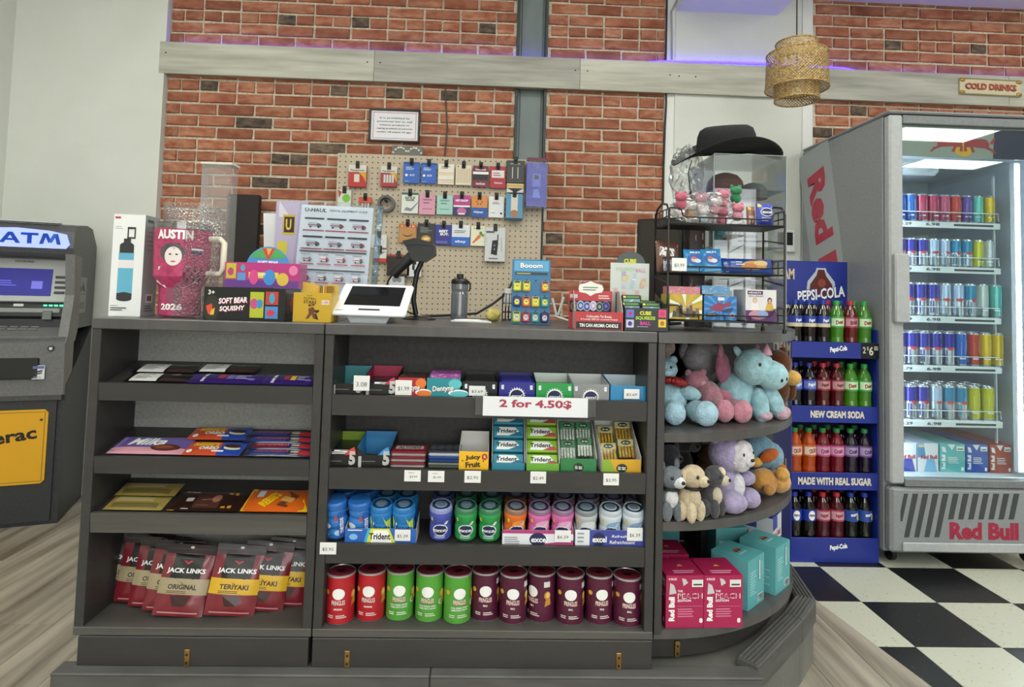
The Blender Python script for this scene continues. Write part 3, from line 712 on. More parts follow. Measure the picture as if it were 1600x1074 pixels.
# tic tac style boxes of candy
def tictac(x0, x1, y0, lab, lidc, candy, candy2, spots, out, skew=0):
    Y = YG; a, b = PX(x0, 700, Y), PX(x1, 700, Y); w = b-a; dep, H = .12, .118
    t = thing('candy_display', lab+' display carton', 'carton', ((a+b)/2, Y, Z2), skew); th = .001; wt = c('dcdedb', .5)
    MB().box(-w/2, w/2, 0, dep, 0, th, wt).build('base', t); MB().box(-w/2, w/2, dep-th, dep, 0, H, wt).build('back_panel', t)
    for s in (-1, 1): MB().prism([(0, 0), (dep, 0), (dep, H), (dep*.8, H), (0, .042)], s*w/2, s*(w/2-th), wt, 'x').build('side_panel', t)
    fp = MB().box(-w/2, w/2, 0, th, 0, .036, c(out, .4)).build('front_panel', t)
    D = Dec(w, .036, lambda u, v, e: (u-w/2, -e, v))
    if out != '2f7f48': D.poly([(0, 0), (.35, 0), (.2, 1), (0, 1)], c('8cae34', .4))
    D.ell(.5, .35, .14, .32, c('20301c', .4)); D.text('tic tac', .5, .36, .3, W_, .2); D.build('front_print', t)
    for k, (u, v, dy) in enumerate(spots):
        x = (u-.5)*w; bw = w*.42; bh = .052
        q = thing('candy_box', '%s candy box, %s in its carton' % (lab, ('upper left', 'upper right', 'lower left', 'lower right')[k]), 'candy box', Vector((t.location.x, Y, Z2))+Matrix.Rotation(math.radians(skew), 3, 'Z') @ Vector((x, dy, v)), skew, None, -30)
        mb = MB().box(-bw/2, bw/2, 0, .014, 0, bh*.62, clear('candy_clear', 'f4f8f4', .08, .05, 0), .0015); mb.build('clear_body', q)
        r = random.Random(k); mb = MB()
        for i in range(5):
            for j in range(7): mb.ell((-bw/2+bw*(i+.5)/5, .004+.003*r.random(), .003+bh*.58*(j+.3*(i % 2)+.1)/7), (bw*.095, .003, .0031), c(candy if r.random() < .55 else candy2, .3), 6, 4, rot=eul(0, r.uniform(-40, 40), 0))
        cb = mb.build('candies', q); cb['kind'] = 'stuff'
        MB().box(-bw/2, bw/2, -.0004, .0145, bh*.62, bh, c(lidc, .35), .002).build('lid', q)
        D = Dec(bw, bh, lambda u_, v_, e: (u_-bw/2, -.0004-e, v_)); D.ell(.5, .8, .3, .12, c('24331f', .4)); D.text('tic tac', .5, .8, .10, W_, .4); D.build('lid_print', q)
GS = ((.28, .058, .075), (.75, .058, .075), (.27, .012, .040), (.76, .022, .045))
tictac(876, 933, 665, 'green and white mint', '4a8a5c', 'f0f2ee', 'dfe6df', ((.27, .072, .062), (.73, .072, .062), (.27, .026, .034), (.74, .034, .034)), '2f7f48')
tictac(941, 1003, 665, 'yellow and orange fruit', 'c8bf8a', 'e89a2c', 'd8c23a', ((.27, .062, .066), (.72, .076, .062), (.28, .022, .034), (.74, .032, .034)), 'd8a428', 4)
# ---- third tray: gum bottles
def gumbottle(label, x, Y, body, lid, fr, h=.092, r=.031, group=None, mentos=False, z=None, rear=False, yy=800):
    X = PX(x, yy, Y); z = Z3+(Y-1.66)*.06 if z is None else z
    t = thing('gum_bottle', label, 'gum bottle', (X, Y+.008, z+.0068), random.uniform(-9, 9), group, 12)
    bmat = c(body, .28); lm = c(lid, .25)
    if mentos: prof = [(0, 0), (r*.9, 0), (r, .006), (r, .018), (r*.86, .028), (r, .040), (r, .05), (r*.86, .06), (r*.95, .07), (r*.9, .078), (r*.8, .082)]
    else: prof = [(0, 0), (r*.88, 0), (r*.97, .005), (r*.97, h*.35), (r*.9, h*.5), (r*1.0, h*.68), (r*1.03, h*.78), (r*.98, h*.86)]
    MB().lathe(prof, bmat, 20).build('bottle_body', t)
    z0 = prof[-1][1]
    if mentos: MB().lathe([(r*.82, z0), (r*1.0, z0+.003), (r*1.0, z0+.016), (r*.9, z0+.021), (0, z0+.021)], lm, 20).build('cap', t)
    else:
        MB().lathe([(r*.98, z0), (r*1.02, z0+.002), (r*.98, z0+.010), (r*.88, z0+.014), (r*.80, z0+.0125), (r*.55, z0+.0125), (r*.5, z0+.014), (0, z0+.014)], lm, 20).build('cap', t)
        MB().lathe([(r*.55, z0+.0131), (r*.78, z0+.0131)], c('24364a' if lid != 'c9ced2' else '39445e', .3), 18).lathe([(0, z0+.0146), (r*.45, z0+.0146)], c('6e7f90', .3), 16).build('cap_print', t)
    if fr and not rear:
        rf = lambda v: r*.97+.0012 if not mentos else r*1.0
        if not mentos:
            hs = [p[1] for p in prof]; rs_ = [p[0] for p in prof]
            def rf(v):
                for i in range(1, len(hs)-1):
                    if hs[i] <= v <= hs[i+1]: return rs_[i]+(rs_[i+1]-rs_[i])*(v-hs[i])/max(1e-6, hs[i+1]-hs[i])
                return rs_[-1]
        D = wrap(rf, z0, 2.6, n=14); fr(D); D.build('label_print', t)
    return t
def exl(bg2=None):
    def f(D):
        if bg2: D.ell(.62, .62, .3, .2, c(bg2, .35))
        D.ell(.5, .42, .27, .2, c('e8f0f4', .35)); D.ell(.5, .42, .24, .175, c('1b2450', .35)); D.text('excel', .5, .42, .13, W_, .50, bold=.03); D.poly([(.62, .62), (.72, .6), (.80, .72), (.70, .74)], W_); D.rect(.16, .72, .23, .86, c('e8d23a', .4)); D.lines(.3, .72, .12, .24, 2, c('dfe6ee', .4)); return D
    return f
def trid(D):
    D.poly([(.1, .1), (.9, .1), (.9, .75), (.6, .9), (.1, .8)], c('b9d340', .35)); D.poly([(.2, .25), (.8, .25), (.75, .65), (.25, .65)], W_); D.text('Trident', .5, .45, .16, K_, .55, bold=.03); D.lines(.25, .7, .1, .25, 2, c('405030')); return D
def ment(D):
    D.ell(.3, .5, .16, .1, c('d9e6f2')); D.ell(.72, .25, .15, .1, c('bcd2ea')); D.ell(.25, .2, .13, .09, c('cfe0f2')); D.rect(.72, .05, .9, .95, c('2b5fb4')); D.text('mentos', .81, .48, .15, W_, .55, rot=90, bold=.02); D.rect(.6, .68, .68, .85, c('c04a52')); return D
YA_, YB_ = 1.698, 1.775
for i, (x, l) in enumerate(((527, 'leftmost'), (564, 'second'))): gumbottle('%s front blue mint bottle with wavy body' % l, x, YA_, '2f78c4', '2a6cbc', ment, mentos=True, group='blue mint bottles')
for x, l in ((543, 'left'), (575, 'right')): gumbottle('%s blue mint bottle in the back row behind the wavy ones' % l, x, YB_, '2a6cb4', '255fa8', None, mentos=True, rear=True, group='blue mint bottles')
for i, (x, l) in enumerate(((597, 'left'), (632, 'right'))): gumbottle('%s front blue and lime gum bottle in the low tray' % l, x, YA_, '2c7fc6', '2a78b8', trid, group='lime and blue gum bottles')
for x, l in ((604, 'left'), (637, 'right')): gumbottle('%s blue gum bottle at the back behind the lime labels' % l, x, YB_, '2c7fc6', '2a6f9c', None, rear=True, group='lime and blue gum bottles')
FR = ((689, '4a55b4', '8f98c8', 'front violet-blue gum bottle with clear lid', None), (728, '2f9a50', '3f7a58', 'front green gum bottle beside the violet-blue one', None), (766, '2f9a50', '3f7a58', 'front green gum bottle beside the orange one', None), (804, 'e0702a', '8c6a5c', 'front orange gum bottle', 'f09a4a'), (842, 'd86fae', '8a6a86', 'front pink gum bottle beside the orange one', 'f0b0d4'), (879, 'd86fae', '8a6a86', 'front pink gum bottle beside the silver one', 'f0b0d4'), (916, 'b9bcc0', '7f858c', 'front silver gum bottle', 'e2e4e8'), (953, 'd3dce6', 'b9c2cc', 'front pale blue gum bottle beside the silver one', '8fb4dc'), (989, 'd3dce6', 'b9c2cc', 'front pale blue gum bottle at the right end of the tray', '8fb4dc'))
for x, b, l, lab, b2 in FR:
    gumbottle(lab, x, YA_, b, l, exl(b2), group='gum bottles on the third tray')
    gumbottle(lab.replace('front', 'rear').replace('with clear lid', 'with dark lid'), x+(4 if x < 700 else (2 if x > 850 else 0)), YB_+.005, {'4a55b4': '7d88a8'}.get(b, b), {'2f9a50': '2c5a44', '4a55b4': '3a4568', 'e0702a': '5c4038'}.get(b, '6d6470'), None, rear=True, group='gum bottles on the third tray')
def lowtray(label, x0, x1, h, fr, Y=1.664, dep=.075):
    a, b = PX(x0, 836, Y), PX(x1, 836, Y); w = b-a
    t = thing('bottle_tray', label, 'carton', ((a+b)/2, Y, Z3))
    MB().box(-w/2, w/2, 0, .0008, 0, h, c('d4d6dc', .4)).build('front_panel', t)
    for s in (-1, 1): MB().prism([(.0008, 0), (dep, 0), (dep, h*1.5), (.0008, h)], s*w/2, s*(w/2-.0008), c('d4d6dc', .4), 'x').build('side_panel', t)
    D = Dec(w, h, lambda u, v, e: (u-w/2, -e, v)); fr(D); D.build('front_print', t)
def tr1(D):
    D.rect(0, 0, 1, 1, c('2a62b8', .35)); D.poly([(.26, 0), (.4, 0), (.46, 1), (.32, 1)], c('3fb0d8')); D.poly([(.3, 0), (.72, 0), (.62, 1), (.36, 1)], c('d5db3a')); D.poly([(.36, .1), (.66, .1), (.6, .9), (.4, .9)], W_); D.text('Trident', .49, .5, .42, K_, .3, bold=.03); D.rect(.04, .85, .24, .92, W_); D.ell(.12, .45, .06, .2, c('7ab8ea')); return D
def tr2(D):
    D.rect(0, 0, 1, 1, c('dfe1e6', .4)); D.rect(0, .78, 1, 1, c('b03a7a', .4)); D.poly([(.3, 0), (1, 0), (1, .4)], c('b03a7a')); D.ell(.5, .42, .12, .42, c('1b2450')); D.text('excel', .52, .42, .36, W_, .23, bold=.03); D.lines(.03, .26, .1, .6, 4, c('8a8a90')); return D
def tr3(D):
    D.rect(0, 0, .2, 1, c('e3e6ea', .4)); D.rect(.2, 0, 1, 1, c('3b479c', .4)); D.ell(.33, .45, .09, .42, c('1b2450')); D.text('excel', .34, .45, .36, W_, .2, bold=.03); D.text('Refreshing', .66, .62, .2, W_, .3, bold=.01, shear=.2); D.text('Rafraichissant', .66, .3, .2, W_, .36, bold=.01, shear=.2); D.lines(.03, .16, .2, .9, 3, c('9aa0aa')); return D
lowtray('blue and lime low carton tray in front of the gum bottles', 539, 650, .040, tr1); lowtray('white and magenta low carton tray under the pink bottles', 785, 896, .042, tr2); lowtray('white and blue low carton tray under the pale bottles', 899, 1010, .045, tr3)
tagcard('$5.39', 617, 641, 828, 846, 1.6605, 'on the blue and lime carton tray'); tagcard('$6.39', 867, 892, 829, 848, 1.6605, 'on the magenta carton tray'); tagcard('$6.39', 980, 1004, 825, 846, 1.6605, 'on the white and blue carton tray')
# ---- chip cans
def chipcan(label, x, Y, body, flav, chip, rz):
    X = PX(x, 960, Y); r, h = .0375, .121
    t = thing('chip_can', label, 'chip can', (X, Y, .284), rz, 'chip cans on the bottom shelf')
    MB().lathe([(0, 0, c('b9babc', .25, .8)), (r*.97, 0, c('b9babc', .25, .8)), (r, .003), (r, h)], c(body, .32), 28).build('can_body', t)
    MB().lathe([(r, h), (r+.0012, h+.001), (r+.0012, h+.005), (r*.95, h+.006), (r*.93, h+.004)], c('c9c4c6', .25, .6), 28).build('rim', t)
    mb = MB().lathe([(r*.93, h+.004), (0, h+.004)], c('8a2c3c', .3), 24)
    mb.T = Matrix.Translation((0, 0, h+.0042)); mb.lathe([(0, .0), (.013, .0)], c('3a1a20', .4), 20, sx=1, sy=.75); mb.build('seal', t)
    D = wrap(r, h, 3.4, n=26)
    D.ell(.5, .66, .13, .12, W_); 
    D.text('PRINGLES', .5, .47, .115, c('7c1f28', .4), .30, bold=.05); D.text('PRINGLES', .5, .475, .10, c('eed9d4', .4), .28, bold=.02)
    if flav == 'g':
        D.text('SOUR CREAM & ONION', .5, .36, .035, W_, .36); D.text('CREME SURE ET OIGNON', .5, .31, .035, W_, .36); D.ell(.82, .42, .07, .07, W_); D.ell(.82, .42, .055, .055, c('5aa24a'))
    elif flav == 'r': D.text('ORIGINAL', .5, .34, .04, W_, .18)
    else: D.text('BBQ', .5, .35, .045, W_, .09); D.rect(.76, .78, .9, .90, c('d9d6d2', .4))
    D.lines(.28, .42, .14, .22, 2, c('e8e2de')); D.lines(.46, .72, .14, .22, 2, c('e8e2de')); D.ell(.24, .68, .05, .05, c('d8a83a'))
    D.ell(.84, .60, .07, .09, c(chip, .5)); D.ell(.85, .61, .045, .06, c('e2c070', .5)); D.poly([(.78, .36), (.92, .40), (.90, .54), (.8, .5)], c(chip, .5))
    D.build('can_print', t)
cans = [(531, 1.700, 'r', 4), (579, 1.716, 'r', -2), (624, 1.722, 'g', 4), (670, 1.716, 'g', -3), (714, 1.708, 'g', 12), (757, 1.724, 'b', 2), (801, 1.710, 'b', -3), (845, 1.720, 'b', -46), (890, 1.708, 'b', -4), (935, 1.712, 'b', 4), (979, 1.700, 'b', -2)]
nmz = {'r': ('red', 'b3202a', 'd08a30'), 'g': ('green', '55a03a', 'd0a838'), 'b': ('burgundy', '551a36', 'c08a3a')}
pos = {0: 'at the left end of the shelf', 1: 'beside the green cans', 2: 'beside the red cans', 3: 'in the middle of the three green ones', 4: 'beside the burgundy cans', 5: 'first of its colour, beside the green cans', 6: 'second of its colour from the green cans', 7: 'turned to show its picture of chips', 8: 'fourth of its colour from the green cans', 9: 'second from the right end', 10: 'at the right end of the shelf'}
for i, (x, Y, k, rz) in enumerate(cans): chipcan('%s chip can %s' % (nmz[k][0], pos[i]), x, Y, nmz[k][1], k, nmz[k][2], rz)
# ---- pillow packs: chocolate bars and jerky pouches
def pillow(t, w, h, th, bulge, m, name, nx=12, nz=12, back=None):
    mb = MB(); V = []; Fs = []
    for s in (0, 1):
        for j in range(nz+1):
            for i in range(nx+1):
                u, v = i/nx, j/nz; b = bulge(u, v)*th/2
                V.append(((u-.5)*w, -b if s == 0 else b*.8, v*h))
    N = (nx+1)*(nz+1); g = lambda s, i, j: s*N+j*(nx+1)+i
    for j in range(nz):
        for i in range(nx):
            Fs.append((g(0, i, j), g(0, i+1, j), g(0, i+1, j+1), g(0, i, j+1))); Fs.append((g(1, i, j), g(1, i, j+1), g(1, i+1, j+1), g(1, i+1, j)))
    mb.add(V, Fs, m, True); mb.build(name, t)
    return Dec(w, h, lambda u, v, e: (u-w/2, -bulge(u/w, v/h)*th/2-e, v), 14, .0006)
def soft(u, v): return max(.06, (1-abs(2*u-1)**5)*(1-abs(2*v-1)**4))
def jerky(label, x, yb, Y, kind, rz, lean, hh=.175):
    p = P(x, yb, Y); w, h = .128, hh
    t = thing('jerky_pouch', label, 'jerky pouch', (p.x, Y, .287), rz, 'beef jerky pouches', lean, 5 if kind == 'o' else 7)
    def bl(u, v): return max(.05, (1-abs(2*u-1)**4)*(1-abs(v-.34)**2.2*3.0 if v < .86 else .05)*(.55+.45*min(1, v*9)) + .10*math.sin(u*11+v*7)*math.sin(v*13))
    D = pillow(t, w, h, .022, bl, c('7a1c28', .24, 0, .35), 'pouch', 14, 16)
    D.rect(0, .86, 1, 1, c('1c1212', .3)); D.rect(0, .925, 1, .94, c('4a2626', .3)); D.ell(.5, .955, .04, .018, c('d8d4d0', .4))
    D.rect(.20, .5, .80, .86, c('171314', .3)); D.poly([(.2, .5), (.5, .42), (.8, .5)], c('171314', .3))
    y = ('a59676' if kind == 'o' else 'd8ab22')
    D.rect(.0, .30, 1, .52, c(y, .35)); D.poly([(.3, .52), (.5, .44), (.7, .52)], c('171314', .3)); D.text('JACK LINKS', .5, .62, .085, W_, .78, bold=.03); D.text("v", .5, .745, .05, c('b8323c', .4), .2, bold=.03)
    D.text('ORIGINAL' if kind == 'o' else 'TERIYAKI', .5, .405, .07, c('2c2418', .4), .58, bold=.03); D.lines(.2, .8, .31, .355, 2, c('5a4a30', .4)); D.poly([(.3, .28), (.7, .28), (.62, .14), (.38, .14)], c('3f2422', .2))
    D.rect(.1, .04, .9, .06, c('c08a8a', .3)); D.build('pouch_print', t); 
for a in ((188, 915, 1.785, 'o', 9, -9, 'fifth from the front, furthest left'), (217, 915, 1.768, 'o', 8, -10, 'fourth from the front'), (240, 920, 1.745, 'o', 8, -12, 'third from the front'), (262, 930, 1.722, 'o', 7, -14, 'second from the front'), (276, 965, 1.695, 'o', 5, -18, 'front of the leaning row')):
    jerky('tan band jerky pouch, '+a[6], *a[:6])
for a in ((470, 955, 1.78, 't', 12, -8, 'half hidden by the right side panel'), (441, 955, 1.755, 't', 9, -10, 'third of the yellow band ones from the front'), (403, 960, 1.728, 't', 8, -12, 'right behind the front one'), (357, 962, 1.70, 't', 10, -15, 'front of the right row')):
    jerky('yellow band jerky pouch, '+a[6], *a[:6])
TA = math.degrees(math.atan(SL))
def bar(label, x0, x1, z1, row, kind, th=.012, dep=.075, lift=0., rz=0., name='chocolate_bar', yy=700):
    """bar lying on a sloping tray; row = distance of its front edge from the lip"""
    Y = 1.668+row; a, b = PX(x0, yy, Y), PX(x1, yy, Y); w = b-a
    z = z1-TD+(Y-1.662)*SL+th/2+.0005+lift
    t = thing(name, label, 'chocolate bar', ((a+b)/2, Y, z), rz, None, TA-90+0)
    t.rotation_euler = eul(TA-90, 0, rz)
    D = pillow(t, w, dep, th, soft, c({'l': '141214', 'c': '33206c', 'm': '6a58a0', 'r': 'c8502c', 'w': '232a4c', 'g': '9c8a4a', 'd': '2c1a16', 'b': 'd8641e'}[kind], .28, 0, .3), 'wrapper', 10, 8)
    if kind == 'l': D.rect(.08, .04, .50, .96, c('dcdcd8', .4)); D.text('Lindt', .3, .72, .15, c('3a3a3a'), .2, shear=.3, bold=0); D.lines(.14, .44, .2, .55, 3, c('8a8a88')); D.ell(.72, .7, .08, .13, c('6a6460')); D.rect(.55, .05, .98, .3, c('3a2624'))
    if kind == 'c':
        D.text('DAIRY MILK', .22, .5, .13, W_, .5*dep/w*1.6, rot=90, bold=.04); D.rect(.4, .35, .5, .8, c('a03a4a')); D.rect(.52, .3, .62, .75, c('d8b43a' if 'caramel' in label else '6f6aa0')); D.lines(.64, .84, .3, .75, 3, c('b8b0d4')); D.ell(.86, .35, .06, .12, c('7a68b4'))
    if kind == 'm': D.rect(0, 0, 1, .3, c('d69aa6', .35)); D.text('Milka', .42, .62, .42, W_, .5, bold=.03, shear=.3); D.ell(.72, .3, .2, .18, c('5a2c22')); D.ell(.69, .32, .13, .09, c('8a4a34')); D.rect(.02, .1, .08, .9, c('8a7ab8'))
    if kind == 'r': D.rect(.6, 0, 1, 1, c('2448a4', .3)); D.text("REESE'S", .34, .68, .26, c('e8c22a', .4), .44, bold=.05, shear=.1); D.text('OREO', .42, .4, .22, W_, .34, bold=.04); D.ell(.8, .45, .14, .16, c('e6d9c0')); D.ell(.8, .57, .14, .14, c('3a2418')); D.rect(.5, .15, .7, .24, W_); D.ell(.12, .2, .05, .1, W_)
    if kind == 'w': D.rect(.1, .1, .62, .85, c('6e2234' if 'pink' in label else '2c3c7a', .3)); D.text('WUNDERBAR', .4, .55, .4, c('e07a9c' if 'pink' in label else 'c04a5a', .4), .5, bold=.03, shear=.2); D.rect(.68, .1, .8, .9, c('c2b8a8')); D.rect(.8, .1, .97, .9, c('b8303a')); D.rect(0, .88, 1, .98, c('9ac0e4'))
    if kind == 'g': D.rect(.1, .1, .9, .4, c('6f6236')); D.lines(.1, .9, .5, .9, 4, c('d0c08a'))
    if kind == 'd': D.poly([(.02, 0), (.12, 0), (.22, 1), (.1, 1)], c('d8a02a')); D.rect(.2, .05, .3, .95, c('b8b4b0')); D.rect(.34, .1, .7, .9, c('4a2a22')); D.poly([(.38, .2), (.55, .2), (.6, .55), (.42, .5)], c('8a5a44')); D.ell(.62, .55, .06, .2, c('9c6a54')); D.rect(.74, .1, .8, .9, c('c8922c')); D.rect(.83, .1, .88, .9, c('c8922c'))
    if kind == 'b': D.rect(0, 0, .07, 1, c('e8c21e')); D.poly([(.85, 0), (1, 0), (1, 1), (.8, 1), (.86, .5)], c('e8c21e')); D.text("REESE'S", .36, .46, .3, c('f0c81e', .4), .34, rot=60, bold=.05); D.poly([(.5, .2), (.66, .12), (.78, .62), (.6, .85)], c('6a3a22')); D.poly([(.52, .4), (.7, .3), (.74, .5), (.56, .62)], c('d8a050')); D.rect(.14, .55, .24, .85, c('d0d4e0'))
    D.build('wrapper_print', t); return t
bar('black chocolate bar with white label, front left on the top tray', 192, 294, .909, 0, 'l', .010, .055, yy=590); bar('black chocolate bar with white label, behind the front left one', 205, 304, .909, .058, 'l', .010, .062, yy=575)
bar('purple chocolate bar in front of the right black bar', 288, 404, .909, 0, 'c', .010, .062, yy=590); bar('purple chocolate bar with yellow caramel band at the right', 405, 490, .909, 0, 'c', .010, .065, yy=590)
bar('black chocolate bar with white label resting behind the purple bar', 303, 398, .909, .064, 'l', .010, .060, .002, yy=575)
bar('lilac milk chocolate bar with pink edge', 166, 284, .717, 0, 'm', .012, .09)
bar('lower orange and blue peanut butter bar in front', 281, 374, .717, 0, 'r', .012, .07, .0); bar('orange and blue peanut butter bar lying behind the front one', 290, 381, .717, .072, 'r', .012, .07, .004)
for i, (r_, l, lb) in enumerate(((0, 0, 'navy wafer bar with red end, nearest the lip'), (.030, .002, 'pink lettered wafer bar, second from the lip'), (.060, .004, 'navy wafer bar in the middle of the pile'), (.089, .005, 'navy wafer bar at the back of the pile'))):
    bar(lb, 379+(i % 2)*4, 486, .717, r_, 'w', .013, .030, l, name='wafer_bar')
bar('gold wrapped chocolate bar, lower of the left pair', 160, 252, .571, 0, 'g', .012, .06, yy=790); bar('gold wrapped chocolate bar, upper of the left pair', 178, 272, .571, .055, 'g', .012, .06, .004, yy=780)
bar('dark brown chocolate bar with gold stripes', 258, 371, .571, 0, 'd', .012, .085, yy=790); bar('orange and yellow chocolate bar on the lowest tray', 375, 481, .571, 0, 'b', .014, .10, yy=790)
# ================================================================== ON THE COUNTER
Z0 = ZT+.0005
def onc(x, y, Y): return PX(x, y, Y)
# boxed water bottle
Y = 1.74; a, b = PX(168, 494, Y), PX(216, 494, Y)
def bbox_f(D):
    bl = c('63b0cc', .35); D.rect(0, 0, 1, 1, c('e9eaea', .4)); D.rect(.04, .955, .22, .975, c('b83040')); D.lines(.06, .3, .85, .885, 2, c('b8b8b8'))
    D.rect(.22, .2, .70, .62, bl); D.rect(.22, .47, .70, .55, c('e6e2e6', .4)); D.ell(.46, .2, .24, .035, c('2d2d30')); D.rect(.22, .17, .70, .225, c('2d2d30')); D.ell(.46, .17, .24, .025, c('2d2d30')); D.rect(.24, .62, .69, .69, c('2d2d30')); D.ell(.465, .69, .225, .035, c('2d2d30')); D.rect(.36, .70, .58, .76, c('2d2d30'))
    for q in ((.46, .76, .5, .87), (.68, .76, .72, .87), (.46, .855, .72, .875), (.46, .76, .72, .775)): D.rect(*q, c('2d2d30'))
    D.lines(.06, .6, .05, .09, 2, c('303030')); D.rect(.06, .1, .3, .105, c('888888')); return D
def bbox_r(D):
    D.rect(0, 0, 1, 1, c('9a9c9e', .35)); D.rect(.15, .93, .55, .96, c('2d5a3c')); 
    for i in range(6): D.rect(.12, .88-.045*i, .9, .884-.045*i, c('4a4c4e'))
    D.rect(.25, .13, .75, .22, c('d5d2d2')); D.rect(.35, .15, .65, .2, c('7a4a50')); D.lines(.2, .8, .04, .11, 3, c('5a5c5e')); return D
hb = P(190, 335, Y).z-ZT
carton('bottle_box', 'tall white carton printed with a blue sports bottle', 'carton', b-a, .085, hb, ((a+b)/2, Y+.043, Z0), 4, 'e6e7e7', bbox_f, rs=bbox_r)
# bubble-wrapped tumbler with straw handle
Y = 1.78; k = Y/F
tx = PX(280, 490, Y); ht = PZ(282, 352, Y)-ZT
t = thing('tumbler', 'pink printed tumbler with cream handle inside bubble wrap', 'tumbler', (tx, Y, Z0+.004))
rt, rb = 39*k, 29*k
rfn = lambda v: rb+(rt-rb)*min(1, max(0, (v/ht-.30)/.12)) if v/ht < .42 else rt+.004*(v/ht-.42)
MB().lathe([(0, 0), (rb*.95, 0), (rb, .004), (rb, ht*.30), (rt*.98, ht*.42), (rt+.002, ht*.93)], noisy('pink_hex', 'a02a58', 'c0406e', (60, 60, 60), .4), 28).build('cup', t)
MB().lathe([(rt+.003, ht*.92), (rt+.004, ht*.99), (rt*.9, ht), (rt*.85, ht*.985), (0, ht*.985)], clear('lid_clear', 'e8ecec', .15), 26).build('lid', t)
D = wrap(rfn, ht, 2.5, n=18)
D.text('AUSTIN', .42, .86, .10, W_, .52, bold=.05); D.ell(.40, .67, .18, .10, c('5a5054')); D.ell(.42, .63, .12, .10, c('e6dcd8')); D.ell(.38, .65, .02, .008, K_); D.ell(.47, .65, .02, .008, K_); D.ell(.425, .575, .035, .008, c('a85a5c')); D.poly([(.28, .66), (.34, .76), (.5, .77), (.56, .68), (.44, .71)], c('4a4044')); D.poly([(.08, .36), (.2, .52), (.62, .53), (.78, .36), (.6, .30), (.25, .30)], c('e6e2e4'))
for i in range(6):
    for j in range(3):
        if (i+j) % 2: D.rect(.56+.05*i, .36+.055*j, .60+.05*i, .41+.055*j, c('5a2438')); D.h -= .00012
D.rect(.66, .70, .84, .72, W_); D.rect(.66, .66, .84, .69, c('3a4478')); D.ell(.42, .22, .14, .09, c('8c4a60')); D.text('2026', .38, .10, .07, W_, .42, bold=.04); D.build('cup_print', t).rotation_euler = eul(0, 0, 20)
hx = rt+.002
MB().tube([(hx, 0, ht*.84), (hx+.03, 0, ht*.84), (hx+.042, 0, ht*.80), (hx+.042, 0, ht*.52), (hx+.034, 0, ht*.46), (hx*.92, 0, ht*.46)], .0085, c('e2ddc8', .4), 10).build('handle', t)
bw = clear('bubble_wrap', 'f8f9f9', .10, .14, 1.0, 150, .03, True)
V = []; Fs = []; n, kk = 40, 14
for j in range(kk+1):
    v = j/kk; z = -.003+v*ht*1.22
    for i in range(n):
        an = 2*math.pi*i/n; w = (.058+.012*math.cos(an)) if v < .95 else .05
        sq = 1/max(abs(math.cos(an)), abs(math.sin(an)))**.35; r = (w+.012*v)*sq*(1+.05*noise.noise(Vector((math.cos(an)*2, math.sin(an)*2, v*4))))
        V.append((r*math.cos(an)*1.12+.018, r*math.sin(an)*.95, z))
mb = MB().add(V, [(j*n+i, j*n+(i+1) % n, (j+1)*n+(i+1) % n, (j+1)*n+i) for j in range(kk) for i in range(n)], bw, True); mb.build('bubble_wrap', t)
# clear sleeve standing behind it
Y = 2.12; a, b = P(322, 256, Y), P(357, 470, Y)
t = thing('clear_sleeve', 'clear upright plastic holder behind the wrapped tumbler', 'holder', ((a.x+b.x)/2, Y, Z0))
MB().box((a.x-b.x)/2, (b.x-a.x)/2, -.03, .03, 0, a.z-ZT, clear('hazy_plastic', 'f6f6f4', .05, .1, .5, 60, .10), .004).build('sleeve', t)
MB().box((a.x-b.x)/2-.003, (b.x-a.x)/2+.003, -.033, .033, a.z-ZT-.008, a.z-ZT, c('d6d2c6', .4), .001).build('rim', t)
# squishy toy boxes
def sq(kind):
    def f(D):
        if kind == 'k':
            D.rect(0, 0, 1, 1, c('171717', .3)); D.ell(.1, .35, .09, .4, c('2c2a22')); D.poly([(.03, .42), (.1, .5), (.12, .2), (.06, .18)], c('d84a30')); D.poly([(.1, .3), (.14, .38), (.13, .16), (.08, .16)], c('e0b83a')); D.text('3+', .09, .84, .14, W_, .08, bold=.02)
            for j, s in enumerate(('SOFT BEAR', 'SQUISHY')): D.text(s, .36-.005*j, .60-.25*j, .19, c('c94a78'), .36-.04*j, rot=4, bold=.06, shear=.15); D.text(s, .357-.005*j, .61-.25*j, .17, W_, .35-.04*j, rot=4, bold=.03, shear=.15)
            D.rect(.57, .1, .74, .88, c('b0b828')); D.ell(.62, .52, .05, .16, c('c04a80')); D.ell(.69, .52, .04, .14, c('3f86c0')); D.rect(.76, .5, .92, .9, c('b83a34')); D.ell(.84, .7, .035, .16, c('3f9ac0')); D.rect(.76, .08, .92, .45, c('4a86c8')); D.ell(.83, .25, .05, .1, c('c83a4a')); return D
        D.rect(0, 0, 1, 1, c('b8347e', .35)); D.rect(0, 0, 1, .3, c('6a3a8c')); D.rect(.02, .35, .15, .95, c('c2b830')); D.ell(.08, .62, .04, .16, c('b83a78')); D.rect(.17, .62, .3, .95, c('c03a60')); D.ell(.24, .78, .03, .13, c('4a9ac8')); D.rect(.17, .28, .28, .58, c('5a94d0')); D.rect(.32, .38, .72, .62, c('d8c83a')); D.ell(.39, .42, .06, .3, c('d8488c')); D.ell(.6, .42, .08, .32, c('3f8cd0')); D.ell(.78, .35, .08, .26, c('d8b848')); D.ell(.92, .72, .06, .2, c('e07aa8')); D.text('SOFT', .5, .52, .12, W_, .1); return D
    return f
Y = 1.672; a, b = PX(316, 500, Y), PX(441, 500, Y); hk = PZ(380, 450, Y)-ZT
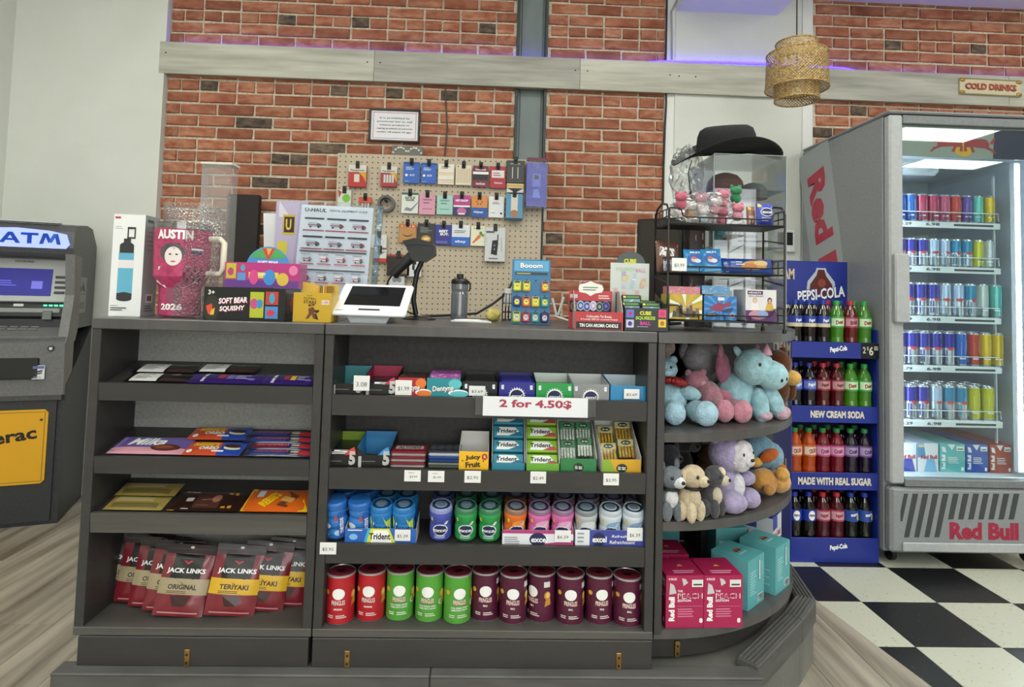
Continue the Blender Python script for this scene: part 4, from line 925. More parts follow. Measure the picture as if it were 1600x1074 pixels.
ksq = carton('squishy_toy_box', 'black squishy toy box with white lettering on the counter', 'carton', b-a, .16, hk, ((a+b)/2, Y+.08, Z0), 2.5, '171717', sq('k'), rs=lambda D: D.rect(.1, .15, .9, .85, c('4a2c1c', .4)).ell(.5, .5, .2, .25, c('b8562c')), rough=.25)
Y = 1.735; a, b = PX(351, 450, Y), PX(466, 450, Y); hp = PZ(410, 411, Y)-(ZT+hk+.001)
pk = thing('squishy_toy_display', 'pink and purple squishy toy display with round card, on the black box', 'carton', ((a+b)/2, Y, Z0+hk+.0008), 2.5); w = b-a
MB().box(-w/2, w/2, 0, .085, 0, hp, c('a8347a', .3), .001).build('carton_body', pk)
D = Dec(w, hp, lambda u, v, e: (u-w/2, -e, v)); sq('p')(D); D.build('front_print', pk)
pr = 30*Y/F; cx_ = PX(418, 410, 1.80)-pk.location.x
MB().lathe([(0, .080), (pr*1.15, .080), (pr*1.15, .082), (0, .082)], c('4a90d0', .4), 30, (cx_, 0, hp-.012), 'y').build('round_card', pk)
D = Dec(pr*2.2, pr*2.2, lambda u, v, e: (u-pr*1.1+cx_, .080-e, v-pr*1.1+hp-.012)); q = [(.5+.5*math.cos(math.pi*i/12), .5+.5*math.sin(math.pi*i/12)) for i in range(13)]
D.poly([(.5, .72)]+[p for p in q[0:6] if p[1] > .72], c('4aa85a')); D.poly([(.5, .72)]+[p for p in q[7:] if p[1] > .72], c('4aa85a')); D.poly([(.34, .98), (.66, .98), (.5, .68)], c('c8463a')); D.poly([(.45, .98), (.58, .98), (.5, .8)], c('d8b03a')); D.text('SOFT BEAR', .5, .64, .07, W_, .5, bold=.05); D.text('SQUISHY', .5, .54, .07, W_, .42, bold=.05); D.build('card_print', pk)
# yellow card box
Y = 1.69; a, b = PX(457, 503, Y), PX(517, 503, Y); hy = PZ(487, 458, Y)-ZT
def foot(D):
    D.rect(0, 0, 1, 1, c('c9a32c', .3)); D.text('TOP', .42, .9, .04, c('3a2c14'), .16); D.text('FOOTBALL', .44, .80, .08, c('3a2c14'), .34, bold=.02, rot=-3); D.text('STARS', .44, .68, .11, c('3a2c14'), .34, bold=.03, rot=-3)
    g = c('6b3e1c'); D.poly([(.34, .1), (.42, .3), (.40, .45), (.52, .52), (.6, .4), (.56, .3), (.62, .1), (.54, .12), (.5, .26), (.42, .12)], g); D.ell(.44, .57, .045, .045, g); D.ell(.53, .59, .04, .04, g); D.poly([(.56, .4), (.7, .42), (.68, .34), (.6, .3)], c('2c1c14')); D.poly([(.62, .3), (.68, .08), (.62, .1), (.57, .28)], c('2c1c14')); D.rect(.75, .6, .95, .76, c('e6d2c8', .4)); D.text('1.50', .85, .68, .07, c('b84a4a'), .14); return D
t = carton('trading_card_box', 'yellow football trading card box beside the tablet', 'carton', b-a, .075, hy, ((a+b)/2, Y+.04, Z0), -2, 'c9a32c', foot, rough=.28)
w = b-a
MB().prism([(-w/2, hy), (w/2, hy), (w/2, hy+.022), (w/4, hy+.026), (0, hy+.018), (-w/4, hy+.028), (-w/2, hy+.03)], .030, .0315, c('d0b04a', .3), 'y').build('raised_flap', t)
mb = MB()
for i in range(5): mb.box(.01+.006*i, .0145+.006*i, -.02, .026, hy, hy+.020, c(('b8862c', '8a6a2c', 'd0b060')[i % 3], .3))
mb.build('card_packs', t)
# rental flyer in a plastic sleeve
Y0 = 1.905; A = P(451, 318, Y0); w, h = .228, PZ(515, 318, Y0)-ZT
t = thing('rental_flyer', 'truck rental price flyer in a clear plastic sleeve', 'flyer', (PX(513, 450, Y0), Y0, Z0), 0, None, -7, 1.2)
MB().box(-w/2, w/2, 0, .001, .005, h, c('f0f1f4', .45)).build('paper', t)
D = Dec(w, h, lambda u, v, e: (u-w/2, -e, v)); D.text('U-HAUL', .2, .955, .034, c('1c1c20'), .3, bold=.03, shear=.1); D.text('RENTAL EQUIPMENT GUIDE', .66, .955, .022, c('38383c'), .52, bold=.015)
rr = random.Random(3)
def truck(u, v, s):
    g = c(('55565c', '6e7076', '8a3c44')[rr.randrange(3)]); D.rect(u-.07*s, v-.012, u+.03*s, v+.028, c('c9ccd2')); D.rect(u-.07*s, v+.0, u+.03*s, v+.008, c('a83a48')); D.poly([(u+.03*s, v-.012), (u+.08*s, v-.012), (u+.08*s, v+.006), (u+.055*s, v+.02), (u+.03*s, v+.02)], g)
    for q in (-.04, .05): D.ell(u+q*s, v-.014, .012*s, .009, c('202022'), 10)
for r in range(2):
    y = .87-.165*r
    for q in range(3): D.rect(.06+.31*q, y, .33+.31*q, y+.016, c('2c2c30')); truck(.2+.31*q, y-.055, 1.25); D.rect(.05+.31*q, y-.105, .34+.31*q, y-.095, c('b03a48'))
for r in range(2):
    y = .54-.165*r; D.rect(.04, y+.035, .96, y+.047, c('3a3a40'))
    for q in range(4): truck(.15+.235*q, y-.03, .8); D.rect(.06+.235*q, y-.075, .25+.235*q, y-.066, c('b03a48')); D.rect(.07+.235*q, y+.01, .2+.235*q, y+.016, c('77787c'))
D.build('paper_print', t)
MB().box(-w/2-.006, w/2+.012, -.006, -.0052, 0, h+.012, clear('poly_sleeve', 'f4f7fa', .03, .12, .12, 18)).build('sleeve', t)
MB().box(w/2+.012, w/2+.03, -.004, .012, 0, h+.006, clear('poly_sleeve_blue', 'bcd4e6', .12, .15, .5, 25)).build('sleeve_edge', t)
# lilac poster and white card behind it
Y = 2.16; a, b = P(432, 314, Y), P(475, 450, Y); w = b.x-a.x
t = thing('lilac_poster', 'lilac card with yellow sticker behind the rental flyer', 'poster', ((a.x+b.x)/2, Y, Z0)); h = a.z-ZT
MB().box(-w/2, w/2, 0, .003, 0, h, c('b9aecb', .5), .0005).build('card', t)
D = Dec(w, h, lambda u, v, e: (u-w/2, -e, v)); D.poly([(.1, 1), (.5, .84), (.1, .86)], c('d9d0dc')); D.rect(.24, .70, .62, .88, c('c9a93a')); D.rect(.28, .72, .6, .86, c('29231c')); D.text('U', .42, .79, .1, c('d8b83a'), .18, bold=.04); D.rect(.1, .52, .4, .64, c('d4c23c')); D.build('card_print', t)
Y = 2.2; a, b = P(408, 333, Y), P(440, 450, Y); w = b.x-a.x
tag(MB().prism([(a.x+.008, a.z), (b.x, a.z), (b.x, Z0), (a.x+.03, Z0)], Y, Y+.004, c('e6e6e6', .45), 'y').build('white_card'), 'plain white card leaning left of the lilac card', 'card')
# tablet terminal
BL, BR, TL, TR = P(515, 488, 1.705), P(633, 492, 1.705), P(541, 443, 1.85), P(645, 445, 1.85)
o = (BL+BR)/2; ux = (BR-BL).normalized(); top = (TL+TR)/2; vy = (top-o); L = vy.length; vy.normalize(); nz_ = ux.cross(vy).normalized(); W = (BR-BL).length
t = thing('payment_tablet', 'white tablet register tilted back on its grey stand', 'tablet', (o.x, o.y, Z0))
M_ = Matrix(((ux.x, vy.x, nz_.x, 0), (ux.y, vy.y, nz_.y, 0), (ux.z, vy.z, nz_.z, o.z-Z0), (0, 0, 0, 1)))
def tb(nm, *a, m, bv=.0):
    mb = MB(); mb.T = M_; mb.box(*a, m, bv); return mb.build(nm, t)
tb('housing', -W/2, W/2, 0, L, -.014, 0, m=c('e9eaec', .3), bv=.005)
tb('screen', -W/2+.028, W/2-.022, .042, L-.018, -.001, .0006, m=c('0d0e10', .08)); tb('card_slot', -.03, .03, .016, .024, -.001, .0006, m=c('26272a', .3)); tb('logo_print', -W/2+.012, -W/2+.034, .012, .015, -.001, .0004, m=c('8a8c90'))
MB().prism([(-.048, 0), (.050, 0), (.062, .020), (-.062, .020)], .012, .16, c('9fa2a8', .35), 'y').build('stand', t)
MB().box(-.035, .035, .10, .15, .02, .05, c('b9bbc0', .35), .004).build('neck', t)
# hand scanner on its stand
bk, bk2 = noisy('scanner_black', '141414', '1f1f1f', (50, 50, 50), .4), c('0c0c0c', .3)
Y = 2.02; q = lambda x, y: P(x, y, Y)
b0 = q(655, 498)
t = thing('barcode_scanner', 'black handheld barcode scanner cradled on a gooseneck stand', 'scanner', (b0.x, Y, Z0)); og = Vector((b0.x, Y, Z0))
R = lambda x, y, dy=0.: (q(x, y)-og)+Vector((0, dy, 0))
MB().tube([R(613, 430), R(625, 418), R(640, 404), R(652, 394)], [.017, .0175, .019, .022], bk, 12).build('handle', t)
poly = [R(633, 380), R(648, 375), R(672, 381), R(680, 385), R(681, 399), R(664, 410), R(646, 408), R(640, 394)]
mb = MB().prism([(p.x, p.z) for p in poly], -.035, .035, bk, 'y'); mb.build('head', t)
MB().prism([(p.x, p.z) for p in (R(631, 378), R(650, 373.5), R(678, 381), R(679, 386), R(655, 384), R(634, 384))], -.039, .039, bk2, 'y').build('head_top', t)
MB().tube([R(662, 402), R(652, 425), R(648, 445), R(646, 470), R(650, 492)], .0085, bk2, 10).build('gooseneck', t)
MB().lathe([(0, .012), (.03, .011), (.055, .004), (.056, 0), (0, 0)], bk2, 24).build('base', t)
MB().tube([R(613, 430), R(606, 440), R(603, 455), R(620, 480), R(660, 497)], .003, bk2, 8).build('cord', t)
# water bottle, papers, cable
Y = 2.10; x = PX(717, 495, Y); hb = PZ(717, 428, Y)-ZT; r = 13*Y/F
t = thing('water_bottle', 'clear smoky water bottle with black lid on the counter', 'bottle', (x, Y, Z0))
MB().lathe([(0, 0), (r*.95, 0), (r, .006), (r, hb*.55), (r*.93, hb*.6), (r, hb*.66), (r, hb*.80)], clear('smoky_plastic', '9aa4b4', .10, .06, 0, 1, .12), 24).build('bottle_body', t)
MB().lathe([(r*1.04, hb*.77), (r*1.06, hb*.84), (r*.9, hb*.88), (r*.42, hb*.90), (r*.42, hb*.99), (0, hb)], c('201e1e', .4), 20).build('lid', t)
MB().cyl((0, 0, .01), (0, 0, hb*.8), r*.14, c('23262e', .4), 10).build('straw', t)
MB().tube([(r*1.02, 0, hb*.84), (r*1.25, 0, hb*.76), (r*1.2, 0, hb*.64), (r*1.0, 0, hb*.62)], .003, c('1a1a1a'), 8).build('carry_loop', t)
a = P(705, 497, 1.95); b = P(768, 497, 1.95)
t = tag(MB().prism([(a.x, 1.93), (b.x, 1.90), (b.x-.02, 1.99), (a.x+.03, 2.0)], Z0, Z0+.004, c('e0e0de', .6)).prism([(a.x+.01, 1.945), (b.x-.03, 1.92), (b.x-.04, 1.99), (a.x+.04, 1.985)], Z0+.004, Z0+.0065, c('e9e9e7', .6)).build('paper_stack'), 'small stack of white papers beside the water bottle', 'paper')
cable('counter_cable', [P(660, 494, 2.15), P(700, 493, 2.2), P(745, 490, 2.2), P(770, 475, 2.2), P(787, 462, 2.2), P(797, 448, 2.2), P(806, 430, 2.22)], .0045, '1a1817', 'black power cable rising behind the counter beside the yellow cloth')
p = P(771, 490, 2.0)
tag(MB().ell((p.x, 2.0, Z0+.021), (.025, .022, .021), noisy('yellow_cloth', 'a89a4c', 'c4b868', (90, 90, 90), .9, .6), 16, 10, fuzz=.25).build('sponge'), 'crumpled yellow sponge on the counter by the wire basket', 'sponge')
# wire basket
Y = 2.02; a, b = P(785, 500, Y), P(801, 460, Y)
t = thing('wire_basket', 'small black wire basket left of the blue toy display', 'basket', (a.x, Y, Z0)); w = b.x-a.x; h = b.z-ZT; mb = MB()
for z in (.004, h*.33, h*.66, h): mb.tube([(0, 0, z), (w, 0, z), (w, .08, z), (0, .08, z)], .0018, K_, 6, True)
for i in range(4): mb.tube([(w*i/3, 0, .004), (w*i/3, 0, h)], .0014, K_, 5); mb.tube([(w*i/3, .08, .004), (w*i/3, .08, h)], .0014, K_, 5)
mb.build('wire_frame', t)
MB().box(.006, w-.006, .02, .06, h*.55, h+.018, c('d9dad8', .4), .002).build('power_adapter', t)
# blue hanging-toy display card
Y = 1.86; a, b = P(801, 404, Y), P(859, 503, Y); w, h = b.x-a.x, a.z-ZT
t = thing('keyring_display', 'blue countertop display card hung with small coloured packs', 'display', ((a.x+b.x)/2, Y, Z0), -2, None, -6)
MB().box(-w/2, w/2, 0, .004, 0, h, c('2f6f9c', .4), .001).build('board', t); MB().prism([(.004, 0), (.075, 0), (.004, h*.8)], -.001, .001, c('8a6a4a', .6), 'x').build('easel', t)
D = Dec(w, h, lambda u, v, e: (u-w/2, -e, v)); D.rect(.05, .82, .95, .98, c('5aa0c8')); D.text('Booom', .5, .90, .085, c('2c4a78'), .6, bold=.08); D.text('Booom', .5, .905, .075, W_, .58, bold=.03); D.rect(.08, .76, .92, .80, c('2a3c3a')); D.lines(.12, .6, .765, .795, 1, c('b8b06a')); D.build('board_print', t)
cols = ['c8d03a c8b83a - d8843a', '2c3a78 d8683a d0c03a 3f9a9a', 'b8c838 b83a4a 3a9a8a 3a2c6a']
for r in range(3):
    for q_, cc in enumerate(cols[r].split()):
        x, z = -w/2+w*(.14+.24*q_), h*(.58-.235*r)
        mb = MB().tube([(x, -.001, z+h*.09), (x, -.014, z+h*.088), (x, -.016, z+h*.10)], .0012, c('1a1a1a'), 5); hk_ = mb.build('hook', t)
        if cc == '-': continue
        s = thing('toy_pack', 'small %s pack, row %s of the blue display, %s from the left' % ({'c8d03a': 'lime', 'c8b83a': 'mustard', 'd8843a': 'orange', '2c3a78': 'navy', 'd8683a': 'coral', 'd0c03a': 'yellow', '3f9a9a': 'teal', 'b8c838': 'lime', 'b83a4a': 'red', '3a9a8a': 'sea green', '3a2c6a': 'violet'}[cc], ('one', 'two', 'three')[r], ('first', 'second', 'third', 'fourth')[q_]), 'toy pack', (0, 0, 0), 0, 'packs on the blue display card')
        s.matrix_world = Matrix.Translation(t.location) @ eul(-6, 0, -2).to_matrix().to_4x4() @ Matrix.Translation((x, -.006, z))
        pw, ph = w*.20, h*.16; MB().box(-pw/2, pw/2, -.008, 0, -ph/2, ph/2, c(cc, .3), .004).build('pack', s)
        D = Dec(pw, ph, lambda u, v, e: (u-pw/2, -.008-e, v-ph/2)); D.ell(.5, .45, .32, .26, c('d8d04a' if r < 2 else 'c8c0c8', .3)); D.ell(.42, .5, .06, .06, K_); D.ell(.6, .5, .06, .06, K_); D.rect(.15, .8, .85, .95, c('20304a')); D.build('pack_print', s)
# white plastic stand and coil behind
Y = 2.0; q = lambda x, y: P(x, y, Y); og = Vector((q(876, 500).x, Y, Z0)); R = lambda x, y: q(x, y)-og
t = thing('card_easel', 'white plastic easel with black wire ring behind the red display', 'easel', og)
MB().tube([R(863, 466), R(870, 496)], .004, c('e2e2de', .4), 8).tube([R(881, 464), R(872, 492)], .0045, c('e2e2de', .4), 8).tube([R(866, 494), R(893, 503)], .004, c('e2e2de', .4), 8).build('prongs', t)
MB().tube([(R(883, 486)[0]+.025*math.cos(a*.4), .01, R(883, 486)[2]+.025*math.sin(a*.4)) for a in range(16)], .0022, K_, 6, True).build('wire_ring', t)
# red candle display
Y = 1.668; a, b = P(898, 512, Y), P(973, 512, Y); w = b.x-a.x; hf = PZ(935, 488, Y)-ZT
t = thing('candle_display', 'red tin candle display box with white badge', 'carton', ((a.x+b.x)/2, Y, Z0), -3)
MB().box(-w/2, w/2, 0, .0015, 0, hf, c('b82a30', .35)).build('front_panel', t); MB().box(-w/2, w/2, 0, .11, 0, .001, c('c8c0b8')).build('base', t)
hb = PZ(925, 455, 1.77)-ZT; mb = MB()
for s in (-1, 1): MB().prism([(.0015, 0), (.11, 0), (.11, hb), (.06, hb), (.0015, hf)], s*w/2, s*(w/2-.0015), c('b0a8a0', .4), 'x').build('side_panel', t)
bx = -.012; MB().box(-w/2+bx, w/2+bx-.008, .075, .077, 0, hb, c('b82a30', .35)).build('back_panel', t)
cr_ = .036; MB().prism([(bx-.004+cr_*math.cos(math.pi*i/16), hb+cr_*.8*math.sin(math.pi*i/16)) for i in range(17)], .075, .077, c('b82a30', .35), 'y').build('badge_arch', t)
D = Dec(w, hf, lambda u, v, e: (u-w/2, -e, v)); D.rect(.03, .05, .97, .45, c('16100f', .4)); D.text('TIN CAN AROMA CANDLE', .5, .25, .2, W_, .8, bold=.03); D.text('Collectable Tin Boxes', .5, .75, .13, W_, .52, bold=.01); D.text('A Lovely Gift for a Loved Friend', .5, .58, .12, W_, .76, bold=.01); D.build('front_print', t)
D = Dec(w-.008, hb, lambda u, v, e: (u-w/2+bx, .075-e, v)); D.poly([(.2+.02, 1.06)]+[(.24, 1.16), (.38, 1.2), (.5, 1.26), (.62, 1.2), (.76, 1.16), (.8, 1.06), (.76, .96), (.6, .93), (.5, .86), (.4, .93), (.24, .96)], c('e9e6e0', .4)); D.lines(.32, .68, .99, 1.12, 2, c('6a8a6a')); D.rect(.03, .80, .2, .90, c('d8d0d4')); D.lines(.68, .95, .78, .90, 2, c('e8d8d4')); D.rect(.02, .42, .98, .73, c('17171c'))
for i, (cc, c2) in enumerate((('5c5450', '9a8c88'), ('4a6aa8', 'c8d0e4'), ('3a4a9c', 'b8c4e4'), ('b8a8cc', 'e4d8e8'), ('2c3a34', '8aa89a'), ('2a2a68', '6a70b8'))): D.ell(.13+.145*i, .58+.02*(i % 2), .085, .13, c(c2)); D.ell(.13+.145*i, .58+.02*(i % 2), .07, .105, c(cc)); D.ell(.13+.145*i, .58+.02*(i % 2), .035, .05, c(c2))
D.build('back_print', t)
# cube squeeze ball display
Y = 1.662; a, b = P(976, 514, Y), P(1043, 516, Y); w = b.x-a.x; hf = PZ(1010, 482, Y)-ZT
t = thing('squeeze_ball_display', 'black cube squeeze ball display box with arched card', 'carton', ((a.x+b.x)/2, Y, Z0))
MB().box(-w/2, w/2, 0, .0015, 0, hf, c('151515', .3)).build('front_panel', t); MB().box(-w/2, w/2, 0, .13, 0, .001, c('202020')).build('base', t)
hb = PZ(1000, 412, 1.79)-ZT
for s in (-1, 1): MB().prism([(.0015, 0), (.13, 0), (.13, hf*1.7), (.0015, hf)], s*w/2, s*(w/2-.0015), c('1a1a1a', .4), 'x').build('side_panel', t)
bx = PX(985, 440, 1.79)-t.location.x+.0; MB().box(bx-.06, bx+.06-.004, .128, .130, 0, hb, c('c9cfc9', .35)).build('back_card', t)
MB().prism([(bx+.043*math.cos(math.pi*i/16), hb+.034*math.sin(math.pi*i/16)) for i in range(17)], .128, .130, c('3c4a46', .35), 'y').build('card_arch', t)
D = Dec(w, hf, lambda u, v, e: (u-w/2, -e, v)); D.text('CUBE', .48, .78, .17, c('d8d83a'), .27, bold=.05); D.text('SQUEEZE', .48, .56, .17, c('a8c83a'), .46, bold=.05); D.text('BALL', .48, .35, .16, c('c83a9a'), .25, bold=.05); D.lines(.28, .7, .17, .23, 1, c('a0a0a0'))
for u, v, cc in ((.12, .75, '5a7ad0'), (.12, .32, 'c9c4dc'), (.87, .78, 'd84a6c'), (.87, .36, 'e0c23a')): D.rect(u-.09, v-.17, u+.09, v+.17, c(cc)); D.ell(u, v, .05, .1, c({'c9c4dc': '3a3a8c', 'e0c23a': 'b86a2a'}.get(cc, 'b83a78')))
D.build('front_print', t)
D = Dec(.116, hb, lambda u, v, e: (u-.06+bx, .128-e, v)); D.text('CUBE', .5, 1.03, .07, c('d8d83a'), .32, bold=.05); D.text('SQUEEZE', .38, .90, .06, c('a8c8a0'), .5, bold=.03); D.text('BALL', .78, .89, .06, c('c890b0'), .26, bold=.03)
rr = random.Random(5)
for i in range(22): u, v = rr.uniform(.06, .86), rr.uniform(.3, .82); D.rect(u, v, u+.1, v+.07, c(rr.choice(('b8c8d8', 'd8b0a8', 'c8d8b0', 'd8c890', 'b0a8c8', 'e2e6e4'))))
D.build('back_print', t)
for i, (dx, dy, z, l) in enumerate(((-.03, .018, .022, 'front left'), (.032, .018, .022, 'front right'), (-.03, .055, .045, 'middle left'), (.03, .055, .045, 'middle right'), (-.018, .095, .065, 'back left'), (.03, .095, .05, 'back right'))):
    s = thing('squeeze_ball_box', 'black window box with teal ball, %s in the squeeze ball display' % l, 'toy box', (t.location.x+dx, Y+dy, Z0+z), 0, 'squeeze ball boxes', -15)
    bw_ = .056; MB().box(-bw_/2, bw_/2, 0, .03, -.018, .036, c('171717', .3), .0015).build('box', s)
    D = Dec(bw_, .054, lambda u, v, e: (u-bw_/2, -e, v-.018)); D.rect(.06, .42, .94, .76, c('6f9a96', .2)); D.poly([(.2, .45), (.5, .74), (.62, .74), (.4, .45)], c('a8c8c4', .2)); D.rect(.06, .82, .2, .93, c('d8d83a')); D.rect(.24, .82, .9, .93, c('5a8a4a')); D.rect(.06, .1, .22, .34, c('8a8a90')); D.rect(.74, .1, .92, .34, c('d8a83a')); D.ell(.83, .22, .05, .07, c('b8482a')); D.build('box_print', s)
# monitor seen edge-on behind the rack
Y = 2.16; a = P(1003, 346, Y); x1 = PX(1062, 400, Y)
t = thing('monitor', 'black monitor turned away behind the wire rack', 'monitor', ((a.x+x1)/2, Y, Z0), -38)
wm = (x1-a.x)*1.25; MB().box(-wm/2, wm/2, -.014, .014, .035, a.z-ZT+.012, c('1a1412', .4), .004).build('panel', t); MB().box(-wm/2+.012, wm/2-.012, -.0155, -.0138, .05, a.z-ZT, c('2a201c', .2)).build('screen', t); MB().box(-.03, .03, .0, .03, .0, .06, K_, .003).box(-.06, .06, -.05, .06, 0, .008, K_, .002).build('stand', t)
# ---- wire rack
wire = c('161616', .35)
FY, RY = 1.722, 1.862
xl, xr = PX(1043, 480, FY), PX(1226, 480, FY)
rk = thing('wire_rack', 'black three-tier wire snack rack on the counter end', 'rack', (0, 0, 0))
zt_l = [PZ(1130, y, FY) for y in (351, 428, 503)]; ztop = PZ(1043, 330, FY)
for x in (xl, xr):
    mb = MB().tube([(x, FY, Z0), (x, FY, ztop), (x, FY+.02, ztop+.022), (x, (FY+RY)/2, ztop+.032), (x, RY-.02, ztop+.022), (x, RY, ztop), (x, RY, Z0)], .0032, wire, 8)
    for z in (zt_l[0]-.05, zt_l[1]-.03): mb.tube([(x, FY, z), (x, RY, z+.02)], .0022, wire, 6)
    mb.build('side_frame', rk)
for i, z in enumerate(zt_l):
    mb = MB()
    e = .003
    mb.tube([(xl+e, FY-.004, z), (xr-e, FY-.004, z), (xr-e, RY, z), (xl+e, RY, z)], .0026, wire, 6, True)
    rail = [(xl+e, FY-.004, z+.044), (xl+.028, FY-.004, z+.044), (xl+.036, FY-.004, z+.036), (xl+.04, FY-.004, z+.022), (xl+.05, FY-.004, z+.018), (xr-.05, FY-.004, z+.018), (xr-.04, FY-.004, z+.022), (xr-.032, FY-.004, z+.038), (xr-e, FY-.004, z+.044)]
    mb.tube(rail, .0024, wire, 6)
    for x in [xl+.09+j*.075 for j in range(int((xr-xl-.12)/.075)+1)]: mb.tube([(x, FY-.004, z), (x, FY-.004, z+.018)], .0016, wire, 5)
    for s, x in ((0, xl+e), (1, xr-e)):
        for zz_ in (.022, .044): mb.tube([(x, FY-.004, z+zz_), (x, RY, z+zz_)], .002, wire, 5)
        for j in range(5): yy_ = FY+(RY-FY)*j/4; mb.tube([(x, yy_, z), (x, yy_, z+.044)], .0016, wire, 5)
    sh = mb.build('wire_shelf', rk)
    if i == 0: MB().box(xl+.004, xr-.004, FY, RY-.002, z-.004, z+.001, c('101010', .4)).build('shelf_plate', sh)
    else:
        mb = MB()
        for j in range(10): yy_ = FY+(RY-FY)*(j+.5)/10; mb.tube([(xl+e, yy_, z), (xr-e, yy_, z)], .0016, wire, 5)
        mb.build('shelf_wires', sh)
for x in (xl, xr): MB().cyl((x, FY, Z0), (x, FY, Z0+.012), .006, wire, 10).cyl((x, RY, Z0), (x, RY, Z0+.012), .006, wire, 10).build('foot', rk)
# ---- clear acrylic hat case
Y = 1.93; a, b = P(1116, 241, Y), P(1229, 244, Y); dp = .26; hc = a.z-ZT; w = b.x-a.x
ac = clear('acrylic_case', 'f3f6f7', .05, .02)
cs = thing('acrylic_case', 'clear acrylic display case with shelves behind the wire rack', 'display case', ((a.x+b.x)/2, Y, Z0))
for s in (-1, 1): MB().box(s*w/2, s*(w/2-.003), 0, dp, 0, hc, ac, .0006).build('side_pane', cs)
MB().box(-w/2+.003, w/2-.003, 0, .003, 0, hc, ac, .0006).build('front_pane', cs)
MB().box(-w/2, w/2, 0, dp, hc, hc+.003, ac, .0006).build('top_pane', cs)
edge = c('9aa0a4', .25)
for s in (-1, 1): MB().box(s*w/2-.0016, s*w/2+.0016, -.0012, .0012, 0, hc, edge).build('edge', cs)
MB().box(-w/2, w/2, -.0012, .0012, hc+.0005, hc+.003, edge).build('edge', cs)
zs_ = [PZ(1170, 306, 2.05)-Z0, PZ(1170, 390, 2.05)-Z0, PZ(1170, 448, 2.05)-Z0]
for z in zs_: MB().box(-w/2+.0035, w/2-.0035, .004, dp, z-.003, z, ac, .0006).build('shelf_pane', cs)
cx0 = cs.location.x
# hats
felt = noisy('black_felt', '0e0e0e', '191919', (120, 120, 300), .85, .3)
def hat(label, cat, loc, rz, mat, cr, ch, br, name='hat', tilt=(0, 0), curl=.05, droop=0.):
    t = thing(name, label, cat, loc, rz, None, tilt[0], tilt[1])
    n, V, Fs = 40, [], []
    rows = 7
    for j in range(rows+1):
        f = j/rows
        for i in range(n):
            an = 2*math.pi*i/n; r = cr+(br-cr)*f; x, y = r*1.18*math.cos(an), r*.86*math.sin(an)
            z = curl*(f**1.6)*abs(math.sin(an))**1.5 - droop*(f**1.5)*abs(math.cos(an))**2; V.append((x, y, z))
    fs = [(j*n+i, j*n+(i+1) % n, (j+1)*n+(i+1) % n, (j+1)*n+i) for j in range(rows) for i in range(n)]
    MB().add(V+[(v[0], v[1], v[2]-.003) for v in V], fs+[tuple(q+len(V) for q in f[::-1]) for f in fs]+[(rows*n+i, rows*n+(i+1) % n, len(V)+rows*n+(i+1) % n, len(V)+rows*n+i) for i in range(n)], mat, True).build('brim', t)
    V = []; prof = [(1, 0), (.99, .35), (.95, .65), (.87, .87), (.70, .98), (.42, .94), (.0, .86)]
    for r, z in prof:
        for i in range(n):
            an = 2*math.pi*i/n; V.append((cr*r*1.18*math.cos(an), cr*r*.86*math.sin(an), ch*z*(1-.0*math.cos(an))))
    MB().add(V, [(j*n+i, j*n+(i+1) % n, (j+1)*n+(i+1) % n, (j+1)*n+i) for j in range(len(prof)-1) for i in range(n)], mat, True).build('crown', t)
    MB().lathe([(cr*1.01, .002), (cr*1.015, .018), (cr*1.0, .02)], c('060606', .5), n, sx=1.18, sy=.86).build('hat_band', t)
    return t
Yh = 2.02
ph_ = P(1140, 240, Yh)
hh = hat('black straw cowboy hat with curled brim on top of the case', 'hat', (ph_.x-.01, Yh, Z0+hc+.026), 4, felt, .088, .092, .160, curl=.045, droop=.030, tilt=(9, -6))
MB().tube([(-.15, -.06, -.02), (-.168, -.07, -.06), (-.165, -.075, -.11), (-.16, -.07, -.13)], .0018, K_, 6).build('chin_cord', hh)
MB().ell((-.16, -.07, -.135), (.008, .008, .016), K_, 10, 8).build('cord_toggle', hh)
# crumpled clear bag hanging left of the hat
def crumple(name, label, loc, s, m, seed, cat='plastic bag'):
    n, k = 26, 18; V = []
    for i in range(k+1):
        for j in range(n):
            t_ = math.pi*i/k; a_ = 2*math.pi*j/n; d = Vector((math.sin(t_)*math.cos(a_), math.sin(t_)*math.sin(a_), math.cos(t_)))
            r = 1+.28*noise.noise(d*2.2+Vector((seed, 0, 0)))+.22*noise.noise(d*6+Vector((seed, 3, 0))); V.append((d.x*s[0]*r, d.y*s[1]*r, d.z*s[2]*r))
    o = MB().add(V, [(i*n+j, (i+1)*n+j, (i+1)*n+(j+1) % n, i*n+(j+1) % n) for i in range(k) for j in range(n)], m, False).build(name, None, loc)
    return tag(o, label, cat)
cb = clear('crinkle_bag', 'f4f6f6', .10, .14, .6, 45, .05)
p = P(1072, 275, 2.02); crumple('plastic_bag', 'crumpled clear plastic bag hanging left of the hat', (p.x, 2.02, p.z), (.055, .05, .10), cb, 3)
p = P(1188, 290, 2.06)
def cap(label, x, zb, Y, r, col, rz=0):
    t = thing('ball_cap', label, 'cap', (x, Y, zb), rz); m = noisy('cap_'+col, col, col[:4]+'2a' if False else col, (40, 40, 200), .8, .4)
    MB().lathe([(r, 0), (r*1.02, r*.35), (r*.93, r*.75), (r*.68, r*1.05), (r*.3, r*1.2), (0, r*1.22)], m, 26).build('crown', t)
    MB().prism([(r*.86*math.cos(a), -r*.3-r*.95*abs(math.sin(a))**.8) for a in [math.pi*i/14 for i in range(15)]], -.002, .003, m).build('visor', t)
    MB().ell((0, 0, r*1.22), (r*.09, r*.09, r*.05), m, 8, 6).build('button', t); return t
xc = PX(1136, 290, 2.04); cap('burgundy ball cap on the upper shelf of the clear case', xc, Z0+zs_[0]+.002, 2.06, .062, '5c1c26', 18)
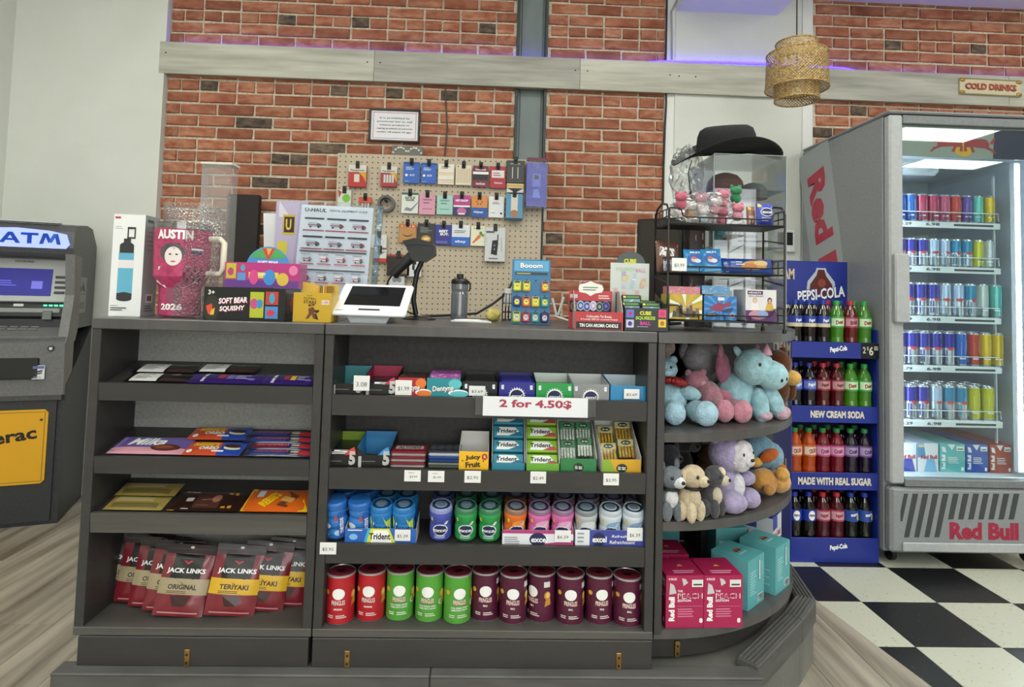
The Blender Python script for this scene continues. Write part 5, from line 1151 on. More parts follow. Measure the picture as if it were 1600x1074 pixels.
xc = PX(1184, 290, 2.09); cap('grey ball cap half hidden in plastic at the right of the burgundy cap', xc, Z0+zs_[0]+.002, 2.13, .048, '75777a', -30)
# boxes inside the case
def wb(D): D.rect(0, 0, 1, 1, c('d4cfce')); D.text('EAR THERMOMETER', .45, .68, .16, c('40404a'), .5, bold=.0); D.text('DRIP TRAY ORGANIZER', .5, .4, .12, c('30303a'), .66); D.rect(.85, .3, .95, .5, c('9a9aa0')); return D
Yc = 1.99; a, b = PX(1143, 385, Yc), PX(1200, 385, Yc); carton('white_tray_box', 'white carton with dark print on the middle shelf of the clear case', 'carton', b-a, .10, .055, ((a+b)/2, Yc+.05, Z0+zs_[1]+.0005), 0, 'd8d4d2', wb, ls=lambda D: D.rect(.2, .3, .6, .7, c('8a3a34')))
a = PX(1131, 372, 2.06); carton('teal_box', 'teal carton behind the white one in the clear case', 'carton', .05, .06, .085, (a, 2.10, Z0+zs_[1]+.0005), 10, '2f7a80', lambda D: speck('2f7a80', '7ab8b8')(D))
a = PX(1090, 420, 1.99); carton('patterned_box', 'tall dark patterned carton standing left of the clear case', 'carton', .052, .05, PZ(1096, 356, 1.99)-ZT, (a, 2.02, Z0), 0, '2a1c16', lambda D: speck('2a1c16', '8a7a68')(D))
Yc = 1.97; tag(MB().box(PX(1126, 440, Yc), PX(1205, 440, Yc), Yc, Yc+.16, Z0+zs_[2]+.0005, Z0+zs_[2]+.022, noisy('grey_bundle', '5a5a5a', 'b0b0b0', (30, 30, 60), .4), .006).build('cable_packs'), 'flat grey packaged cables on the lower shelf of the clear case', 'package')
carton('white_device_box', 'plain white carton at the bottom of the clear case', 'carton', .13, .12, .05, (cx0-.02, 2.05, Z0+.0005), 0, 'd0d0ce', lambda D: D.poly([(.6, .2), (.9, .8), (.8, .2)], c('3a3a3c')))
# ---- goods on the rack
def zr(i): return zt_l[i]+.0042
bag = clear('clear_bag', 'faf6f8', .10, .10, .5, 40, .06)
p = P(1103, 322, 1.79); cb2 = tag(crumple('plush_bag', 'clear bag of pink and white plush charms on the top tier', (p.x, 1.80, zr(0)+.052), (.098, .045, .046), bag, 9), 'clear bag of pink and white plush charms on the top tier', 'plastic bag')
fur_cols = {}
def fur(h):
    if h not in fur_cols:
        hh_ = [max(0, min(255, int(int(h[i:i+2], 16)*.86))) for i in (0, 2, 4)]
        fur_cols[h] = noisy('plush_'+h, '%02x%02x%02x' % tuple(hh_), h, (55, 55, 55), .95, .9, sheen=.35, bscale=160, spec=.1)
    return fur_cols[h]
def charm(x, y, col, col2, i):
    pp = P(x, y, 1.79); zb = max(pp.z-.018, zr(0)+.006)
    t = thing('plush_charm', '%s plush charm in the clear bag, %s' % ({'c8647a': 'coral', 'e0a0b0': 'pale pink', 'e6e2de': 'white', 'd88094': 'pink', 'b8c8cc': 'pale blue', '3a8a5c': 'green', 'd8b890': 'cream'}[col], ('leftmost', 'second from the left', 'high in the middle', 'low in the middle', 'right of the middle', 'curled like a headband', 'rightmost', 'low at the right', 'upper right corner')[i]), 'plush charm', (pp.x, 1.79+.012*(i % 3-1), zb), 0, 'plush charms')
    MB().ell((0, 0, .012), (.017, .014, .016), fur(col), 12, 8).build('body', t); MB().ell((0, -.004, .034), (.018, .015, .014), fur(col2), 12, 8).build('head', t)
    for s in (-1, 1): MB().ell((s*.012, 0, .047), (.006, .004, .007), fur(col2), 8, 6).build('ear', t)
for i, (x, y, a_, b_) in enumerate(((1062, 318, 'c8647a', 'c8647a'), (1078, 332, 'd8b890', 'e6e2de'), (1097, 318, 'e6e2de', 'e0a0b0'), (1096, 340, 'b8c8cc', 'e6e2de'), (1118, 325, 'e0a0b0', 'e6e2de'), (1132, 312, 'd88094', 'd88094'), (1150, 335, 'e0a0b0', 'd88094'), (1128, 342, 'd88094', 'c8647a'), (1152, 306, '3a8a5c', '3a8a5c'))): charm(x, y, a_, b_, i)
def standbag(label, x0, x1, y0, Y, z, col, fr, th=.03, rz=0, lean=-8, name='snack_bag', cat='snack bag', ry=0.):
    a, b = P(x0, 420, Y), P(x1, 420, Y); w = b.x-a.x; h = PZ((x0+x1)/2, y0, Y)-z
    t = thing(name, label, cat, ((a.x+b.x)/2, Y+th*.5, z), rz, None, lean, ry)
    D = pillow(t, w, h, th, soft, c(col, .22, 0, .5), 'bag'); D.n = 8; fr(D); D.build('bag_print', t); return t
def exb(D): D.ell(.5, .58, .36, .2, c('e6eaf0')); D.ell(.5, .58, .33, .17, c('1b2450')); D.text('excel', .5, .58, .13, W_, .55, bold=.03); D.poly([(.2, .8), (.7, .95), (.9, .82), (.4, .76)], c('8aa0dc')); D.lines(.2, .8, .15, .35, 3, c('b8c0e8')); D.rect(.05, .8, .2, .95, c('d8c83a')); return D
standbag('blue mint gum pouch standing at the right of the top tier', 1184, 1212, 317, 1.735, zr(0), '3f4cae', exb, .03, 6, -4, 'gum_pouch', 'gum pouch')
standbag('brown gum pouch beside the blue one on the top tier', 1168, 1182, 322, 1.76, zr(0), '9a6a5c', lambda D: D.rect(.1, .1, .9, .5, c('c8a898')).rect(.1, .8, .4, .95, c('d8b83a')), .02, 10, -4, 'gum_pouch', 'gum pouch')
def bits(D): D.text('BITS', .4, .62, .3, W_, .6, bold=.06, rot=-8); D.lines(.3, .85, .15, .4, 3, c('c8b0a0')); return D
standbag('brown snack bag at the left of the middle tier', 1026, 1066, 376, 1.785, zr(1)+.0, '6e4a3e', bits, .03, 14, -6)
standbag('pale lilac snack bag under the price card on the middle tier', 1037, 1068, 408, 1.745, zr(1), 'b8b4c8', lambda D: D.rect(.1, .1, .5, .6, c('9a98b0')), .015, 10, -6)
def candyb(D): D.ell(.5, .55, .4, .26, c('2a62b0')); D.ell(.42, .5, .15, .1, c('e0c8b0')); D.ell(.58, .46, .16, .09, c('d8e4ee')); D.ell(.4, .58, .12, .06, c('c86a5c')); D.text('MILKY', .5, .84, .09, W_, .5, bold=.03); D.rect(.1, .03, .9, .12, c('8ac8e8')); return D
standbag('sky blue candy bag, left of the pair on the middle tier', 1071, 1105, 389, 1.745, zr(1), '2f86c4', candyb, .026, 6, -10); standbag('sky blue candy bag, right of the pair on the middle tier', 1100, 1131, 388, 1.738, zr(1), '3490cc', candyb, .026, -2, -10, ry=-3)
def cook(D): D.ell(.62, .45, .24, .3, c('c8914a', .4)); D.ell(.5, .35, .16, .2, c('b87a38', .4)); D.ell(.74, .6, .14, .18, c('d8b878', .4)); D.poly([(.08, .05), (.14, .05), (.2, .95), (.12, .95)], c('d8dce8')); D.lines(.25, .45, .4, .7, 2, c('d8d4e0')); return D
standbag('dark blue cookie bag at the right of the middle tier', 1131, 1212, 403, 1.742, zr(1), '20489c', cook, .04, 0, -16)
tagcard('$0.99', 1050, 1073, 403, 424, 1.705, 'on the middle tier of the wire rack')
def edge_pt(a):
    k = .5/max(abs(math.cos(a)), abs(math.sin(a))); return (.5+k*math.cos(a), .5+k*math.sin(a))
def yb(D):
    D.rect(0, 0, 1, 1, c('b8a83a')); r = random.Random(2)
    for i in range(12): an = 2*math.pi*i/12; D.poly([(.5, .5), edge_pt(an), edge_pt(an+.25)], c('e8e6d8' if i % 2 else 'd8a83a')); D.h -= .00012
    D.h += .0002
    for i in range(8): u = .15+.1*i; D.poly([(u-.07, .08), (u+.07, .08), (u+.04, .34+.12*(i % 3)), (u-.04, .34+.12*(i % 3))], c(('4a4a40', '6a5a3a', '38402c', '8a6a4a')[i % 4])); D.ell(u, .38+.12*(i % 3), .05, .055, c(('b8946a', 'c8a078')[i % 2]))
    return D
def bb(D):
    D.rect(0, 0, 1, 1, c('2a72b4'))
    for i in range(12): an = 2*math.pi*i/12; D.poly([(.5, .5), edge_pt(an), edge_pt(an+.2)], c('4a92d0')); D.h -= .00012
    D.h += .0002; D.poly([(.15, .5), (.45, .75), (.6, .68), (.85, .8), (.8, .6), (.6, .5), (.5, .35), (.25, .4)], c('8a3a5c')); D.poly([(.5, .4), (.9, .55), (.85, .35), (.6, .3)], c('30406c')); D.rect(.42, .82, .62, .95, c('e0e0e0')); D.rect(.06, .14, .4, .28, c('1c2c3c')); D.text('SERIES', .23, .21, .08, c('d8c86a'), .28); D.ell(.86, .2, .08, .1, c('c8d0dc')); D.ell(.86, .2, .06, .075, c('b83a44')); return D
def wp(D):
    D.rect(0, 0, 1, 1, c('dcd9dc')); D.rect(0, 0, 1, .34, c('5c2a6c')); D.rect(.06, .84, .56, .96, c('4a2a5c')); D.text('HEARTS', .3, .9, .06, W_, .4); D.text('HELD UPRIGHT', .34, .79, .05, c('4a2a5c'), .5)
    for u, hc_, sk, bd in ((.3, 'c8b088', 'e0c0a8', 'e6e2e0'), (.78, '2c2420', 'd0a080', 'd0a848')): D.poly([(u-.15, .34), (u+.15, .34), (u+.08, .58), (u-.08, .58)], c(bd)); D.ell(u, .66, .075, .1, c(hc_)); D.ell(u, .64, .05, .07, c(sk))
    D.ell(.4, .2, .3, .15, c('c88a9c')); D.ell(.55, .22, .18, .12, c('8aa0c8')); return D
for lab, x0, x1, y0, fn, bc, nm in (('yellow cartoon figure box on the bottom tier of the rack', 1046, 1097, 460, yb, 'b8a83a', 'figure_box'), ('blue cartoon figure box on the bottom tier of the rack', 1100, 1151, 463, bb, '2a72b4', 'figure_box'), ('white and purple game box at the right of the bottom tier', 1165, 1213, 453, wp, 'd6d6d8', 'game_box')):
    Y = 1.726; a, b = PX(x0, 500, Y), PX(x1, 500, Y); carton(nm, lab, 'carton', b-a, .09, PZ((x0+x1)/2, y0, Y)-zr(2), ((a+b)/2, Y+.046, zr(2)), 0, bc, fn)
for lab, x0, x1, y0, hx_ in (('yellow and pink figure pack stacked behind the yellow box', 1048, 1098, 448, 'c87a8c'), ('clear blue figure pack stacked behind the blue box', 1101, 1145, 447, '5a94c0')):
    Y = 1.726; a, b = PX(x0, 500, Y), PX(x1, 500, Y); zb = PZ((x0+x1)/2, 461, Y)+.0015
    carton('figure_pack', lab, 'carton', b-a, .06, PZ((x0+x1)/2, y0, Y+.02)-zb, ((a+b)/2, Y+.055, zb), 0, hx_, speck(hx_, 'd0c8a0'))
# ---- pegboard and what hangs on it
pa, pb = P(528, 238, 3.44), P(848, 255, 3.44)
def pegmat():
    m, t, b = _new('pegboard'); n, L = t.nodes, t.links; tc = n.new('ShaderNodeTexCoord')
    s = n.new('ShaderNodeVectorMath'); s.operation = 'SCALE'; s.inputs['Scale'].default_value = 1/.0305
    f = n.new('ShaderNodeVectorMath'); f.operation = 'FRACTION'; su = n.new('ShaderNodeVectorMath'); su.operation = 'SUBTRACT'; su.inputs[1].default_value = (.5, .5, .5)
    mu = n.new('ShaderNodeVectorMath'); mu.operation = 'MULTIPLY'; mu.inputs[1].default_value = (1, 0, 1); le = n.new('ShaderNodeVectorMath'); le.operation = 'LENGTH'
    lt_ = n.new('ShaderNodeMath'); lt_.operation = 'LESS_THAN'; lt_.inputs[1].default_value = .14
    L.new(tc.outputs['Object'], s.inputs[0]); L.new(s.outputs[0], f.inputs[0]); L.new(f.outputs[0], su.inputs[0]); L.new(su.outputs[0], mu.inputs[0]); L.new(mu.outputs[0], le.inputs[0]); L.new(le.outputs['Value'], lt_.inputs[0])
    mx = n.new('ShaderNodeMix'); mx.data_type = 'RGBA'; mx.inputs[6].default_value = lin('c2b49c'); mx.inputs[7].default_value = lin('5a5044'); L.new(lt_.outputs[0], mx.inputs[0]); L.new(mx.outputs[2], b.inputs['Base Color']); b.inputs['Roughness'].default_value = .6; return m
pgw = pb.x-pa.x
pg = thing('pegboard', 'beige pegboard mounted on the brick wall', 'pegboard', (pa.x, 3.44, .75))
MB().box(0, pgw, 0, .006, 0, pa.z-.75-.004, pegmat()).build('panel', pg)
for x in (.05, pgw-.05): MB().box(x-.02, x+.02, .006, .046, 0, pa.z-.76, c('8a7a60', .7)).build('batten', pg)
def hung(label, x0, x1, y0, y1, bg, fn, name='gift_card', cat='gift card', th=.006, grp='gift cards on the pegboard', Y=3.42, hook=True):
    a, b = P(x0, y0, Y), P(x1, y1, Y); w, h = b.x-a.x, a.z-b.z
    t = thing(name, label, cat, ((a.x+b.x)/2, Y, b.z), 0, grp)
    MB().box(-w/2, w/2, -th/2, th/2, 0, h, c(bg, .35), .0015).build('card', t)
    if hook: MB().tube([(0, .019, h-.012), (0, -.012, h-.012), (0, -.018, h+.004)], .004, K_, 6).box(-.011, .011, -th/2-.006, -th/2-.001, h-.020, h+.022, K_, .002).build('hook', t)
    if fn: D = Dec(w, h, lambda u, v, e: (u-w/2, -th/2-e, v)); fn(D); D.build('card_print', t)
    return t
def batt(D): D.rect(0, .68, 1, 1, c('d8d4c8')); D.text('Panasonic', .5, .76, .09, c('3a2a20'), .8, bold=.03); D.poly([(.55, .68), (1, .68), (1, .2), (.85, .45)], c('d8a02c')); 
def batt1(D): batt(D); D.rect(.32, .22, .62, .58, c('d8d0bc'))
def batt2(D): batt(D); [D.rect(.18+.17*i, .2, .31+.17*i, .58, c('c8c8c4')) for i in range(4)]
def blu(D): D.rect(0, .9, 1, 1, c('1a4a9c')); D.lines(.15, .7, .62, .78, 3, c('c8d8f0')); D.ell(.2, .38, .09, .06, W_); D.text('$25', .55, .38, .1, W_, .3); D.lines(.1, .5, .06, .12, 1, c('8ab0e0'))
def strp(D): [D.rect(.04, v, .96, v+.03, c(cc)) for v, cc in ((.55, 'd8a83a'), (.46, 'e0c070'), (.2, 'c87a6a'), (.1, 'd8a83a'))]; D.lines(.2, .8, .75, .9, 2, c('7a7a78'))
def vst(D): [D.rect(.08+.09*i, .12, .11+.09*i, .82, c(('d8b060', 'b89a6a')[i % 2])) for i in range(10)]; D.rect(.1, .88, .2, .95, c('c04a3a'))
def rb1(D): D.rect(0, .6, 1, .72, W_); D.rect(0, .32, 1, .6, c('2a2426')); D.text('SeatGeek', .5, .83, .09, W_, .7); D.text('SeatGeek', .5, .16, .1, W_, .6)
def rb2(D): D.rect(.12, .48, .9, .82, c('e0dcdc')); D.lines(.2, .8, .54, .74, 2, c('a04a50')); D.text('Rakuten', .55, .25, .08, W_, .5)
def golf(D): D.rect(0, .9, 1, 1, c('3a6a50')); D.text('GOLF', .5, .74, .14, c('2c4a30'), .6, bold=.04); D.rect(.25, .6, .75, .66, c('6a8a4a')); D.poly([(.15, .14), (.6, .1), (.97, .5), (.99, .58), (.6, .24), (.3, .3)], c('8a8a88'))
def txtc(cc, lines): 
    def f(D): D.text(lines[0], .5, .72, .08, c(cc), .6, bold=.03, shear=.2); D.lines(.25, .75, .52, .62, 1, c(cc)); D.text(lines[1], .5, .28, .05, c(cc), .6); 
    return f
def mag(D): D.rect(0, .42, 1, .5, W_); D.rect(0, 0, 1, .42, c('2a3a6c')); D.ell(.5, .22, .28, .18, c('c86a9c')); D.text('NET-SHOP', .5, .74, .11, W_, .75, bold=.04); D.rect(.3, .05, .7, .12, W_)
def wal(D):
    D.rect(0, 0, 1, .45, c('2a5aa8')); D.text('Walmart', .45, .24, .1, W_, .6)
    for i in range(6): an = math.pi*i/3; D.rect(.5+.17*math.cos(an)-.03, .72+.12*math.sin(an)-.03, .5+.17*math.cos(an)+.03, .72+.12*math.sin(an)+.03, c('2c2010'))
def whi(D): D.lines(.25, .75, .62, .75, 2, c('6a6a70')); D.lines(.15, .45, .2, .24, 1, c('303034')); D.ell(.82, .2, .07, .05, c('2c2c30'))
def ama(D): D.rect(0, .78, 1, .9, c('c8502c')); [D.rect(.1+.22*i, .81, .24+.22*i, .87, c('f0c8a8')) for i in range(4)]; D.poly([(.18, .46), (.34, .38), (.5, .355), (.66, .38), (.84, .48), (.8, .42), (.66, .33), (.5, .31), (.34, .33)], c('2a1c10'))
def bass(D): D.lines(.15, .85, .55, .85, 4, c('8a8a88')); D.ell(.5, .25, .28, .17, c('c8902c')); D.poly([(.3, .25), (.5, .34), (.72, .28), (.6, .2), (.42, .18)], c('e8d8a0'))
def bby(D): D.text('BEST', .5, .68, .13, W_, .52, bold=.06); D.text('BUY.', .56, .53, .13, W_, .5, bold=.06); D.lines(.08, .9, .08, .2, 2, c('8a90d0'))
def eby(D): D.rect(0, 0, 1, .42, c('2a6ac8')); D.text('ebay', .5, .2, .16, W_, .6, bold=.02); D.lines(.15, .85, .6, .75, 2, c('70747c')); D.rect(.4, .88, .6, .92, c('5a6a9a'))
def car(D): D.poly([(.1, .16), (.2, .13), (.68, .42), (.7, .55), (.52, .56)], c('e07a20')); D.ell(.68, .64, .1, .09, c('4a8a3a')); D.ell(.82, .54, .1, .08, c('5a9a44')); D.text('instacart', .5, .88, .05, c('4a6a4a'), .6)
def chg(D): D.rect(.05, .84, .45, .9, c('5a5a60')); D.poly([(.3, .22), (.6, .18), (.66, .56), (.6, .64), (.36, .62)], c('1c1e22')); D.rect(.6, .6, .66, .8, c('3a3c40')); D.rect(.05, .55, .12, .7, c('c8c8cc')); D.rect(.78, .3, .84, .7, c('b8b8bc')); D.lines(.2, .8, .05, .12, 1, c('5a5a60')); D.ell(.47, .36, .03, .025, c('9a9a9e')); D.ell(.47, .48, .03, .025, c('9a9a9e'))
G = 'gift cards on the pegboard'
hung('red and white battery pack with one cell on the pegboard', 546, 572, 258, 293, 'b8282c', batt1, 'battery_pack', 'batteries', .02, 'battery packs'); hung('red and white battery pack with four cells on the pegboard', 596, 620, 260, 293, 'a03030', batt2, 'battery_pack', 'batteries', .02, 'battery packs')
for lab, q_, bg, fn in (('plain blue gift card, first of the top row', (631, 655, 253, 287), '2a60b8', blu), ('plain blue gift card, second of the top row', (658.5, 681.5, 254.5, 287.5), '2a60b8', blu), ('cream gift card with orange stripes across', (685, 709, 256, 289), 'e6e0d0', strp), ('cream gift card with thin upright stripes', (712.5, 736, 257.7, 290), 'e0d8c4', vst), ('dark red gift card with black band', (739.6, 762.6, 259, 293), '7a1c2c', rb1), ('red gift card with white window', (766, 789.7, 260, 295), 'a8202c', rb2),
        ('white golf gift card with a club', (628, 653, 301, 334), 'dfe0dc', golf), ('pale pink gift card', (655.6, 679.6, 303, 336), 'd89ab0', txtc('8a3a5a', ('ARDENE', 'ARDENE'))), ('pale mint gift card', (683, 707, 305, 336), 'a4ccc0', txtc('3a7a70', ('INDIGO', 'INDIGO'))), ('magenta gift card with navy bottom', (709, 734, 305, 337.5), 'b83a88', mag), ('orange and blue gift card with dark spark', (737, 761, 306, 340), 'd8883a', wal), ('white gift card at the end of the second row', (764, 787, 307, 340.7), 'e2e2e0', whi),
        ('tan gift card with dark smile under a red strip', (624, 649.6, 348.5, 380), 'c08a50', ama), ('black gift card with golden fish', (653, 679, 349, 382), '2c2c2a', bass), ('indigo gift card with bold white letters', (680, 706, 351, 383.5), '2c2c88', bby), ('white over blue auction gift card', (706, 733.5, 351, 385), 'e0e2e4', eby), ('cream gift card with orange carrot', (736, 758, 353, 385), 'e6e2c8', car)):
    hung(lab, *q_, bg, fn, grp=G)
hung('white boxed car charger at the right of the bottom row', 758.5, 788.5, 356, 409.5, 'cfd0d0', chg, 'charger_box', 'charger', .03, None)
hung('black charging cable pack at the top right of the pegboard', 792, 819, 251, 287, '302e2c', lambda D: (D.rect(.3, .2, .36, .7, c('b8b0a8')), D.rect(.6, .2, .66, .7, c('b8b0a8')), D.lines(.2, .8, .8, .9, 1, c('a8a8a0'))), 'cable_pack', 'cable pack', .02, None)
hung('white pack with yellow top strip under the black cable pack', 792, 818, 287, 302, 'd8d4c0', lambda D: (D.rect(0, .6, 1, .9, c('d8b03a')), D.poly([(0, .5), (1, .5), (.5, 0)], c('2a2a2c'))), 'cable_pack', 'cable pack', .02, None, hook=False)
hung('blue picture pack hanging below the yellow strip pack', 791, 816, 303, 345, '4a90b8', lambda D: (D.rect(.3, .3, .7, .98, c('d8d0c4')), D.ell(.5, .25, .25, .14, c('a87a50')), D.rect(0, 0, 1, .08, c('22364a'))), 'cable_pack', 'cable pack', .02, None, Y=3.40)
bg_ = hung('large blue phone pouch in clear plastic on the steel column', 823, 853, 255, 324, '2a3ab0', lambda D: (D.rect(.3, .45, .7, .75, c('6a7ad8')), D.rect(.38, .62, .6, .72, c('30343c')), D.poly([(.3, .2), (.7, .2), (.6, .4), (.4, .4)], c('7a9ae8'))), 'phone_pouch', 'pouch', .03, None, Y=3.39, hook=False)
w_ = .062; MB().box(-w_, w_, -.024, .024, -.012, .262, clear('poly_pouch', 'f0eef6', .05, .12, .3, 60), .004).build('clear_cover', bg_); MB().box(-w_*.9, w_*.9, -.012, .012, .258, .278, c('6a2038', .4), .002).build('header', bg_)
MB().tube([(0, .015, .27), (0, .095, .275)], .004, K_, 6).build('hook', bg_)
hung('green and white toy pack half hidden at the left edge of the pegboard', 529, 548, 297, 330, 'd4d8cc', lambda D: (D.ell(.65, .6, .3, .2, c('7ab83a')), D.poly([(0, 1), (.3, .9), (.1, .6)], c('b83a3a'))), 'toy_pack', 'toy pack', .02, None)
t = hung('orange and blue key holder hanging on the pegboard', 561, 581, 308, 318, 'c8502c', None, 'key_holder', 'key holder', .012, None)
for i in range(3): MB().box(-.02+.016*i, -.010+.016*i, -.004, .004, -.13+.01*(i % 2), 0, c('b8b0b0' if i < 2 else 'd0d0d4', .4), .001).build('strip', t)
MB().box(-.026, .026, -.006, .006, -.150, -.118, c('2c58a0', .4), .002).build('blue_end', t)
p = P(603, 318, 3.40); t = thing('tape_roll', 'grey roll of tape hanging on a pegboard hook', 'tape', (p.x, 3.425, p.z))
MB().lathe([(.034, -.028), (.048, -.028), (.048, .012), (.034, .012), (.034, -.028)], c('5c5a5c', .4), 26, ax='y').build('roll', t); MB().tube([(0, .018, .012), (0, -.04, .012), (0, -.044, .02)], .005, K_, 6).build('hook', t)
hung('white earphone pack on the pegboard beside the flyer', 581, 604, 367, 388, 'dcdad8', lambda D: (D.ell(.35, .55, .14, .2, c('a8a8aa')), D.ell(.35, .55, .11, .15, c('e8e6e4')), D.ell(.65, .5, .14, .2, c('a8a8aa')), D.ell(.65, .5, .11, .15, c('e8e6e4')), D.lines(.1, .9, .08, .2, 1, c('c87a6a'))), 'earphone_pack', 'earphones', .018, None)
hung('white and red earphone box below the earphone pack', 584, 604, 390, 410, 'e0dcd8', lambda D: (D.rect(0, 0, 1, .3, c('c83a2c')), D.poly([(.1, .8), (.5, .5), (.95, .85)], c('8a8a8c'))), 'earphone_pack', 'earphones', .02, None)
hung('dark boxed cable behind the scanner handle', 606, 640, 398, 432, '33261f', lambda D: (D.rect(0, .92, 1, 1, c('a83a34')), D.rect(.6, .1, .9, .5, c('8a7a60'))), 'cable_box', 'cable pack', .03, None)
hung('white boxed earbuds behind the scanner neck', 637, 658, 408, 433, 'dedede', lambda D: (D.ell(.45, .6, .1, .2, c('2a2a2c')), D.ell(.6, .3, .12, .18, c('3a3a3c'))), 'earbud_box', 'earphones', .03, None)
hung('white earphone pack low on the pegboard above the tablet', 609, 632, 429, 447, 'd0d0d4', lambda D: (D.ell(.35, .55, .16, .25, c('8a8a90')), D.ell(.65, .55, .16, .25, c('8a8a90'))), 'earphone_pack', 'earphones', .018, None)
p = P(637, 243, 3.47)
t = thing('pebble_plaque', 'small grey plaque with white pebbles resting on the pegboard top', 'ornament', (p.x, 3.46, pa.z-.004)); MB().box(-.09, .09, -.012, .01, 0, .055, c('77736c', .7), .003).build('plaque', t)
for i in range(12):
    f = i/11; x = -.08+.16*f; z = .016+.03*abs(math.sin(f*2*math.pi)); MB().ell((x, -.014, z), (.008, .005, .007), c('dcd8d0', .5), 8, 6).build('pebble', t)
# ================================================================== ATM
at = thing('cash_machine', 'grey and black ATM with lit blue sign beside the white wall', 'ATM', (-2.055, 3.05, .003), 19.5)
gm = noisy('atm_grey', '4e4f50', '5a5b5c', (90, 90, 90), .45); gl_ = noisy('atm_light_grey', '6a6a69', '757574', (90, 90, 90), .45); bm_ = noisy('atm_black', '2a2b2c', '333435', (120, 120, 120), .5)
AW = .46
def ap(nm, poly, x0, x1, m): return MB().prism(poly, x0, x1, m, 'x').build(nm, at)
ap('base_cabinet', [(.012, 0), (.40, 0), (.40, .93), (.012, .66)], -AW, 0, bm_)
ap('base_door', [(0, .02), (.013, .02), (.013, .60), (0, .60)], -AW+.02, -.03, bm_)
ap('mid_fascia', [(-.02, .62), (.10, .60), (.10, .92), (-.03, .90), (-.045, .87)], -AW-.004, -.002, gl_)
ap('fascia_curve', [(-.012, .595), (.05, .58), (.05, .62), (-.02, .622)], -AW+.0, -.01, gm)
ap('keypad_ledge', [(-.045, .87), (-.03, .90), (.13, .96), (.13, .92), (.1, .87)], -AW-.006, .002, gl_)
ap('head_shell', [(.12, .93), (.12, 1.28), (.0, 1.30), (-.015, 1.33), (-.005, 1.41), (.05, 1.445), (.20, 1.46), (.30, 1.45), (.40, 1.36), (.40, .93)], -AW, 0, gm)
for x0, x1 in ((-.035, .004), (-AW-.004, -AW+.035)): ap('cheek', [(-.03, .90), (.13, .93), (.13, 1.29), (.0, 1.30), (.035, 1.1)], x0, x1, gl_)
MB().prism([(.0005, .34), (.0005, .30), (0, .3)], 0, .001, gm, 'x')
pa_ = lambda y0, z0, y1, z1: (lambda L, dy, dz: (L, lambda u, v, e, W=AW: (u-W, y0+dy*v/L-dz/L*e*-1*-1, z0+dz*v/L)))(math.hypot(y1-y0, z1-z0), y1-y0, z1-z0)
# lit sign
MB().prism([(-AW+.02, 1.325), (-.03, 1.325), (-.015, 1.345), (-.03, 1.395), (-.10, 1.41), (-AW/2, 1.418), (-AW+.1, 1.41), (-AW+.02, 1.395)], -.021, -.012, em('8e9cff', 1.1), 'y').build('sign_panel', at)
D = Dec(AW, .1, lambda u, v, e: (u-AW, -.021-e, v+1.32)); ab = c('1c62c4', .4)
for q_ in ([(.36, .24), (.40, .24), (.47, .76), (.43, .76)], [(.50, .24), (.54, .24), (.47, .76), (.43, .76)], [(.40, .36), (.50, .36), (.49, .46), (.41, .46)], [(.54, .64), (.69, .64), (.69, .76), (.54, .76)], [(.595, .24), (.635, .24), (.635, .7), (.595, .7)], [(.70, .24), (.735, .24), (.765, .76), (.73, .76)], [(.855, .24), (.89, .24), (.86, .76), (.825, .76)], [(.735, .76), (.77, .76), (.81, .36), (.78, .30)], [(.82, .76), (.855, .76), (.81, .30), (.78, .36)]): D.poly(q_, ab); D.h -= .00011; D.build('sign_lettering', at)
MB().box(-AW+.05, -.08, .03, .09, 1.452, 1.456, c('c8c8c4', .5)).build('top_label', at)
# screen panel
T = Matrix.Translation((-AW/2, .10, 1.09)) @ eul(-8, 0, 0).to_matrix().to_4x4()
def atp(nm, x0, x1, z0, z1, y0, y1, m, b=.001):
    mb = MB(); mb.T = T; mb.box(x0, x1, y0, y1, z0, z1, m, b); return mb.build(nm, at)
atp('screen_bezel', -.19, .19, -.03, .185, -.01, .02, c('b8bab8', .4), .004)
atp('screen', -.135, .12, .0, .135, -.013, -.008, em('23227c', .55))
for i in range(4):
    for sx_ in (-.165, .155): atp('side_button', sx_-.022, sx_+.022, .012+.026*i, .024+.026*i, -.016, -.008, c('3a3a3a', .4), .002)
D = Dec(.38, .215, lambda u, v, e: T @ Vector((u-.19, -.0135-e, v-.03))); D.text('HYOSUNG', .5, .93, .05, c('3a3a3c'), .2); D.lines(.2, .5, .35, .5, 3, em('5a60c8', .5)); D.rect(.6, .3, .72, .48, em('6a68c8', .5)); D.build('screen_print', at)
atp('card_panel', -.19, .20, -.105, -.04, -.02, .02, c('242526', .4), .004)
atp('card_bezel', -.19, .17, -.085, -.062, -.026, -.018, c('8c8e8c', .35), .003); atp('card_slot', .10, .14, -.12, -.075, -.034, -.024, c('6a6c6a', .4), .003)
for i in range(4): atp('status_light', .10+.022*i, .114+.022*i, -.052, -.044, -.026, -.018, em('3fe08a', 3))
atp('reader_badge', -.02, .02, -.055, -.042, -.027, -.018, c('d0d0d0', .4)); atp('receipt_panel', -.19, .19, -.185, -.11, -.008, .03, c('1d1e1f', .4), .004)
for i in range(4):
    for j in range(3): x, y = -.30+.042*i, .035+.027*j; z = .90+(y+.03)*.375+.003; MB().box(x, x+.034, y, y+.02, z, z+.006, c('8a8c8c', .35, .3), .002).build('key', at)
MB().box(-.32, -.10, -.044, -.02, .70, .80, c('161616', .5), .004).build('cash_slot', at)
MB().cyl((-.055, -.05, .845), (-.055, -.036, .845), .014, c('2a2a2a', .3), 16).cyl((-.055, -.053, .845), (-.055, -.05, .845), .007, c('d8d8d4', .3), 12).build('lock', at)
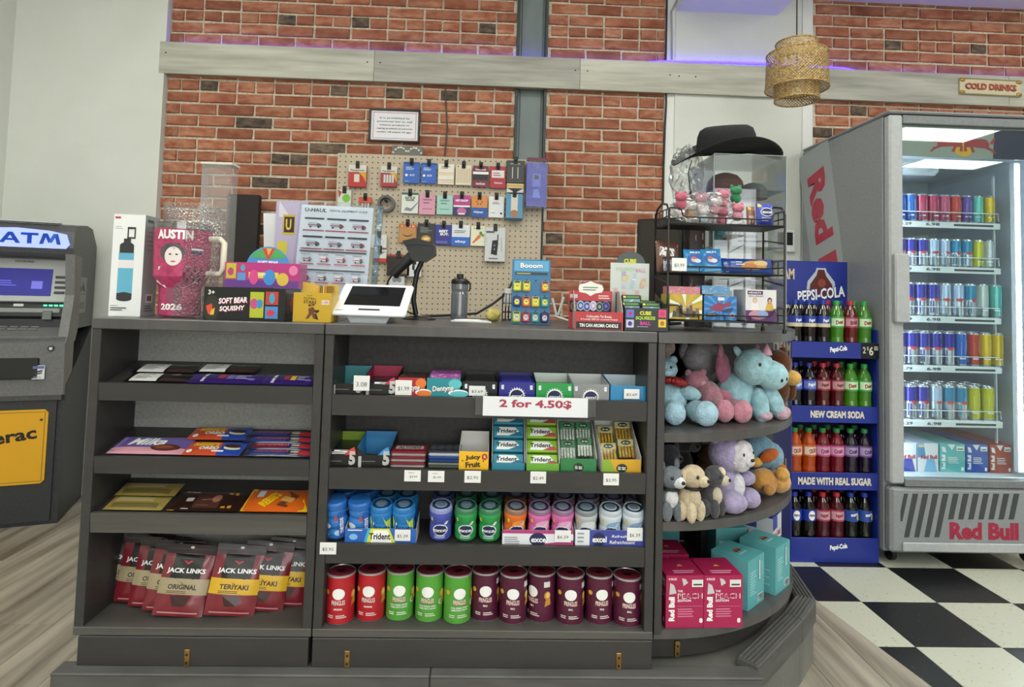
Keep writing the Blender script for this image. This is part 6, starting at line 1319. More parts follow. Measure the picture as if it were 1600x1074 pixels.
D = Dec(.05, .065, lambda u, v, e: (u-.125, -.0435-e, v+.70)); D.rect(0, 0, 1, 1, c('d8dade')); D.rect(.05, .75, .95, .95, c('5a6aa0')); D.poly([(.15, .4), (.8, .55), (.85, .68), (.2, .55)], c('26262a')); D.poly([(.3, .3), (.8, .4), (.8, .5), (.3, .42)], c('3a3a3e')); D.lines(.15, .85, .06, .22, 2, c('8a8a8e')); D.build('card_sticker', at)
q = MB().prism([(-.44+.016*math.cos(a) if False else x, z) for x, z in ((-.43, .215), (-.415, .20), (-.075, .20), (-.06, .215), (-.06, .535), (-.075, .55), (-.415, .55), (-.43, .535))], -.0045, -.001, c('e0a616', .4), 'y').build('network_sticker', at)
D = Dec(.37, .35, lambda u, v, e: (u-.43, -.0046-e, v+.20))
for r_ in ((.03, .03, .97, .036), (.03, .964, .97, .97), (.03, .03, .036, .97), (.964, .03, .97, .97)): D.rect(*r_, c('4a3a10'))
D.text('Interac', .52, .64, .17, c('17130c'), .74, rot=8, bold=.03); D.ell(.93, .86, .018, .018, c('4a3a10')); D.build('sticker_lettering', at)
D = Dec(.40, 1.46, lambda u, v, e: (.0006+e, u, v)); D.rect(.15, .69, .62, .815, c('8a8d8c')); D.poly([(.2, .765), (.3, .80), (.36, .785), (.42, .765)], c('3a3c3c')); D.poly([(.40, .775), (.46, .80), (.58, .765), (.5, .765)], c('3a3c3c')); D.rect(.18, .755, .6, .757, c('3a3c3c')); D.text('Universal', .38, .72, .035, c('5a5c5c'), .36); D.build('side_label', at)
# ================================================================== COOLER
FX0, FX1, FYF, FYB, FZ0, FZ1 = 1.797, 2.56, 2.72, 3.44, .065, 2.045
cg = noisy('cooler_grey', '84878a', '8d9092', (120, 120, 120), .4); cl_ = noisy('cooler_light', 'a6a9aa', 'aeb0b1', (60, 60, 60), .4); cd_ = noisy('cooler_dark', '6f7274', '797c7e', (80, 80, 80), .4); cin = noisy('cooler_inside', 'c6d0da', 'd2dae2', (8, 8, 8), .4)
fr_ = thing('drinks_cooler', 'tall grey glass-door energy drink cooler', 'cooler', (0, 0, 0))
GY = FYF-.05
def fb(nm, *a, m=cg, b=.003, par=None): return MB().box(*a, m, b).build(nm, par or fr_)
fb('side_panel', FX0, FX0+.04, FYF, FYB, FZ0, FZ1-.005); fb('side_panel', FX1-.04, FX1, FYF, FYB, FZ0, FZ1-.005); fb('top_panel', FX0+.003, FX1-.003, FYF+.002, FYB, FZ1-.06, FZ1)
fb('back_panel', FX0+.04, FX1-.04, FYB-.04, FYB, FZ0, FZ1-.06, m=cin); fb('cabinet_floor', FX0+.04, FX1-.04, FYF, FYB-.04, .36, .40, m=cin); fb('inner_ceiling', FX0+.04, FX1-.04, FYF, FYB-.04, 1.875, 1.985, m=cin)
for x in (FX0+.041, FX1-.043): fb('inner_lining', x, x+.002, FYF, FYB-.04, .40, 1.98, m=cin, b=0)
MB().box(FX0+.10, FX0+.36, FYF+.1, FYB-.12, 1.80, 1.875, c('c2cbd4', .4), .02).build('fan_housing', fr_)
mb = MB()
for i in range(4): mb.tube([(FX0+.23+(.05+.022*i)*math.cos(a*.3927), FYF+.098, 1.84+.3*(.05+.022*i)*math.sin(a*.3927)) for a in range(16)], .003, c('e0e6ea', .3), 5, True)
mb.build('fan_guard', fr_)
# door
DL, DR, DB, DT = FX0+.066, FX1-.072, .395, 2.025
fb('door_stile', FX0+.001, DL, GY, FYF-.006, .375, 2.04, m=cl_, b=.008); fb('door_stile', DR, FX1-.001, GY, FYF-.006, .375, 2.04, m=cl_, b=.008)
fb('door_rail', DL, DR, GY, FYF-.006, 2.0, 2.04, m=cd_); fb('door_rail', DL, DR, GY, FYF-.006, .365, .398, m=cd_)
fb('top_cap', FX0-.004, FX1+.004, GY-.006, FYB, 2.045, 2.06, m=cg, b=.006)
MB().box(DL, DR, GY+.016, GY+.020, .398, 2.0, clear('cooler_glass', 'f4faf8', .05, .01)).build('glass_pane', fr_)
MB().box(DL, DR, GY+.022, GY+.026, 1.855, 2.0, c('9aa09c', .35)).build('header_panel', fr_)
hw = DR-DL; D = Dec(hw, .145, lambda u, v, e: (u+DL, GY+.0218-e, v+1.855))
D.poly([(.70, 0), (1, 0), (1, .94), (.715, .94)], c('20264e')); D.ell(.475, .40, .085, .36, c('e0b02c'))
def bull(u0, s):
    m = c('a8283c', .4); f = lambda x: u0+s*x
    D.poly([(f(.01), .46), (f(.03), .60), (f(.08), .64), (f(.12), .58), (f(.13), .36), (f(.06), .34), (f(.02), .36)], m)
    D.poly([(f(.10), .60), (f(.14), .72), (f(.18), .70), (f(.205), .52), (f(.20), .34), (f(.14), .36), (f(.11), .36)], m)
    D.poly([(f(.03), .40), (f(-.02), .30), (f(-.045), .16), (f(-.03), .16), (f(.0), .26), (f(.05), .34)], m); D.poly([(f(.14), .38), (f(.12), .20), (f(.145), .18), (f(.16), .36)], m); D.poly([(f(.19), .36), (f(.18), .22), (f(.205), .20), (f(.205), .40)], m)
    D.poly([(f(.01), .5), (f(-.025), .68), (f(-.04), .66), (f(-.01), .46)], m)
bull(.265, 1); bull(.685, -1); D.build('header_logo', fr_)
hd = fb('door_handle', DL-.06, DL+.008, GY-.03, GY-.001, 1.09, 1.40, m=cl_, b=.006)
# lower grille panel
fb('grille_panel', FX0+.002, FX1-.002, GY+.002, FYF, .075, .36, m=cg, b=.012); fb('grille_sill', FX0+.05, FX1-.002, GY-.008, GY+.002, .085, .125, m=cl_, b=.004)
fp = lambda x, y: P(x, y, GY)
slots = []
for i in range(12):
    x0 = 1411+15.6*i if i >= 4 else 1411+15.8*i
    if i == 0: pts = ((1419, 772), (1413, 772), (1407.5, 800), (1407.5, 815), (1410, 815))
    elif i < 5: b = 1413+15.8*(i-1); pts = ((b+22, 772), (b+13.5, 772), (b, 840), (b+7.5, 840))
    else: b = 1413+15.8*(i-1); pts = ((b+22, 772), (b+13.5, 772), (b+5.5, 812), (b+13.5, 812))
    v = [fp(*p) for p in pts]; MB().prism([(p.x, p.z) for p in v], GY+.0002, GY+.0014, c('3c3f3e', .7), 'y').build('slot', fr_)
a, b = fp(1484, 830), fp(1592, 830); w = b.x-a.x
D = Dec(w, .08, lambda u, v, e: (u+a.x, GY+.0012-e, v+a.z-.04)); D.text('Red Bull', .5, .5, .95, c('9c2440', .4), 1.0, bold=.05); D.build('grille_lettering', fr_)
# side band and lettering
SP = lambda x, y: (lambda r: (r.y*FX0/r.x, EYE+r.z*FX0/r.x))(ray(x, y))
q = [SP(*p) for p in ((1247, 250), (1294, 216), (1331, 520), (1281, 520))]
MB().prism(q, FX0-.0006, FX0, c('9fa5a8', .4), 'x').build('side_band', fr_)
c0, c1 = SP(1276, 268), SP(1296, 408); ang = math.degrees(math.atan2(c1[1]-c0[1], -(c1[0]-c0[0])))
H_ = .20; L_ = .86
dv = Vector((c1[0]-c0[0], c1[1]-c0[1])).normalized(); pv = Vector((dv.y, -dv.x))
if pv.x < 0: pv = -pv
D = Dec(L_, H_, lambda u, v, e: (FX0-.0008-e, c0[0]+dv.x*u-pv.x*(v-H_/2), c0[1]+dv.y*u-pv.y*(v-H_/2)))
D.text('Red Bull', .0, .42, .9, c('b02644', .4), 1.0, bold=.05, al='l'); D.build('side_lettering', fr_)
for x in (FX0+.06, FX1-.06): MB().cyl((x, FYF+.06, .035), (x+.02, FYF+.06, .035), .032, K_, 14).build('wheel', fr_)
# LED strips
ledx = PX(1584, 480, FYF+.03); MB().box(ledx-.012, ledx+.016, FYF+.004, FYF+.028, .42, 1.85, c('d4dade', .3)).build('led_channel', fr_)
MB().box(ledx-.007, ledx+.010, FYF+.001, FYF+.0045, .43, 1.84, em('eef4ff', 45)).build('led_strip', fr_)
mb = MB().box(DL-.02, DL-.005, FYF+.003, FYF+.02, .43, 1.84, em('e4eeff', 28)).build('led_strip', fr_)
shY = [355, 425, 503, 580, 665]
SF, SB = FYF+.075, FYB-.05
shz = [PZ(1480, y-8, SF) for y in shY]
rail = c('dfe5e8', .35)
for i, z in enumerate(shz):
    xr_ = ledx-.03
    sh = MB().box(FX0+.045, xr_, SF, SB, z-.008, z, rail, .002).build('shelf', fr_)
    pr = MB().box(FX0+.045, xr_, SF-.012, SF-.0005, z-.030, z-.002, c('d4dadc', .35), .002).build('price_rail', sh)
    D = Dec(xr_-FX0-.045, .028, lambda u, v, e: (u+FX0+.045, SF-.012-e, v+z-.030)); D.rect(.06, .25, .13, .85, c('e4e4e0')); D.text('3.79' if i in (1, 3) else '4.29', .19, .55, .5, c('26304a'), .10, bold=.03); D.text('6.98', .42, .55, .5, c('26304a'), .12, bold=.03); D.rect(.60, .35, .94, .7, c('2c343c')); D.build('price_print', pr)
    g = MB().tube([(FX0+.05, SF-.006, z+.045), (xr_-.006, SF-.006, z+.045), (xr_-.004, SF-.006, z+.01)], .002, rail, 5)
    for k in range(10): x = FX0+.07+k*(xr_-FX0-.08)/9.3; g.box(x-.0012, x+.0012, SF-.004, SF+.06, z+.0005, z+.05, clear('divider_clear', 'f0f6f8', .08))
    g.build('front_guard', sh)
MB().box(ledx-.034, ledx-.028, SF+.02, SF+.03, .5, 1.80, c('c8ced2', .35)).build('shelf_upright', fr_)
# ---- energy drink cans
silv = c('c9ced4', .22, .85)
CC = {'B': ('2a5ab0', 'b8c4d8', 'blue'), 'C': ('a8345a', 'c8a0ac', 'crimson'), 'R': ('b04a6c', 'c8a8b0', 'rose'), 'r': ('b4382e', 'c8a8a0', 'red'), 'V': ('5a4596', 'b4b0c8', 'violet'), 'A': ('5cb8b0', 'c0d4d4', 'aqua'), 'Y': ('d2b21c', 'd0c890', 'yellow'), 'K': ('2b2a90', 'b8bccc', 'dark blue and silver'), 'S': ('a4b8d4', 'c4ccd8', 'pale blue'), 'T': ('2a80a8', 'b0c4d0', 'teal'), 'L': ('bcbc30', 'ccccaa', 'lime'), 'G': ('b8c0c0', 'c8cccc', 'silver')}
_cm = {}
def canmesh(k, big):
    key = (k, big)
    if key in _cm: return _cm[key]
    r, h = (.0265, .134) if not big else (.029, .158); col, c2, _ = CC[k]
    body = MB()
    half = h*.52
    low = c('b9bec6', .25, .7) if k in 'KST' else c(col, .25, .35)
    body.lathe([(0, 0, silv), (r*.82, 0, silv), (r, .008, low), (r, half, c(col, .25, .35)), (r, h*.94, c(c2, .25, .6)), (r, h-.008)], c(col, .25, .35), 16)
    body = body.build('can_body'); md = body.data; bpy.data.objects.remove(body)
    lid = MB().lathe([(r, h-.008), (r*.86, h), (r*.82, h), (r*.8, h-.004), (0, h-.004)], silv, 16).build('lid'); ml = lid.data; bpy.data.objects.remove(lid)
    D = wrap(r, h, 2.4, n=8)
    if k in 'KST': D.ell(.5, .5, .2, .05, c('b03040')); D.rect(.25, .52, .75, .54, c('b03040')); D.poly([(.06, .1), (.3, .1), (.3, .46), (.06, .46)], c(col, .25)); D.rect(.88, .1, .97, .94, c('e4e8ec', .25))
    else: D.poly([(.3, .3), (.7, .4), (.7, .8), (.3, .7)], c(c2, .3)); D.rect(.9, .1, .98, .94, c('e4e8ec', .25)); D.rect(.2, .2, .6, .24, c('dfe4e8'))
    o = D.build('can_print', None); mp = o.data; bpy.data.objects.remove(o)
    _cm[key] = (md, ml, mp, r, h); return _cm[key]
ordn = ('first', 'second', 'third', 'fourth', 'fifth', 'sixth', 'seventh', 'eighth', 'ninth', 'tenth')
shn = ('top', 'second', 'third', 'fourth', 'fifth')
rowsC = [('BBCCRrVAY', (1405, 1420, 1438, 1457, 1473, 1491, 1509, 1526, 1544), False, 3), ('KKKSSTTLG', (1405, 1419, 1436, 1454, 1472, 1488, 1505, 1524, 1543), False, 3), ('KKKSSTGA', (1418, 1437, 1456, 1475, 1495, 1513, 1533, 1554), True, 3), ('KKKKKBrYY', (1404, 1421, 1440, 1460, 1479, 1498, 1517, 1536, 1556), True, 3), ('KKKSTTLL', (1402, 1420, 1440, 1461, 1481, 1500, 1520, 1542), True, 3)]
for i, (ks, xs, big, deep) in enumerate(rowsC):
    Xs = []; r2 = .0546 if not big else .0596
    for x in xs:
        X = PX(x, shY[i]-30, SF+.035); Xs.append(X if not Xs else max(X, Xs[-1]+r2))
    for d in range(deep):
        for j, (k, x) in enumerate(zip(ks, xs)):
            md, ml, mp, r, h = canmesh(k, big)
            Yc = SF+.035+d*(2*r+.003); X = Xs[j]
            t = thing('energy_can', '%s can, %s from left, %s row, %s cooler shelf' % (CC[k][2], ordn[j], ('front', 'second', 'third')[d], shn[i]), 'drink can', (X, Yc, shz[i]+.0005), random.uniform(-14, 14), 'energy drink cans in the cooler')
            for m_, nm in ((md, 'can_body'), (ml, 'lid')) + (((mp, 'can_print'),) if d == 0 else ()):
                o = bpy.data.objects.new(nm, m_); C.objects.link(o); o.parent = t
# packs on the cooler floor
def rbpack(bg, light='d8dce0', txt='Red Bull'):
    def f(D):
        D.rect(0, 0, 1, 1, c(bg, .35)); D.text(txt, .14, .36, .13, W_, .5*D.H/D.W, rot=90, bold=.04); D.poly([(.3, .98), (.62, .98), (.48, .78)], c(light)); D.poly([(.06, .9), (.2, .88), (.26, .7), (.1, .72)], c(light)); D.rect(.66, .76, .96, .92, c('dfe2e0')); D.rect(.7, .80, .92, .84, c('4a5a54')); D.lines(.32, .9, .3, .55, 4, c(light)); D.rect(.84, .06, .94, .18, W_); return D
    return f
for i, (x0, x1, bg, lab, kind) in enumerate(((1398, 1432, 'c8ccd4', 'white and blue can pack at the left of the cooler floor', 0), (1434, 1466, 'b4c4d8', 'white and pale blue can pack second on the cooler floor', 0), (1469, 1508, '5fb0b0', 'aqua can pack on the cooler floor', 1), (1510, 1544, '2a50a4', 'blue can pack on the cooler floor', 1), (1547, 1581, '9c382e', 'red can pack at the right of the cooler floor', 1))):
    Y = SF-.01; a, b = PX(x0, 735, Y), PX(x1, 735, Y); h = PZ(1500, 694, Y)-.401
    def old(D, bg=bg): D.rect(0, 0, 1, 1, c('d4d6da')); D.poly([(0, .5), (.4, .5), (.3, 1), (0, 1)], c('2a3a9c' if bg == 'c8ccd4' else '4a8ab8')); D.text('Red Bull', .55, .52, .14, c('b02a40'), .8, bold=.05); D.poly([(.3, 0), (.95, 0), (.8, .45), (.45, .45)], c('2a3a9c' if bg == 'c8ccd4' else '6aa8d0')); D.rect(.05, .86, .3, .96, c('d8c89a')); return D
    for k in range(2 if i != 0 else 1):
        carton('can_pack', lab if k == 0 else lab.replace('can pack', 'can pack lying behind the front one,'), 'can pack', b-a, .24, h, ((a+b)/2, Y+.12+k*.245, .4005), 0, bg, (rbpack(bg) if kind else old) if k == 0 else None, group='can packs on the cooler floor')
tag(MB().box(FX0+.27, FX0+.55, FYF+.3, FYF+.5, 2.0605, 2.085, c('a8895c', .7), .002).build('cardboard_sheet'), 'flat piece of brown cardboard lying on top of the cooler', 'cardboard')
# ================================================================== SODA DISPLAY
SX0, SX1, SYF, SYB = 1.384, 1.79, 2.745, 2.985
blue = noisy('display_blue', '1c2c84', '20318e', (4, 4, 4), .35)
sd = thing('soda_display', 'blue cardboard soda display stand beside the cooler', 'display stand', (0, 0, .0005))
lips = [(535, 560), (635, 661), (739, 766), (841, 878)]
lz = [(PZ(1300, y0, SYF), max(0.0, PZ(1300, y1, SYF))) for y0, y1 in lips]
MB().box(SX0, SX0+.005, SYF, SYB, 0, lz[0][0], blue).build('side_panel', sd); MB().box(SX1-.005, SX1, SYF, SYB, 0, lz[0][0]+.06, blue).build('side_panel', sd)
MB().box(SX0+.005, SX1-.005, SYB-.006, SYB, 0, lz[0][0], c('10194c', .6)).build('back_panel', sd)
hz = PZ(1322, 410, SYB)
MB().box(SX0, SX1, SYB+.001, SYB+.006, .9, hz, blue).build('header_board', sd)
hw = SX1-SX0; D = Dec(hw, .42, lambda u, v, e: (u+SX0, SYB+.001-e, v+hz-.42))
D.text('CREAM', .335, .84, .13, c('c8bc98'), .32, bold=.04, al='r'); D.poly([(.80, .1), (1, .1), (1, .46), (.80, .44)], c('c8b48c'))
D.poly([(.62, .95), (.72, .95), (.74, .88), (.84, .76), (.86, .6), (.48, .6), (.50, .76), (.60, .88)], c('b8c0cc', .3)); D.poly([(.63, .90), (.71, .90), (.73, .83), (.81, .72), (.82, .58), (.52, .58), (.53, .72), (.61, .83)], c('5a2218', .3)); D.ell(.68, .74, .05, .05, c('8a3a28')); D.rect(.61, .92, .73, .96, c('26389a'))
D.text('PEPSI-COLA', .665, .61, .15, c('20318e'), .62, rot=8, bold=.07, shear=.15); D.text('PEPSI-COLA', .665, .61, .13, W_, .60, rot=8, bold=.03, shear=.15); D.build('header_print', sd)
D = Dec(SYB-SYF, lz[0][0], lambda u, v, e: (SX0-e, SYB-u, v)); D.text('CREAM', .62, .96, .065, c('c8bc98'), .72, bold=.05); D.text('SODA', .62, .70, .065, c('c8bc98'), .6, bold=.05); D.text('REAL', .62, .42, .065, c('c8bc98'), .6, bold=.05); D.build('side_lettering', sd)
txts = ('', 'NEW CREAM SODA', 'MADE WITH REAL SUGAR', '')
for i, (z1, z0) in enumerate(lz):
    if i == 3: z0 = .0
    fl_ = MB().box(SX0+.005, SX1-.005, SYF+.004, SYB-.006, z1-.034, z1-.028, c('18246a', .5)).build('shelf', sd)
    lip = MB().box(SX0, SX1, SYF-.002, SYF+.004, z0, z1, blue, .001).build('lip', sd)
    w = SX1-SX0; D = Dec(w, z1-z0, lambda u, v, e: (u+SX0, SYF-.002-e, v+z0))
    if txts[i]: D.text(txts[i], .53 if i == 1 else .5, .5, .44, c('d8d0bc'), .62 if i == 1 else .84, bold=.05)
    else:
        hgt = .42 if i == 0 else .26; D.text('Pepsi-Cola', .54, .55 if i == 0 else .62, hgt, W_, .2, rot=8, bold=.04, shear=.2)
    if i == 0:
        pp = MB().box(SX0+w*.80, SX1+.001, SYF-.0035, SYF-.002, z0+.001, z1-.001, c('101014', .3)).build('price_panel', sd)
        E_ = Dec(w, z1-z0, lambda u, v, e: (u+SX0, SYF-.0035-e, v+z0)); E_.text('2', .835, .55, .4, c('c8c8c0'), .035); E_.text('$', .875, .65, .25, c('c8c8c0'), .02); E_.text('6', .915, .5, .55, c('d8d8d0'), .05, bold=.02); E_.text('00', .97, .68, .28, c('c8c8c0'), .045); E_.build('price_print', pp)
    D.build('lip_print', lip)
# bottles
_bm = {}
def bottlemesh(kind):
    if kind in _bm: return _bm[kind]
    liq, lab, capc = {'cream': ('120c0a', '2a3f9c', '1c3a9c'), 'green': ('3f7a1c', '3f9a4a', '2f9a3c'), 'red': ('5c0f14', '9a2a44', 'b42434'), 'blue': ('0a0a16', '25388c', '24348c'), 'cherry': ('4a0c12', '8a2438', 'b82838'), 'orange': ('a8420c', 'c8642c', '2f8a4a'), 'pink': ('6a0c1c', 'b84a7c', '2f8a4a'), 'purple': ('180c22', '6a4a84', '2f8a4a'), 'pepsi': ('0c0808', '1c3aa0', '2038a8'), 'crush': ('48101a', 'a83a54', 'c02c3c'), 'lemon': ('0e100c', '2a4a9c', '24409c')}[kind]
    r, h = .0318, .215
    prof = [(0, 0), (r*.8, 0), (r*.98, .012), (r, .03), (r*.93, .05), (r*.98, .085), (r, .095), (r, .145), (r*.97, .155), (r*.72, .178), (r*.42, .195), (r*.40, .203)]
    mk = lambda mb, n: (lambda o: (o.data, bpy.data.objects.remove(o))[0])(mb.build(n))
    body = mk(MB().lathe(prof, c(liq, .08, 0, .5), 16), 'bottle_body'); cap_ = mk(MB().lathe([(r*.46, .200), (r*.46, .217), (r*.42, .219), (0, .219)], c(capc, .4), 14), 'cap')
    D = wrap(r+.0006, .05, 5.6, .095, 20); D.rect(0, 0, 1, 1, c(lab, .35))
    if kind == 'cream': D.rect(0, 0, 1, .34, c('cfc4a4')); D.text('Pepsi', .5, .58, .4, W_, .16, rot=10, bold=.03, shear=.2)
    elif kind == 'pepsi': D.ell(.5, .5, .085, .44, W_); D.poly([(.42, .62), (.5, .92), (.58, .62)], c('b8283c')); D.poly([(.42, .36), (.5, .08), (.58, .36)], c('2038a0')); D.text('PEPSI', .5, .5, .2, K_, .14, bold=.04)
    elif kind == 'lemon': D.poly([(.3, .1), (.55, .1), (.7, .9), (.5, .9)], c('e0e4e0')); D.ell(.6, .35, .06, .25, c('c8c83a')); D.text('starry', .5, .6, .35, W_, .2, rot=12, bold=.03)
    else:
        D.rect(.3, .15, .7, .85, c({'green': 'c8e0b8', 'red': 'c08a96', 'blue': '6a7ac0', 'cherry': 'b88a8c', 'orange': 'd8c8bc', 'pink': 'd09ab8', 'purple': 'a890b8', 'crush': 'c89aa4'}[kind], .35)); D.text({'green': 'Dew', 'orange': 'CRUSH', 'pink': 'Crush', 'purple': 'Crush', 'red': 'Brisk', 'blue': 'Pepsi', 'cherry': 'Pepper', 'crush': 'Pepper'}[kind], .5, .5, .4, c({'green': '8a2424', 'red': '7a1c30', 'blue': 'e4e4ee', 'cherry': '6a1420', 'orange': 'a83a14', 'pink': '8a1c54', 'purple': '40205c', 'crush': '8a1c34'}[kind]), .2, rot=10, bold=.05, shear=.2)
    lb = mk(D.mb, 'label'); _bm[kind] = (body, cap_, lb); return _bm[kind]
names = {'cream': 'cola with navy and cream label', 'green': 'green soda', 'red': 'red soda', 'blue': 'dark cola with blue label', 'cherry': 'cherry cola with pink label', 'orange': 'orange soda', 'pink': 'pink label soda', 'purple': 'purple label soda', 'pepsi': 'cola with round emblem', 'crush': 'dark red soda', 'lemon': 'dark soda with blue and lime label'}
shelvesB = [(('cream', 1244), ('cream', 1267), ('cream', 1291), ('green', 1314), ('red', 1338), ('green', 1364)), (('blue', 1240), ('blue', 1263), ('cherry', 1287), ('cherry', 1309), ('green', 1334), ('green', 1358)), (('orange', 1236), ('orange', 1259), ('pink', 1283), ('pink', 1307), ('purple', 1331), ('purple', 1356)), (('pepsi', 1234), ('pepsi', 1258), ('crush', 1286), ('crush', 1308), ('lemon', 1334), ('lemon', 1358))]
for i, row in enumerate(shelvesB):
    for d in range(2):
        for j, (k, x) in enumerate(row):
            k2 = k if d == 0 or i else {3: 'red', 4: 'cream'}.get(j, k)
            Y = SYF+.045+d*.076; X = SX0+.0385+.0658*j
            t = thing('soda_bottle', '%s bottle, %s from left, %s row, %s shelf' % (names[k2], ordn[j], ('front', 'back')[d], ('top', 'second', 'third', 'bottom')[i]), 'soda bottle', (X, Y, lz[i][0]-.0275), random.uniform(-12, 12), 'soda bottles on the blue display')
            for m_, nm in zip(bottlemesh(k2), ('bottle_body', 'cap', 'label')): o = bpy.data.objects.new(nm, m_); C.objects.link(o); o.parent = t
# ================================================================== PACKS AND PLUSH TOYS ON THE END UNIT
def peach(D):
    D.rect(0, 0, 1, 1, c('a81f52', .35)); D.text('Red Bull', .15, .36, .12, W_, .46*D.H/D.W, rot=90, bold=.05); D.text('4 PACK', .17, .93, .045, W_, .22); D.text('THE', .36, .70, .04, W_, .13); D.text('PEACH', .62, .605, .10, W_, .64, bold=.0); D.text('PEACH', .62, .605, .075, c('a81f52', .35), .60, bold=-.0); D.text('EDITION', .47, .52, .045, W_, .34); D.rect(.3, .41, .95, .415, c('d890ac')); D.lines(.3, .85, .2, .38, 4, c('d8809e')); D.poly([(.10, .86), (.2, .82), (.27, .66), (.08, .64)], c('c8c4c4')); D.poly([(.4, .95), (.5, .93), (.56, .86), (.44, .8)], c('c8c4c4')); D.rect(.66, .78, .95, .92, c('dcdcd8')); D.rect(.7, .81, .92, .84, c('3a4a44')); D.text('8', .9, .14, .09, W_, .09, bold=.05); return D
def pktop(D): D.rect(0, 0, 1, 1, c('a2204e', .35)); D.lines(.25, .85, .1, .3, 2, c('d8a0b4')); D.poly([(.45, .5), (.55, .62), (.62, .5)], c('c8a03a')); return D
def pk4(label, bg, x, y, rz, fr=None, rs=None, ls=None, tp=None, z=None, grp='can packs on the end unit', size=(.108, .108, .138)):
    return carton('can_pack', label, 'can pack', *size, (x, y, z if z is not None else ZS3+.0005), rz, bg, fr, ls, rs, tp, grp)
Yp = 1.664; x1_ = PX(1069, 975, Yp); x2_ = PX(1128, 972, Yp)+.002
pk4('magenta peach can pack at the front left of the end unit', 'a81f52', x1_, Yp+.055, 3, peach, tp=pktop, ls=peach); pk4('magenta peach can pack right of the front left one', 'a81f52', x2_, Yp+.058, 3, peach, tp=pktop)
pk4('magenta can pack behind the front left one', 'a81f52', x1_+.0, Yp+.185, 0, peach, tp=pktop)
def teal(D): D.rect(0, 0, 1, 1, c('58a6ac', .35)); D.lines(.15, .55, .25, .75, 9, c('9ccccf')); D.rect(.6, .06, .9, .2, c('dfe6e4')); [D.rect(.62+.03*i, .07, .635+.03*i, .19, c('2a3a3a')) for i in range(9)]; D.rect(.66, .5, .74, .9, c('c8dcdc')); D.rect(.78, .55, .9, .85, c('7ab8bc')); return D
def teal2(D): D.rect(0, 0, 1, 1, c('62aeb2', .35)); D.text('Red Bull', .2, .45, .14, c('b8dcdc'), .5*D.H/D.W, rot=90, bold=.04); D.lines(.35, .9, .15, .6, 6, c('90c4c6')); return D
def tealt(D): D.rect(0, 0, 1, 1, c('5fb0b4', .35)); D.ell(.5, .55, .14, .08, c('a87a3c')); D.ell(.42, .5, .07, .05, c('7a2c34')); D.ell(.58, .5, .07, .05, c('7a2c34')); D.lines(.3, .7, .3, .4, 1, c('b8dcdc')); return D
def wpt(x, y, z): 
    r = ray(x, y); k = (z-EYE)/r.z; return Vector((r.x*k, r.y*k, z))
f1 = wpt(1164, 958, ZS3); f2 = wpt(1200, 940, ZS3)
TSZ = (.108, .112, .138)
for nm, f, a_ in (('teal can pack with barcode at the edge of the end unit', f1, 42), ('teal can pack right behind the barcode one', f2+Vector((.028, .028, 0)), 42)):
    R_ = Matrix.Rotation(math.radians(a_), 3, 'Z'); cpos = f+R_ @ Vector((-.0, TSZ[1]/2, 0))
    pk4(nm, '58a6ac', f.x+.012, f.y+.083, a_, teal, teal2, teal2, tealt, size=TSZ)
pk4('teal can pack deep in the corner of the end unit', '58a6ac', .60, 2.10, 0, teal2, tp=tealt); pk4('teal can pack behind the dark gap at the back', '58a6ac', .745-.02+.085, 2.06, 5, teal2, tp=tealt)
def wbl(D): D.rect(0, 0, 1, 1, c('d0d4d8', .35)); D.rect(0, .0, 1, .4, c('2a3a8c')); D.rect(0, .7, .5, 1, c('3a4a9c')); D.text('Red Bull', .5, .55, .14, c('a82a40'), .7, bold=.04); return D
pk4('white and navy can pack at the far right of the end unit', 'ccd0d6', .985, 2.165, 50, wbl, wbl, wbl, wbl, size=(.108, .108, .138)); pk4('white and navy can pack stacked on the other one', 'ccd0d6', .98, 2.165, 55, wbl, wbl, wbl, wbl, z=ZS3+.1395, size=(.105, .105, .09))
eye_m = c('120e0e', .12)
def plush(name, label, loc, rz, parts, s=1., rx=0., ry=0., cat='plush toy'):
    """parts: (name, centre, radii, colour, rotation) in metres, each a sewn piece"""
    t = thing(name, label, cat, loc, rz, 'plush toys on the end unit', rx, ry)
    for nm, o, r, col, *rot in parts:
        m = eye_m if col == 'eye' else (col if not isinstance(col, str) else fur(col))
        small = max(r) < .012
        MB().ell([q*s for q in o], [q*s for q in r], m, 10 if small else 24, 8 if small else 16, rot[0] if rot else None, 0. if small else .05).build(nm, t)
    return t
def seat(body, limb, belly, head, paw=None):
    return None
LB = 'a4cbd9'; PKc = 'd08c9c'
zs1 = ZS1+.001
p = wpt(1078, 668, ZS1)
bb_ = plush('teddy_bear', 'pale blue teddy bear with shiny red bow tie', (p.x, p.y+.05, zs1), -8, [
    ('body', (-.035, .045, .062), (.05, .048, .066), LB, eul(-20, 8, 0)), ('head', (-.052, .06, .148), (.04, .036, .034), LB), ('snout', (-.046, .03, .140), (.018, .016, .014), 'b8dcea'),
    ('ear', (-.082, .066, .172), (.013, .009, .013), LB), ('ear', (-.024, .066, .176), (.013, .009, .013), LB), ('leg', (-.035, -.012, .036), (.030, .05, .032), LB, eul(0, 0, -4)), ('leg', (.038, -.006, .036), (.030, .05, .032), LB, eul(0, 0, 18)),
    ('foot_pad', (-.035, -.044, .036), (.031, .022, .034), 'b4d8ea'), ('foot_pad', (.054, -.038, .038), (.034, .022, .036), 'b4d8ea'), ('arm', (.018, .02, .085), (.034, .018, .020), LB, eul(0, 14, 0)), ('arm', (-.082, .03, .075), (.02, .02, .04), LB), ('eye', (-.058, .026, .156), (.004, .003, .004), 'eye'), ('eye', (-.036, .028, .158), (.004, .003, .004), 'eye')])
